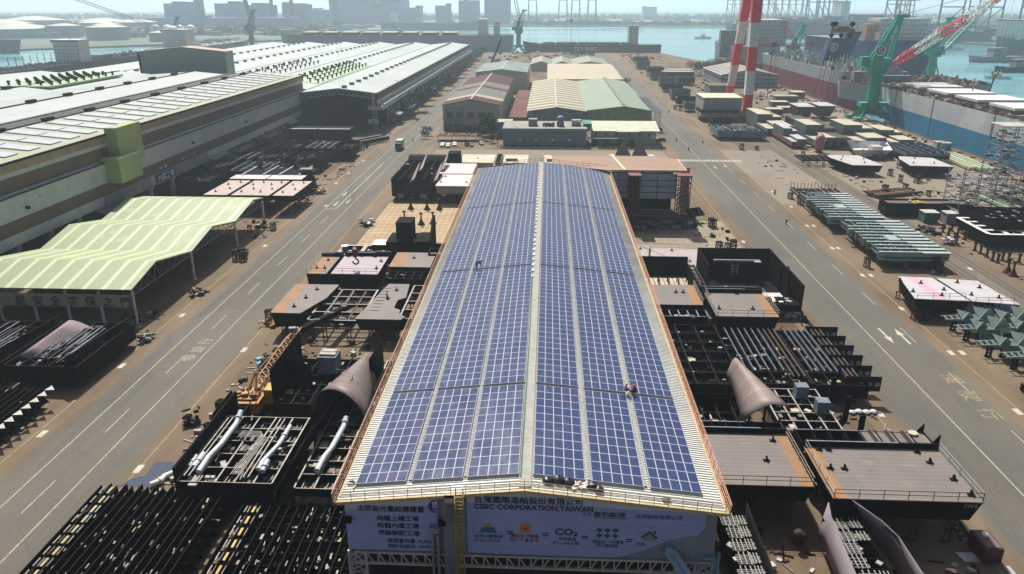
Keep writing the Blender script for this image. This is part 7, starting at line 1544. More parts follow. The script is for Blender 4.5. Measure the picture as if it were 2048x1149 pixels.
# ---- pipe filled half blocks at the lower right
pipew = M('dull_white_small_pipe', (.42,.42,.38), .5, 0, (.3,.3,.27), 2)
lil = M('lilac_grey_shell_plate', (.30,.26,.29), .65, 0, (.26,.225,.25), .3, spec=.15, seams=(1,3.2,.05,(.24,.2,.23)))
def serp(r, x, y, w_, L, n, z, sk=0):
    k = MB(); pts = []
    for i in range(n):
        yy = y+L*i/n; a, b_ = ((x+sk*i,yy,z),(x+w_+sk*i,yy,z)); pts += [a, b_] if i % 2 == 0 else [b_, a]
    k.path(pts, .055, 6)
    for i in range(3): xx = x+w_*(i+.7)/3.4; k.bar((xx,y-.3,z+.12),(xx+sk*n,y+L+.2,z+.12),.1)
    return k.build('serpentine_pipe', pipew, r)
def pipe_module(lab, x0, x1, y0, y1, z, plates, seed, taper=1.2):
    r = thing('pipe_module', lab, 'hull block', ((x0+x1)/2,(y0+y1)/2,0)); rr = random.Random(seed)
    k = MB(); k.prism([(x0+taper*.3,y0),(x1-taper,y0),(x1,y1),(x0,y1)], z-1.4, z-1.2)
    n = int((y1-y0)/1.6)
    for i in range(n+1): y = y0+(y1-y0)*i/n; k.box(x0,y-.05,z-1.4,x1-.2,y+.05,z-.1)
    for x in (x0+.1,(x0+x1)/2,x1-.3): k.box(x-.05,y0,z-1.4,x+.05,y1,z-.05)
    k.build('frame', black, r); y = y0+.4
    while y < y1-1.5:
        serp(r, x0+.35+rr.random()*.3, y, (x1-x0)*rr.uniform(.36,.5), rr.uniform(1.0,1.9), rr.choice((4,5,6,7)), z+.2)
        if rr.random() < .7: serp(r, x0+(x1-x0)*.55, y+.2, (x1-x0)*.32, rr.uniform(.8,1.4), rr.choice((4,5)), z+.25)
        MB().obox(x0+(x1-x0)*rr.uniform(.15,.8), y+.9, z+.05, rr.uniform(.4,1.1), rr.uniform(.3,.8), .2, rr.random()).build('equipment_plate', rr.choice((deckcream, edge, palegreen)), r); y += 2.1
    for p in plates: shell_part(r, p[0], p[1], 'side_plate', .1)
    legs(r, x0+.4, y0, x1-.4, y1, z-1.4, 2, black); return r
pipe_module('narrow pipe filled half block beside the workshop corner at the lower right', 20.3, 23.9, 52, 74.0, 4.2, [([[(23.7,y,2.4),(24.1,y,3.8),(24.0,y,5.2)] for y in (52,60,68,73,74.4)], black2)], 501)
shell_part(bpy.data.objects['pipe_module'], [[(19.4+.03*(y-52),y,1.5),(18.6+.03*(y-52),y,3.0),(18.0+.04*(y-52),y,4.6)] for y in (50,55,60,64,66.5)], lil, 'side_plate', .1)
pipe_module('wide pipe filled half block with lilac curved side plates at the lower right', 32.6, 37.0, 52, 73.4, 4.2, [([[(31.2+.06*(y-52),y,1.6),(30.9+.08*(y-52),y,3.4),(31.4+.075*(y-52),y,5.4 if y < 73 else 6.2)] for y in (52,58,64,69,72,73.6)], lil), ([[(38.9-.0*(y-52)-(1.9 if y > 71.5 else 0)*(y-71.5)/2, y, 1.8),(39.3-(1.6 if y > 70 else 0)*(y-70)/3,y,4.0),(38.6-(2.9 if y > 68 else 0)*(y-68)/5.6,y,6.0+(.0 if y < 70 else .5))] for y in (52,58,64,68,70,72,73.6)], lil)], 502)
t = thing('plate_bracket', 'black triangular bracket on the lilac plate at the lower right', 'bracket', (38.2,69,5)); MB().add([(37.6,69.6,6.2),(38.6,69.8,6.3),(38.4,67.6,6.0)], [(0,1,2),(2,1,0)]).build('bracket_plate', black, t)
rb_ = thing('red_machine_box', 'dark red machine box at the lower right beside the road', 'machine', (51.5,73,0)); MB().box(50.3,71.2,.3,52.4,74.6,2.2).build('housing', M('dark_red_machine_paint', (.11,.025,.03), .5), rb_); MB().box(50.5,71.4,2.2,52.2,74.4,2.3).build('lid', brownsteel, rb_); k = MB(); k.tube((51.3,73.4,2.3),(51.3,73.4,2.6),.35,10); k.build('cap', white, rb_)
k = MB()
for x in (49.8,51.0): k.bar((x,74.8,.5),(x+.3,84,.8),.2)
for i in range(9): k.bar((49.8,75.4+i*1,.6),(51.1,75.4+i*1,.6),.12); k.bar((50.2,75.2+i*1.0,.6),(50.3,75.4+i,1.2+.6*(i%2)),.14)
k.build('drive_frame', black, rb_)
w_ = thing('white_plank_pile', 'white planks on the ground by the dark red machine box', 'planks', (49.4,72.3,0))
for i in range(5): MB().obox(48.6+i*.42,72.3,.12,.3,1.6,.08,.25).build('plank', white, w_)
t = thing('dark_casting', 'rough dark casting standing between the lower right blocks', 'casting', (30.4,74,0)); k = MB(); rr = random.Random(3)
for i in range(9): k.sphere((30.4+rr.gauss(0,.3),73.8+rr.gauss(0,.4),.4+i*.2),.55,7,5,.8)
k.build('body', rust, t)
k = MB(); k.box(52.6,62,.02,53.3,71,.14); tag(k.build('concrete_kerb', offwhite), 'short pale concrete kerb strip at the lower right road edge', 'kerb')
# ---- scattered scrap between the blocks
def scatter(name, lab, boxes_, n, ms, seed, smax=1.0):
    rr = random.Random(seed); k = MB()
    for i in range(n):
        x0, y0, x1, y1 = boxes_[i % len(boxes_)]; x = rr.uniform(x0,x1); y = rr.uniform(y0,y1); t_ = rr.random()
        if t_ < .45: k.obox(x,y,.1,rr.uniform(.08,.22),rr.uniform(.8,3.2),.12,rr.random()*3.1,rr.randrange(len(ms)))
        elif t_ < .8: k.obox(x,y,.12,rr.uniform(.2,.8)*smax,rr.uniform(.2,.9)*smax,rr.uniform(.1,.4),rr.random()*3.1,rr.randrange(len(ms)))
        else: k.obox(x,y,.35,rr.uniform(.5,1.1)*smax,rr.uniform(.5,1.1)*smax,rr.uniform(.4,.9),rr.random()*3.1,rr.randrange(len(ms)))
    return tag(k.build(name, ms), lab, 'scrap', kind='stuff')
scatter('yard_scrap', 'loose bars, plates and boards strewn over the dirt left of the workshop', [(-46,112,-22,128),(-52,90,-46,128),(-52,145,-46,180),(-47,150,-20,151),(-47,178,-22,184),(-50,72,-46,92)], 420, [rust, black, brownsteel, edge, offwhite, black2], 601)
scatter('yard_scrap', 'loose bars, plates and boards strewn over the dirt right of the workshop', [(20,84,52,91),(43.5,89,52,107),(51,128,53,165),(20,128,44,131),(18,60,32,76),(38,58,50,72),(40,163,52,210)], 420, [rust, black, brownsteel, edge, offwhite, black2], 602)
scatter('yard_scrap', 'loose scrap strewn along the left edge of the left road', [(-86,125,-79,140),(-80,190,-76,300),(-118,186,-82,214),(-84,60,-78,100),(-118,236,-80,320)], 420, [rust, black, brownsteel, edge, black2], 603)
scatter('yard_scrap', 'loose scrap strewn along the rails right of the right road', [(84,120,96,320),(107,150,118,300),(118,220,150,300),(86,60,96,120),(107,80,118,150)], 520, [rust, black, brownsteel, edge, offwhite, black2], 604)
# ================================================================ SHIPS
def hull(name, lab, cx, cy, L, B, zd, a, bands, zb=-2.5, bow=1, flare=.35, sheer=1.5, cat='ship', deck=None, blunt=.0):
    """ship hull; bands = [(z, material)] from the bottom up; bow at +y of its own axes"""
    r = thing(name, lab, cat, (cx,cy,0)); r.rotation_euler = (0,0,R(a)); ORG[r.name] = (0,0,0)
    zs = [zb]+[z for z, _ in bands[:-1]]+[zd]; n = 28; k = MB(); ms = [m for _, m in bands]
    def hb(t, lev):
        f = 1.0; v = t*bow
        if v > .22: u = (v-.22)/.28; f = max(0, 1-u**(1.9+lev*1.6))
        if v < -.38: u = (-.38-v)/.12; f = 1-(.55-.35*lev)*u**1.6
        return B/2*max(f, .0)
    for i in range(n+1):
        t = -.5+i/n; sh = sheer*max(0,(t*bow-.3)/.2)**2
        for j, z in enumerate(zs):
            lev = (z-zb)/(zd-zb); w_ = hb(t, lev); y = t*L + (bow*lev*L*.02 if t*bow > .45 else 0)
            k.v += [(-w_, y, z+sh*lev), (w_, y, z+sh*lev)]
    m_ = len(zs)*2
    for i in range(n):
        for j in range(len(zs)-1):
            for s in (0,1):
                a0 = i*m_+j*2+s; b0 = a0+m_; f = (a0, b0, b0+2, a0+2)
                k.f.append(f if s else f[::-1]); k.m.append(j)
    for i in (0, n):
        for j in range(len(zs)-1):
            a0 = i*m_+j*2; f = (a0, a0+1, a0+3, a0+2); k.f.append(f if i == 0 else f[::-1]); k.m.append(j)
    k.build('hull', ms, r)
    kd = MB(); 
    for i in range(n+1):
        t = -.5+i/n; sh = sheer*max(0,(t*bow-.3)/.2)**2; w_ = hb(t,1)*.985; kd.v += [(-w_,t*L*.995,zd+sh-.5),(w_,t*L*.995,zd+sh-.5)]
    for i in range(n): kd.f.append((i*2,i*2+1,i*2+3,i*2+2)); kd.m.append(0)
    kd.build('deck', deck or brownsteel, r); return r
def house(r, x0, y0, x1, y1, z0, z1, m_=None, fl=3.0, wing=3, nwin=8, name='accommodation', face=-1):
    m_ = m_ or white; o = MB().box(x0,y0,z0,x1,y1,z1).build(name, m_, r)
    k = MB(); z = z0+fl*.4
    while z < z1-1.6:
        for i in range(nwin):
            x = x0+(x1-x0)*(i+.5)/nwin; yy = y0-.06 if face < 0 else y1+.06; k.box(x-.45,yy-.05,z,x+.45,yy+.05,z+.9)
        for i in range(max(2,nwin//2)):
            y = y0+(y1-y0)*(i+.5)/max(2,nwin//2); k.box(x0-.08,y-.45,z,x0,y+.45,z+.9)
        z += fl
    w_ = k.build('window_row', glassm, r); w_['kind'] = 'stuff'
    k = MB(); k.box(x0-wing,y0-.6,z1,x1+wing,y1-.5,z1+2.6); k.build('bridge', m_, r); MB().box(x0-wing-.1,y0-.7,z1+1.0,x1+wing+.1,y0-.62,z1+2.1).build('bridge_window', glassm, r)
    k = MB(); xc, yc = (x0+x1)/2, (y0+y1)/2; k.bar((xc,yc,z1+2.6),(xc,yc,z1+9),.6); k.bar((xc-3,yc,z1+6.5),(xc+3,yc,z1+6.5),.3); k.bar((xc-1.5,yc,z1+8),(xc+1.5,yc,z1+8),.25); k.build('radar_mast', offwhite, r)
def deckmess(r, x0, y0, x1, y1, z, n, ms, seed, hmax=2.0, name='deck_gear'):
    rr = random.Random(seed); k = MB()
    for i in range(n): h = rr.uniform(.3,hmax); k.obox(rr.uniform(x0,x1),rr.uniform(y0,y1),z+h/2,rr.uniform(.3,1.8),rr.uniform(.3,2.2),h,rr.choice((0,0,.5)),rr.randrange(len(ms)))
    o = k.build(name, ms, r); o['kind'] = 'stuff'
tanhull = M('weathered_cream_grey_hull_paint', (.66,.71,.73), .5, 0, (.46,.51,.54), .06, seams=[(1, 17, .18, (.45,.48,.5)),(2,3,.07,(.5,.53,.55))], wear=((.40,.33,.28), (1,.8,.12), .3, .60))
blueh = M('worn_blue_bottom_paint', (.025,.23,.40), .55, 0, (.02,.18,.34), .05, seams=[(1,17,.15,(.02,.17,.36)),(2,2.6,.06,(.03,.13,.28))], wear=((.06,.2,.36), (1,.4,.3), .2, .62))
# 1 blue and grey bulk carrier on the right
r = hull('bulk_carrier', 'blue and grey bulk carrier under construction with white hatch covers at the right quay', 197.5, 340, 236, 32, 17.5, 180, [(8.8, blueh), (17.5, tanhull)], bow=-1, sheer=0, deck=M('rusty_cluttered_deck', (.34,.22,.14), .8, 0, (.22,.2,.18), .3))
for i, (yc, yl) in enumerate(((407,21),(378,20),(351,20),(323,19),(296,19),(268,19))):
    y = -(yc-340); 
    k = MB(); k.box(-8.5-1,y-yl/2+1.5,17,9.5+1,y+yl/2-1.5,19.6); k.build('hatch_coaming', grey, r)
    k = MB(); k.box(-10.5,y-yl/2,19.6,11.5,y+yl/2,20.6); k.build('hatch_cover', white, r)
deckmess(r, 11.8, -112, 15.4, 116, 17.0, 420, [rust, orange, brownsteel, edge, black2, tan_], 301, 1.9)
deckmess(r, -10, -112, 11, 100, 17.0, 260, [rust, bluegrey, brownsteel, edge], 302, 1.8)
deckmess(r, -15.5, -110, -11, 110, 17.0, 160, [rust, bluegrey, black2, edge], 303, 2.2)
k = MB()
for yy in (-70,-30,22): k.box(16.0,yy-.22,-1,16.2,yy+.22,17.4)
k.build('hull_staging', bluegrey, r)
k = MB(); k.box(-9,-116,17,9,-112,21); k.build('stern_house', bluegrey, r); railing(r, [(15.6,-110),(15.6,110)], 17.4, edge, 1.2, 6)
k = MB(); k.bar((-6,-40,18),(-6,-40,26),.5); k.build('mast', bluegrey, r)
# 2 grey over red hull in the dock beyond, bow block with tall superstructure
r = hull('container_ship', 'grey hull with dull red bottom in the dock behind the green crane', 203, 585, 240, 36, 19, 180, [(11, hullred), (19, hullgrey)], bow=1, sheer=4, deck=grey)
deckmess(r, -15, -95, 16, 100, 18.6, 700, [palegreen, grey, rust, edge, bluegrey, white], 304, 4.5)
k = MB(); rr = random.Random(5)
for i in range(26):
    for x in (-13,-6,1,8,15): y = -70+i*6.4; k.bar((x,y,18),(x,y,18+rr.uniform(5,8)),.5)
k.build('cell_guide', palegreen, r)['kind'] = 'stuff'
k = MB(); k.box(-16,96,14,16,100,20.5); k.build('forecastle', hullgrey, r)
r = hull('accommodation_barge', 'hull with white accommodation tower and dark ribbed end left of the red white crane', 196, 800, 120, 44, 22, 180, [(6, hullred), (22, hullgrey)], bow=-1, deck=grey)
house(r, -30, -30, 3, 36, 21, 42, offwhite, 3.2, 1, 10, face=1)
k = MB(); k.box(6,20,10,30,30,35); k.build('ribbed_end', bluegrey, r); k = MB()
for i in range(9): k.box(8+i*2.4,30,18,8.9+i*2.4,30.6,33)
k.build('white_rib', offwhite, r)
# blue hull sections standing in the dock with round emblems
for i, (x, y, lab) in enumerate(((200,600,'blue upright hull section with a white round emblem, left of the hanging lifting beam'),(222,600,'dark blue leaning hull section right behind the hanging lifting beam'))):
    pass
r = thing('funnel_tower', 'blue upright funnel section with a white round emblem left of the hanging lifting beam', 'ship section', (199,560,0)); k = MB(); k.extr([(191,20),(202,20),(206,37),(196,37)], 556, 566, 'y'); k.build('body', navy, r)
for rr_, m_, d in ((2.9,white,.1),(2.2,navy,.16)): k = MB(); k.tube((198,555.9-d,31),(198,555.9,31),rr_,20); k.build('round_emblem', m_, r)
k = MB(); k.path([(198.6,555.6,32),(197.6,555.6,32.4),(197.0,555.6,31),(197.8,555.6,29.7),(198.8,555.6,30),(198.8,555.6,31),(198,555.6,31)], .35, 6); k.build('emblem_mark', white, r)
r = thing('hull_section', 'dark blue leaning hull section behind the hanging lifting beam', 'ship section', (222,600,0)); k = MB(); k.extr([(214,20),(224,20),(231,40),(220,40)], 596, 606, 'y'); k.build('body', navy, r)
# 3 navy ship with white accommodation, seen from its bow quarter
r = hull('gas_carrier', 'navy ship with wide white accommodation block and orange funnel behind the green crane', 288, 720, 170, 56, 30, 188, [(1, hullred), (30, navy)], bow=1, flare=1, sheer=2, deck=grey)
house(r, -26, 20, 16, 40, 30, 45, white, 3.4, 1, 16, face=1)
k = MB(); k.box(18,24,30,26,36,43); k.build('funnel', M('orange_cream_funnel_paint', (.62,.32,.18), .5, 0, (.6,.5,.35), .3), r)
k = MB(); rr = random.Random(6)
for i in range(12): x = rr.uniform(-14,12); k.bar((x,30,45),(x+rr.uniform(-1,1),30,45+rr.uniform(2,7)),.5)
k.sphere((-8,30,49),1.6,8,6); k.sphere((4,30,50),1.6,8,6); k.build('antenna', white, r)
r = hull('hull_barge', 'brown and grey low hull section with rusty deck in front of the navy ship', 222, 492, 78, 62, 15, 90, [(4, hullred), (15, hullgrey)], bow=1, flare=.1, sheer=0, deck=rust)
deckmess(r, -30, -37, 30, 37, 14.7, 240, [rust, orange, bluegrey, edge, brownsteel], 305, 2.4)
# 4 TS LINES container ship moored at the end quay
r = hull('container_ship', 'black container ship with large white lettering moored across the end quay', 57, 1032, 176, 26, 9, -90, [(0, hullred), (9, black2)], bow=-1, sheer=4, deck=teal)
house(r, -9, 46, 9, 58, 9, 30, offwhite, 3, 1, 7)
deckmess(r, -10, -70, 10, 44, 9, 160, [teal, black2, rust, teal], 306, 3.0)
k = MB()
for y in range(-60,40,14): k.box(-11,y,9,11,y+11,12)
k.build('hatch_cover', teal, r)
tt = text('lettering', 'TS LINES', (47, 1018.6, 1.8), 6.5, white, None, sx=1.25, bold=.08); tt.parent = r; tt.matrix_parent_inverse = (Matrix.Translation(r.location) @ r.rotation_euler.to_matrix().to_4x4()).inverted()
# 5 long bulk carrier behind the white roofed hall
r = hull('bulk_carrier', 'long grey bulk carrier with a row of hatch covers behind the white roofed shed', -204, 1062, 312, 44, 19.5, -90, [(7, bluegrey), (19.5, M('brown_grey_hull_paint', (.26,.25,.28), .6, 0, (.22,.21,.25), .02))], bow=-1, sheer=1, deck=brownsteel)
house(r, -14, 110, 14, 122, 19, 37, white, 3, 2, 8); k = MB(); k.box(-5,130,19,5,138,34); k.box(-4,129.8,26,4,130,32); k.build('funnel', white, r)
k = MB(); k.box(-5,131,34,5,138,36); k.build('funnel_top', red, r)
for i in range(8):
    y = -118+i*27; k = MB(); k.box(-14,y-9.5,19,14,y+9.5,22); k.build('hatch_coaming', black2, r); k = MB(); k.box(-14.5,y-10,22,14.5,y+10,22.8); k.build('hatch_cover', deckcream, r)
k = MB(); k.box(-24,-5,12,-20,3,26); k.build('pilot_tower', white, r)
# ships along the left quay
r = hull('bulk_carrier', 'dark hulled ship with a white accommodation block along the left quay', -421, 650, 310, 32, 11, 0, [(3, hullred), (11, black2)], bow=-1, sheer=1, deck=black2)
house(r, -12, 18, 11, 34, 11, 27, white, 2.9, 1, 7)
deckmess(r, -12, -140, 13, 16, 11, 220, [teal, black2, bluegrey], 307, 2.0); deckmess(r, -12, 50, 13, 140, 11, 180, [edge, bluegrey, rust, teal], 308, 3.5)
k = MB()
for i in range(7): k.bar((0,-60+i*9,11),(0,-60+i*9,20),.4)
k.build('derrick_post', bluegrey, r); k = MB(); k.box(-8,50,11,10,72,15); k.build('green_housing', teal, r)
r = hull('container_ship', 'second ship behind the box building with a tall white windowed block and domed top', -424, 935, 240, 38, 12, 0, [(3, hullred), (12, bluegrey)], bow=-1, sheer=1, deck=grey)
house(r, -13, -62, 14, -38, 12, 29, white, 2.4, .5, 10); k = MB(); k.sphere((-5,-50,31.5),7,12,8,.55); k.build('white_dome', white, r)
k = MB(); rr = random.Random(9)
for i in range(60): k.bar((rr.choice((-14,-7,0,7,14)),-30+i*2.2,12),(rr.choice((-14,-7,0,7,14)),-30+i*2.2,12+rr.uniform(3,6)),.5)
k.build('lashing_frame', bluegrey, r)['kind'] = 'stuff'
r = hull('tank_ship', 'long dark blue hull moored below the tank farm across the left channel', -860, 1015, 330, 34, 13, -95, [(13, navy)], bow=1, sheer=2, deck=green2); deckmess(r, -12, -140, 12, 140, 13, 90, [green2, edge], 311, 3); house(r, -12, 88, 12, 104, 13, 30, offwhite, 3, 1, 6)
r = hull('far_cargo_ship', 'hazy dark cargo ship moored before the big blue building', -285, 1900, 240, 30, 15, -92, [(15, navy)], bow=1, sheer=3, deck=grey); house(r, -10, -96, 10, -82, 15, 34, white, 3, 1, 5); k = MB(); k.bar((0,50,15),(0,50,42),1.2); k.bar((0,50,40),(0,70,24),.8); k.build('deck_crane', bluegrey, r)
# container ships on the right
def boxes(r, x0, x1, y0, y1, z, nx, ny, hmin, hmax, seed, ms=None):
    ms = ms or [brick, navy, palegreen, bluegrey, grey, green2, white]; rr = random.Random(seed)
    for j in range(ny):
        k = MB(); h = rr.randint(hmin,hmax)
        for i in range(nx):
            for l in range(max(1,h+rr.randint(-1,0))):
                xa = x0+(x1-x0)*i/nx; ya = y0+(y1-y0)*j/ny; k.box(xa+.1,ya+.3,z+l*2.6,xa+(x1-x0)/nx-.1,ya+(y1-y0)/ny-.6,z+l*2.6+2.55,rr.randrange(len(ms)))
        o = k.build('container_stack', ms, r); o['kind'] = 'stuff'
r = hull('container_ship', 'long blue grey container ship stacked with boxes across the harbour behind the lifting beam', 540, 1500, 420, 46, 24, -84, [(24, navy)], bow=1, sheer=2, deck=grey); boxes(r, -20, 20, -160, 150, 24, 8, 16, 2, 6, 321, [navy, bluegrey, bluegrey, grey, palegreen]); house(r, -19, -12, 19, 4, 24, 60, white, 3, 1, 8)
tt = text('lettering', 'YANG MING', (600, 1483, 10), 15, offwhite, None, rot=(R(90),0,R(6)), sx=1.5, bold=.1); tt.parent = r; tt.matrix_parent_inverse = (Matrix.Translation(r.location) @ r.rotation_euler.to_matrix().to_4x4()).inverted(); tt.location = (0,0,0)
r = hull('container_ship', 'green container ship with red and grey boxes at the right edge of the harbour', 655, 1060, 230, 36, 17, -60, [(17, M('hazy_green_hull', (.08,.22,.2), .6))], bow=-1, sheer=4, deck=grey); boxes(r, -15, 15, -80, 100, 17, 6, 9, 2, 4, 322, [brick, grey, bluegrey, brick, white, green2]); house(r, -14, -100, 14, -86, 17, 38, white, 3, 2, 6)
tt = text('lettering', 'EVERGREEN', (0,0,0), 9, white, None, rot=(R(90),0,0), sx=1.3, bold=.1); tt.parent = r; tt.matrix_parent_inverse = Matrix(); tt.location = (18.8,-20,6); tt.rotation_euler = (0,0,R(90)); bpy.data.objects.remove(tt)
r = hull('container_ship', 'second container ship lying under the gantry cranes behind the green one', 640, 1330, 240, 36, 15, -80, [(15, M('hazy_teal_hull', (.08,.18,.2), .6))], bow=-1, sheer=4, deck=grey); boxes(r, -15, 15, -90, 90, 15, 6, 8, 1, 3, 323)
def boat(lab, x, y, L, a, m1, m2, z=0):
    r = hull('tug_boat', lab, x, y, L, L*.3, -2.5+L*.11, a, [(-2.5+L*.11, m1)], zb=-3.1, bow=1, sheer=.8, cat='boat', deck=grey)
    MB().box(-L*.1,-L*.12,-2.5+L*.1,L*.1,L*.12,-2.5+L*.26).build('wheelhouse', m2, r); MB().box(-L*.11,L*.02,-2.5+L*.2,L*.11,L*.125,-2.5+L*.235).build('bridge_window', glassm, r); MB().bar((0,-.05*L,-2.5+L*.26),(0,-.05*L,-2.5+L*.42),.3).build('mast', offwhite, r); return r
boat('small white boat crossing the harbour right of the green crane', (408.2, 751.3)[0] if False else 393, 698, 20, 70, white, white)
boat('dark flat barge with clutter at the right edge of the water', 450, 770, 46, 100, black2, grey); boat('long low barge behind the other at the right edge', 500, 900, 60, 95, grey, grey); boat('white bow of a boat moored beside the container ship', 560, 1130, 40, 95, white, white); boat('ferry like grey boat moored by the far right quay', 520, 1130, 50, 95, bluegrey, white)
boat('tiny white launch beside the ribbed blue hull end', 285, 1480, 30, 95, white, white)
r = hull('tug_boat', 'grey tug boat with a tall dark green funnel moored behind the hatch covers', 262, 430, 46, 14, 2.5, 150, [(2.5, grey)], bow=1, sheer=2, cat='boat', deck=rust); MB().box(-5,-6,2,5,8,8).box(-3.5,-3,8,3.5,5,11).build('wheelhouse', offwhite, r); MB().box(-1,-10,2,1.4,-7.5,15).build('funnel', green2, r)
k = MB(); k.box(-3.6,5.05,8.8,3.6,5.15,10.2); k.build('bridge_window', glassm, r); deckmess(r, -5, -20, 5, 18, 2.3, 60, [rust, bluegrey, white], 330, 2)
# ================================================================ CRANES
rw = lambda i: red if i % 2 == 0 else white
gc = thing('gantry_crane', 'huge red and white banded gantry crane leg standing astride the rails', 'gantry crane', (108,435,0))
def leg(p, q, w0, w1, n, name='banded_leg'):
    p, q = Vector(p), Vector(q)
    for i in range(n):
        a, b_ = p.lerp(q,i/n), p.lerp(q,(i+1)/n); wa = w0+(w1-w0)*i/n; wb = w0+(w1-w0)*(i+1)/n
        k = MB(); k.add([(a.x-wa,a.y-wa*.8,a.z),(a.x+wa,a.y-wa*.8,a.z),(a.x+wa,a.y+wa*.8,a.z),(a.x-wa,a.y+wa*.8,a.z),(b_.x-wb,b_.y-wb*.8,b_.z),(b_.x+wb,b_.y-wb*.8,b_.z),(b_.x+wb,b_.y+wb*.8,b_.z),(b_.x-wb,b_.y+wb*.8,b_.z)], [(0,1,5,4),(1,2,6,5),(2,3,7,6),(3,0,4,7),(4,5,6,7),(3,2,1,0)])
        k.build(name, rw(i), gc)
leg((107.6,418,1.5),(110.6,437,98.4),2.1,2.8,8); leg((108.6,470,1.5),(110.6,441,98.4),1.9,2.6,8)
k = MB(); k.box(105.5,412,1.6,110.5,476,4.6); k.build('sill_beam', red, gc)
k = MB()
for y in (414,421,463,470,475): k.box(106.2,y-2.4,0,109.8,y+2.4,1.6)
k.build('bogie', M('dark_red_bogie', (.2,.05,.04), .7), gc)
text('lettering', '350 T', (105.45,452,2.2), 2.0, white, gc, rot=(R(90),0,R(-90)), sx=1.2, bold=.03)
MB().box(104,405,98.4,112,470,104).build('girder_end', red, gc)
lb = thing('lifting_beam', 'dark yellow lifting beam with pulley blocks hanging on cables before the blue hull section', 'lifting beam', (174,420,50))
x0, y0 = [float(v) for v in (152.8, 45.3)][0], 420; zc = 46.4
k = MB(); k.box(x0-6,y0-.8,zc-1,x0+6,y0+.8,zc+.9); k.box(x0-3,y0-1,zc+.9,x0+3,y0+1,zc+2.2); k.build('beam', M('dark_yellow_beam_paint', (.35,.27,.08), .6, 0, (.1,.08,.05), 1), lb)
k = MB()
for dx in (-5.4,-4.2,4.4): k.tube((x0+dx,y0-.7,zc+3.2),(x0+dx,y0+.7,zc+3.2),1.2,12); k.bar((x0+dx,y0,zc+.8),(x0+dx,y0,zc+3),.5)
for dx in (-5.5,-.5,4.2): k.tube((x0+dx,y0-.6,zc-2.4),(x0+dx,y0+.6,zc-2.4),1.0,10); k.bar((x0+dx,y0,zc-1),(x0+dx,y0,zc-4.2),.4)
k.build('pulley_block', black, lb)
k = MB()
for dx, ex in ((-6,-10),(-5.2,-7),(4,-4),(0,-4.5)): k.bar((x0+dx,y0,zc-4),(x0+ex,y0,zc-32),.18)
for dx in (-5.4,-4.2,0,4.4): k.bar((x0+dx,y0,zc+3),(x0+dx*.6,y0,98),.05)
k.build('cable', black2, lb)
bh = thing('small_hook', 'small yellow hook with pulley hanging at the right above the hatch covers', 'crane hook', (223.6, 26.1.__class__ and 0,0,0)) if False else thing('small_hook', 'small yellow hook with pulley hanging at the right above the hatch covers', 'crane hook', (218,380,28))
xh, zh = 212.3, 27.4; k = MB(); k.tube((xh,379.5,zh),(xh,380.5,zh),.9,12); k.box(xh-1.6,379.6,zh+.3,xh-.8,380.4,zh+2); k.box(xh+.8,379.6,zh+.3,xh+1.6,380.4,zh+2); k.build('pulley', yellow, bh); k = MB(); k.bar((xh,380,zh-.8),(xh-1.5,380,zh-13),.5); k.bar((xh,380,zh+1),(xh+3,380,98),.06); k.build('cable', black2, bh)
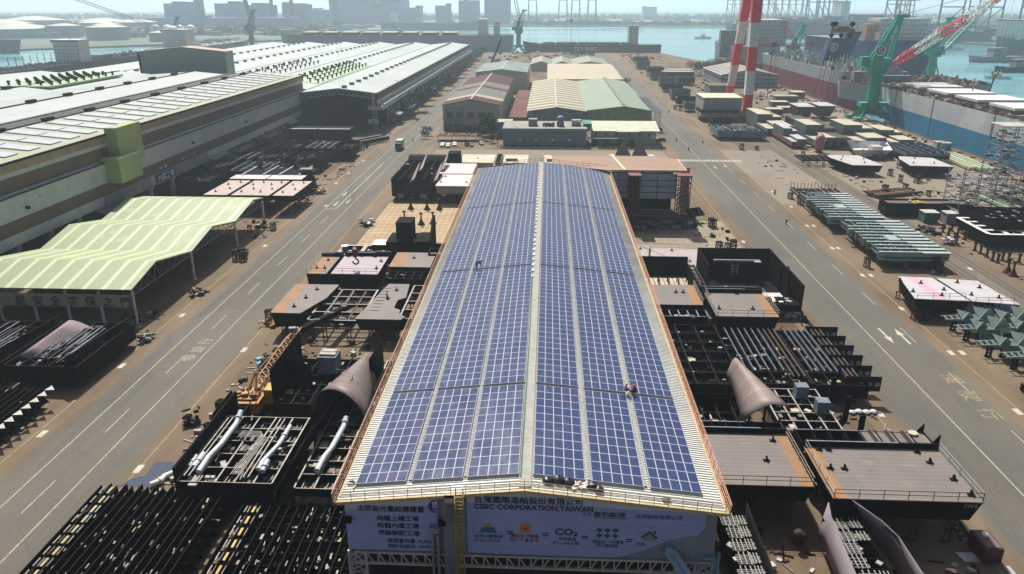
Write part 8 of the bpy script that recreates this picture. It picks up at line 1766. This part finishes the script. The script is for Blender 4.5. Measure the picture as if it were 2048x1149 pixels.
def slew_crane(lab, x, y, s, m_, jibdir, jibtip, zb=4, base=True, ms=None, jib=True, A=1.0, portal=False):
    """level luffing dock crane: portal or pedestal, column, machine house, A frame and lattice jib"""
    r = thing('dock_crane', lab, 'dock crane', (x,y,0)); k = MB()
    if portal:
        for i in (-1,1):
            for j in (-1,1): k.bar((x+i*7*s,y+j*7*s,0),(x+i*1.6*s,y+j*1.6*s,20*s),.9*s); 
        for j in (-1,1): k.bar((x-7*s,y+j*7*s,2*s),(x+7*s,y+j*7*s,2*s),.9*s); k.bar((x+j*7*s,y-7*s,2*s),(x+j*7*s,y+7*s,2*s),.9*s)
    else:
        for i, j in ((-1,-1),(1,-1),(1,1),(-1,1)): k.add([(x+i*2.2*s,y+j*2.2*s,9*s),(x+i*2.6*s,y+j*1*s,3*s),(x+i*8.5*s,y+j*7*s,0),(x+i*9.5*s,y+j*6*s,0),(x+i*3*s,y+j*3*s,9*s)], [(0,1,2),(0,2,4),(2,3,4),(1,3,2),(0,4,3),(0,3,1)]); k.box(x+i*9*s-1.5*s,y+j*6.5*s-2*s,0,x+i*9*s+1.5*s,y+j*6.5*s+2*s,2*s)
        k.box(x-7*s,y-3*s,7.4*s,x+9*s,y+3*s,9.4*s)
    k.build('portal', m_, r)
    k = MB(); k.tube((x,y,6*s),(x,y,25*s),3.3*s,14,0,3.0*s); k.build('column', m_, r)
    k = MB(); k.tube((x,y,24*s),(x,y,25.4*s),5.0*s,16); k.box(x-5*s,y-3.5*s,25.4*s,x+5.5*s,y+6*s,32.5*s); k.box(x-9*s,y+0*s,28*s,x-5*s,y+5*s,33*s); k.build('machine_house', m_, r)
    k = MB(); k.box(x+3*s,y-4.6*s,25.6*s,x+6.2*s,y-3.5*s,29*s); k.build('cab', palegreen, r)
    k = MB(); k.add([(x-3*s,y,32.5*s),(x+3.4*s,y,32.5*s),(x+8.6*s,y,55*s),(x+6.2*s,y,55*s)], [(0,1,2,3)]) if False else None
    for dy in (-2*s,2.4*s): k.bar((x-3.6*s,y+dy,32*s),(x+6.4*s,y+dy*.5,53*s),1.1*s,2.0*s); k.bar((x+5*s,y+dy,32.5*s),(x+8*s,y+dy*.5,53*s),.7*s)
    k.box(x+4.6*s,y-2*s,52.5*s,x+11*s,y+2.2*s,54.2*s); k.bar((x+2*s,y,44*s),(x+7*s,y,44*s),.5*s); k.bar((x+3*s,y,38*s),(x+6*s,y,38*s),.5*s); k.build('a_frame', m_, r)
    k = MB(); k.add([(x-4.8*s,y-2.6*s,32*s),(x+1.2*s,y-2.6*s,32*s),(x+2.4*s,y-2.6*s,40*s),(x-1*s,y-2.6*s,41*s),(x-4.8*s,y-2.2*s,32*s),(x+1.2*s,y-2.2*s,32*s),(x+2.4*s,y-2.2*s,40*s),(x-1*s,y-2.2*s,41*s)], [(0,1,2,3),(7,6,5,4),(0,3,7,4),(1,5,6,2),(3,2,6,7)]); k.build('side_plate', m_, r)
    if jib: boom(r, (x+5*s,y-2*s,28*s), jibtip, 3.6*s, 3.6*s, 20, ms or [red,white,red,white,red], 'lattice_jib', .42*s, .3); k = MB(); k.bar((x+8*s,y,54*s),jibtip,.16*s); k.build('stay_rope', black2, r)
    return r
r = slew_crane('big sea green dock crane on the quay with a red and white lattice jib', 176, 425, 1.0, green, 1, (240,425,69))
for rr_, m_, d in ((2.6,white,.1),(2.0,navy,.16)): k = MB(); k.tube((174.6,422.2-d,36.2),(174.6,422.2,36.2),rr_,20); k.build('round_emblem', m_, r)
k = MB(); k.path([(175.4,421.9,37.2),(174.2,421.9,37.5),(173.6,421.9,36.2),(174.4,421.9,35.1),(175.4,421.9,35.5),(175.3,421.9,36.3),(174.7,421.9,36.3)], .28, 6); k.build('emblem_mark', white, r)
slew_crane('green dock crane on open lattice legs in front of the navy ship', 288, 600, .92, green, 1, (350,640,70), portal=True, ms=[green,white])
slew_crane('slim green dock crane behind the blue funnel section', 212, 690, .78, green, -1, (165,700,95), ms=[red,white,red])
slew_crane('green dock crane on a single column at the end quay with a thin raised jib', -38.9, 1011, .95, green, -1, (-52,1010,100), ms=[green])
slew_crane('hazy blue portal crane beside the left ships with a long raised lattice jib', -470, 975, .8, M('hazy_blue_crane_paint', (.08,.28,.42), .6), -1, (-640,960,84), portal=True, ms=[grey])
slew_crane('second hazy blue portal crane right of the tall white accommodation block', -398, 1040, .95, bpy.data.materials['hazy_blue_crane_paint'], -1, (-404,1030,105), portal=True, ms=[grey])
def tower(lab, x, y, h, m_, w_=2.2, jib=0):
    r = thing('lattice_tower_crane', lab, 'tower crane', (x,y,0)); boom(r, (x,y,0), (x,y,h), w_, w_, int(h/w_/1.2), [m_], 'lattice_mast', .35, 1)
    if jib: boom(r, (x-jib*.35,y,h), (x+jib,y,h+.3), 1.6, 1.6, 22, [M('red_white_jib', (.5,.15,.13), .6)] if 'red_white_jib' not in bpy.data.materials else [bpy.data.materials['red_white_jib']], 'lattice_jib', .25, .6)
    MB().box(x-1.6,y-1.6,h-1,x+1.6,y+1.6,h+2.2).build('cab', m_, r); return r
tower('thin lattice tower standing before the moored container ship', 28, 1005, 38, bluegrey)
tower('red topped lattice tower crane right of the gantry crane leg', 146, 520, 34, M('dark_red_lattice', (.3,.06,.08), .6), 3.0, 30)
r = thing('crawler_crane', 'black crawler crane boom leaning beside the end of the white roofed shed', 'crane', (-52,690,0)); boom(r, (-54,690,2), (-42,700,30), 1.2, 1.2, 16, [black2], 'lattice_boom', .3, .5); MB().box(-58,686,.8,-52,694,3.4).build('superstructure', black2, r); MB().box(-58.5,685,0,-51.5,695,.8).build('crawler_track', black, r)
def quay_crane(lab, x, y, s, a, m_, grp=None):
    r = thing('container_gantry', lab, 'container crane', (x,y,0), grp); r.rotation_euler.z = a; ORG[r.name] = (0,0,0); k = MB()
    for i in (-9,9):
        for j in (-12,12): k.bar((i*s,j*s,0),(i*.8*s,j*s,48*s),1.5*s)
        k.bar((i*s,-12*s,14*s),(i*s,12*s,14*s),1.4*s); k.bar((i*s,-12*s,38*s),(i*s,12*s,38*s),1.2*s); k.bar((i*s,-12*s,14*s),(i*s,12*s,38*s),.8*s)
    for j in (-12,12): k.bar((-9*s,j*s,46*s),(9*s,j*s,46*s),1.6*s); k.bar((-9*s,j*s,15*s),(9*s,j*s,15*s),1.2*s)
    k.build('leg_frame', m_, r); k = MB(); k.box(-3*s,-30*s,46*s,3*s,46*s,49*s); k.build('boom_girder', m_, r); k = MB(); k.box(-5*s,-14*s,49*s,5*s,-2*s,54*s); k.build('machine_house', m_, r)
    k = MB(); k.bar((-3*s,10*s,48*s),(0,12*s,66*s),1*s); k.bar((3*s,10*s,48*s),(0,12*s,66*s),1*s); k.bar((0,12*s,66*s),(0,42*s,49*s),.5*s); k.bar((0,12*s,66*s),(0,-28*s,49*s),.5*s); k.build('apex_frame', m_, r); return r
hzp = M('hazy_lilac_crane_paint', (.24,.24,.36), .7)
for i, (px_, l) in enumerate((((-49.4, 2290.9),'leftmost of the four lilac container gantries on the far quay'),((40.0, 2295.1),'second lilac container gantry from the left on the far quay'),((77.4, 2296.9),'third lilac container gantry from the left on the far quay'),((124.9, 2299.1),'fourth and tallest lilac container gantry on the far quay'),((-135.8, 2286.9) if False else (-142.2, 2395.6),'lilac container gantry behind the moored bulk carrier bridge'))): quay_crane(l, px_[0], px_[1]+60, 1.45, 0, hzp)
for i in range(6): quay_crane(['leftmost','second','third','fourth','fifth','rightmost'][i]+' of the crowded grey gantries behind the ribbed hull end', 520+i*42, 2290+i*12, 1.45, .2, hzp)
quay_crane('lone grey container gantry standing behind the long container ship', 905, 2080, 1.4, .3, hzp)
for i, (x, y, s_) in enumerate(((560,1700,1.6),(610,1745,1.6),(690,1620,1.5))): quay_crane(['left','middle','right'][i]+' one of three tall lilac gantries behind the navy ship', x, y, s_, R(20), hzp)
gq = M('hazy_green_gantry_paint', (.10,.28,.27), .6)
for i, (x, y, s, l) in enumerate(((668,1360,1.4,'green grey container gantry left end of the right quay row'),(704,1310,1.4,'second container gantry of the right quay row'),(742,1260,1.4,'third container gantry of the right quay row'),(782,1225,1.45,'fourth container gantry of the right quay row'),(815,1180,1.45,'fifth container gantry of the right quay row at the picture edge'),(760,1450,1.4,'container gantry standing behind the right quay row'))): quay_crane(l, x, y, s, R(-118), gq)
def stackyard(lab, x0, y0, x1, y1, z, seed, ms=None):
    r = thing('container_yard', lab, 'containers', (x0,y0,0)); boxes(r, x0, x1, y0, y1, z, max(2,int((x1-x0)/16)), max(2,int((y1-y0)/22)), 2, 5, seed, ms)
stackyard('stacked containers in the port behind the right gantries', 720, 1300, 980, 1560, .3, 331); stackyard('distant container rows behind the lone grey gantry', 780, 1750, 1200, 1990, .3, 332)
stackyard('distant low container rows on the far quay, left part', -100, 2290, 230, 2360, 0, 333, [navy, bluegrey, palegreen, offwhite]); stackyard('distant low container rows on the far quay, right part', 250, 2300, 700, 2380, 0, 334, [bluegrey, palegreen, offwhite])
# ================================================================ FAR SHORE
hb_ = M('haze_tinted_blue_wall', (.20,.38,.60), .8, 0, (.17,.33,.54), .01)  # distance haze is mixed into this bluish, lighter building colour
def far_block(name, lab, x0, x1, y, h, d=60, m_=None, extras=0, cat='building', seed=0):
    r = thing(name, lab, cat, ((x0+x1)/2,y,0)); MB().box(x0,y,0,x1,y+d,h).build('wall', m_ or hb_, r); k = MB(); rr = random.Random(seed or int(x0))
    for i in range(max(1,extras)): a = rr.uniform(x0,x1-8); k.box(a,y+4,h,a+rr.uniform(5,14),y+d-4,h+rr.uniform(2,6))
    k.build('roof', bluegrey, r); k = MB(); z = 8
    while z < h-6:
        k.box(x0+4,y-.3,z,x1-4,y-.1,z+1.2); z += 12
    k.build('window_band', grey, r); return r
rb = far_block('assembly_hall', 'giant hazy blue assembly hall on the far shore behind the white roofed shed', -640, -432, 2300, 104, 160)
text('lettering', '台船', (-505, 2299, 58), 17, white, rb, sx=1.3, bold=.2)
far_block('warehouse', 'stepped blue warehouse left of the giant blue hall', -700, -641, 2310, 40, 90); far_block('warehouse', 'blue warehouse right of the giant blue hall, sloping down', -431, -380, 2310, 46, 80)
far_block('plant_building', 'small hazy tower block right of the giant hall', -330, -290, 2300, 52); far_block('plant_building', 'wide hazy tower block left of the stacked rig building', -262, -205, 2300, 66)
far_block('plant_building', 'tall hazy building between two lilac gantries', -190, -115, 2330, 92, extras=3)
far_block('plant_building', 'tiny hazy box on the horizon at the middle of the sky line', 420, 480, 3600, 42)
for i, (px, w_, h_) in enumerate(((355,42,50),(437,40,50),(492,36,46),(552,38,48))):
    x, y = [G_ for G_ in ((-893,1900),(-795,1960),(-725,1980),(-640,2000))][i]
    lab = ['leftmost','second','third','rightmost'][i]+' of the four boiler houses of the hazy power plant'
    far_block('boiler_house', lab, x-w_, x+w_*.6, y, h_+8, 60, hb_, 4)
for i, (x, y, r0, h) in enumerate(((-838,1880,13,150),(-748,1940,6,150),(-690,1960,5,120),(-648,1985,5,140))):
    c_ = thing('chimney', ['wide pale blue chimney','slim striped chimney','thin dark chimney','thin pair like chimney'][i]+' rising above the power plant out of the picture', 'chimney', (x,y,0)); MB().tube((x,y,0),(x,y,h),r0,14,0,r0*.7).build('shaft', hb_ if i < 2 else brick, c_); MB().tube((x,y,h),(x,y,h+2),r0*.78,14).build('rim', white, c_)
far_block('power_plant_base', 'long low turbine hall in front of the boiler houses', -960, -600, 1860, 26, 40, extras=5)
for i, (x, y, r_, h) in enumerate(((-760,1330,34,21),(-640+0,1280,20,14),(-905,1440,30,20),(-985,1400,60,16),(-820,1440,26,22),(-1080,1560,60,14),(-1250,1750,70,16),(-1060,1820,45,16),(-960,1800,50,18),(-1400,2100,80,16),(-1180,2050,60,15),(-900,2100,50,16))):
    t = thing('storage_tank', ['large grey tank nearest the left portal crane','small tank below the large ones','grey tank behind the long blue hull','wide flat white roofed tank at the middle','white domed tank left of the large grey one','flat white tank in the second row','broad flat tank far left','pale tank in the third row','pale tank behind the domed one','farthest left flat tank','farthest middle flat tank','farthest right flat tank'][i], 'tank', (x,y,0), 'tanks of the hazy tank farm')
    MB().tube((x,y,0),(x,y,h),r_,28).build('shell', M('pale_blue_grey_tank', (.35,.42,.45), .6) if 'pale_blue_grey_tank' not in bpy.data.materials else bpy.data.materials['pale_blue_grey_tank'], t)
    k = MB(); k.tube((x,y,h),(x,y,h+r_*.12),r_*.99,28,0,r_*.2); k.build('roof', offwhite, t)
for i, x in enumerate((-735,-712,-690,-668)):
    t = thing('gas_sphere', ['leftmost','second','third','rightmost'][i]+' white spherical gas tank on the far left shore', 'tank', (x,1450,0)); k = MB(); k.sphere((x,1450,12),9.5,16,12); k.build('sphere', white, t, True); legs(t, x-7, 1445, x+7, 1455, 8, 3, grey)
rr = random.Random(77)
k = MB()
for i in range(420):
    x = rr.uniform(-2600,3200); y = rr.uniform(2420,3300); s = rr.uniform(8,26); k.box(x,y,0,x+s*2,y+s,rr.uniform(4,16),rr.randrange(5))
for i in range(260):
    x = rr.uniform(-1300,-470); y = rr.uniform(1360,1850)+max(0,x+800)*.8; s = rr.uniform(5,16); k.box(x,y,0,x+s*2,y+s,rr.uniform(3,10),rr.randrange(5))
tag(k.build('distant_town', [hb_, bluegrey, grey, offwhite, palegreen]), 'hazy mass of low distant port buildings along the far shore', 'town', kind='stuff')
k = MB()
for i in range(5200):
    if i % 2: x = rr.uniform(-3600,3600); y = rr.uniform(3000,3900)
    else: x = rr.uniform(-2000,-500); y = rr.uniform(1500,2400)
    if i % 9 == 0: x = rr.uniform(-100,1500); y = rr.uniform(2215,2280)
    h = rr.uniform(4,13); s = rr.uniform(5,14)
    p = Vector((x,y,h*.6)); k.add([(x-s,y-s*.6,0),(x+s,y-s*.5,0),(x+s*.8,y+s*.6,0),(x-s*.8,y+s*.5,0),(x-s*.3,y,h),(x+s*.4,y+s*.1,h*.9)], [(0,1,5,4),(1,2,5),(2,3,4,5),(3,0,4)])
tag(k.build('distant_woods', leafm), 'hazy dark belt of distant trees along the horizon', 'woods', kind='stuff')
k = MB()
for i in range(30): k.obox(110+rr.uniform(-22,24), 905+rr.uniform(-45,70),.8,rr.uniform(1,4),rr.uniform(1,4),rr.uniform(.6,2),rr.random()*3,rr.randrange(4))
for i in range(60): k.obox(rr.uniform(-80,40), rr.uniform(830,1000),.8,rr.uniform(1,6),rr.uniform(1,4),rr.uniform(.6,3),rr.random()*3,rr.randrange(4))
tag(k.build('end_quay_clutter', [red, rust, bluegrey, white]), 'scattered red and grey gear on the far end quay', 'quay gear', kind='stuff')
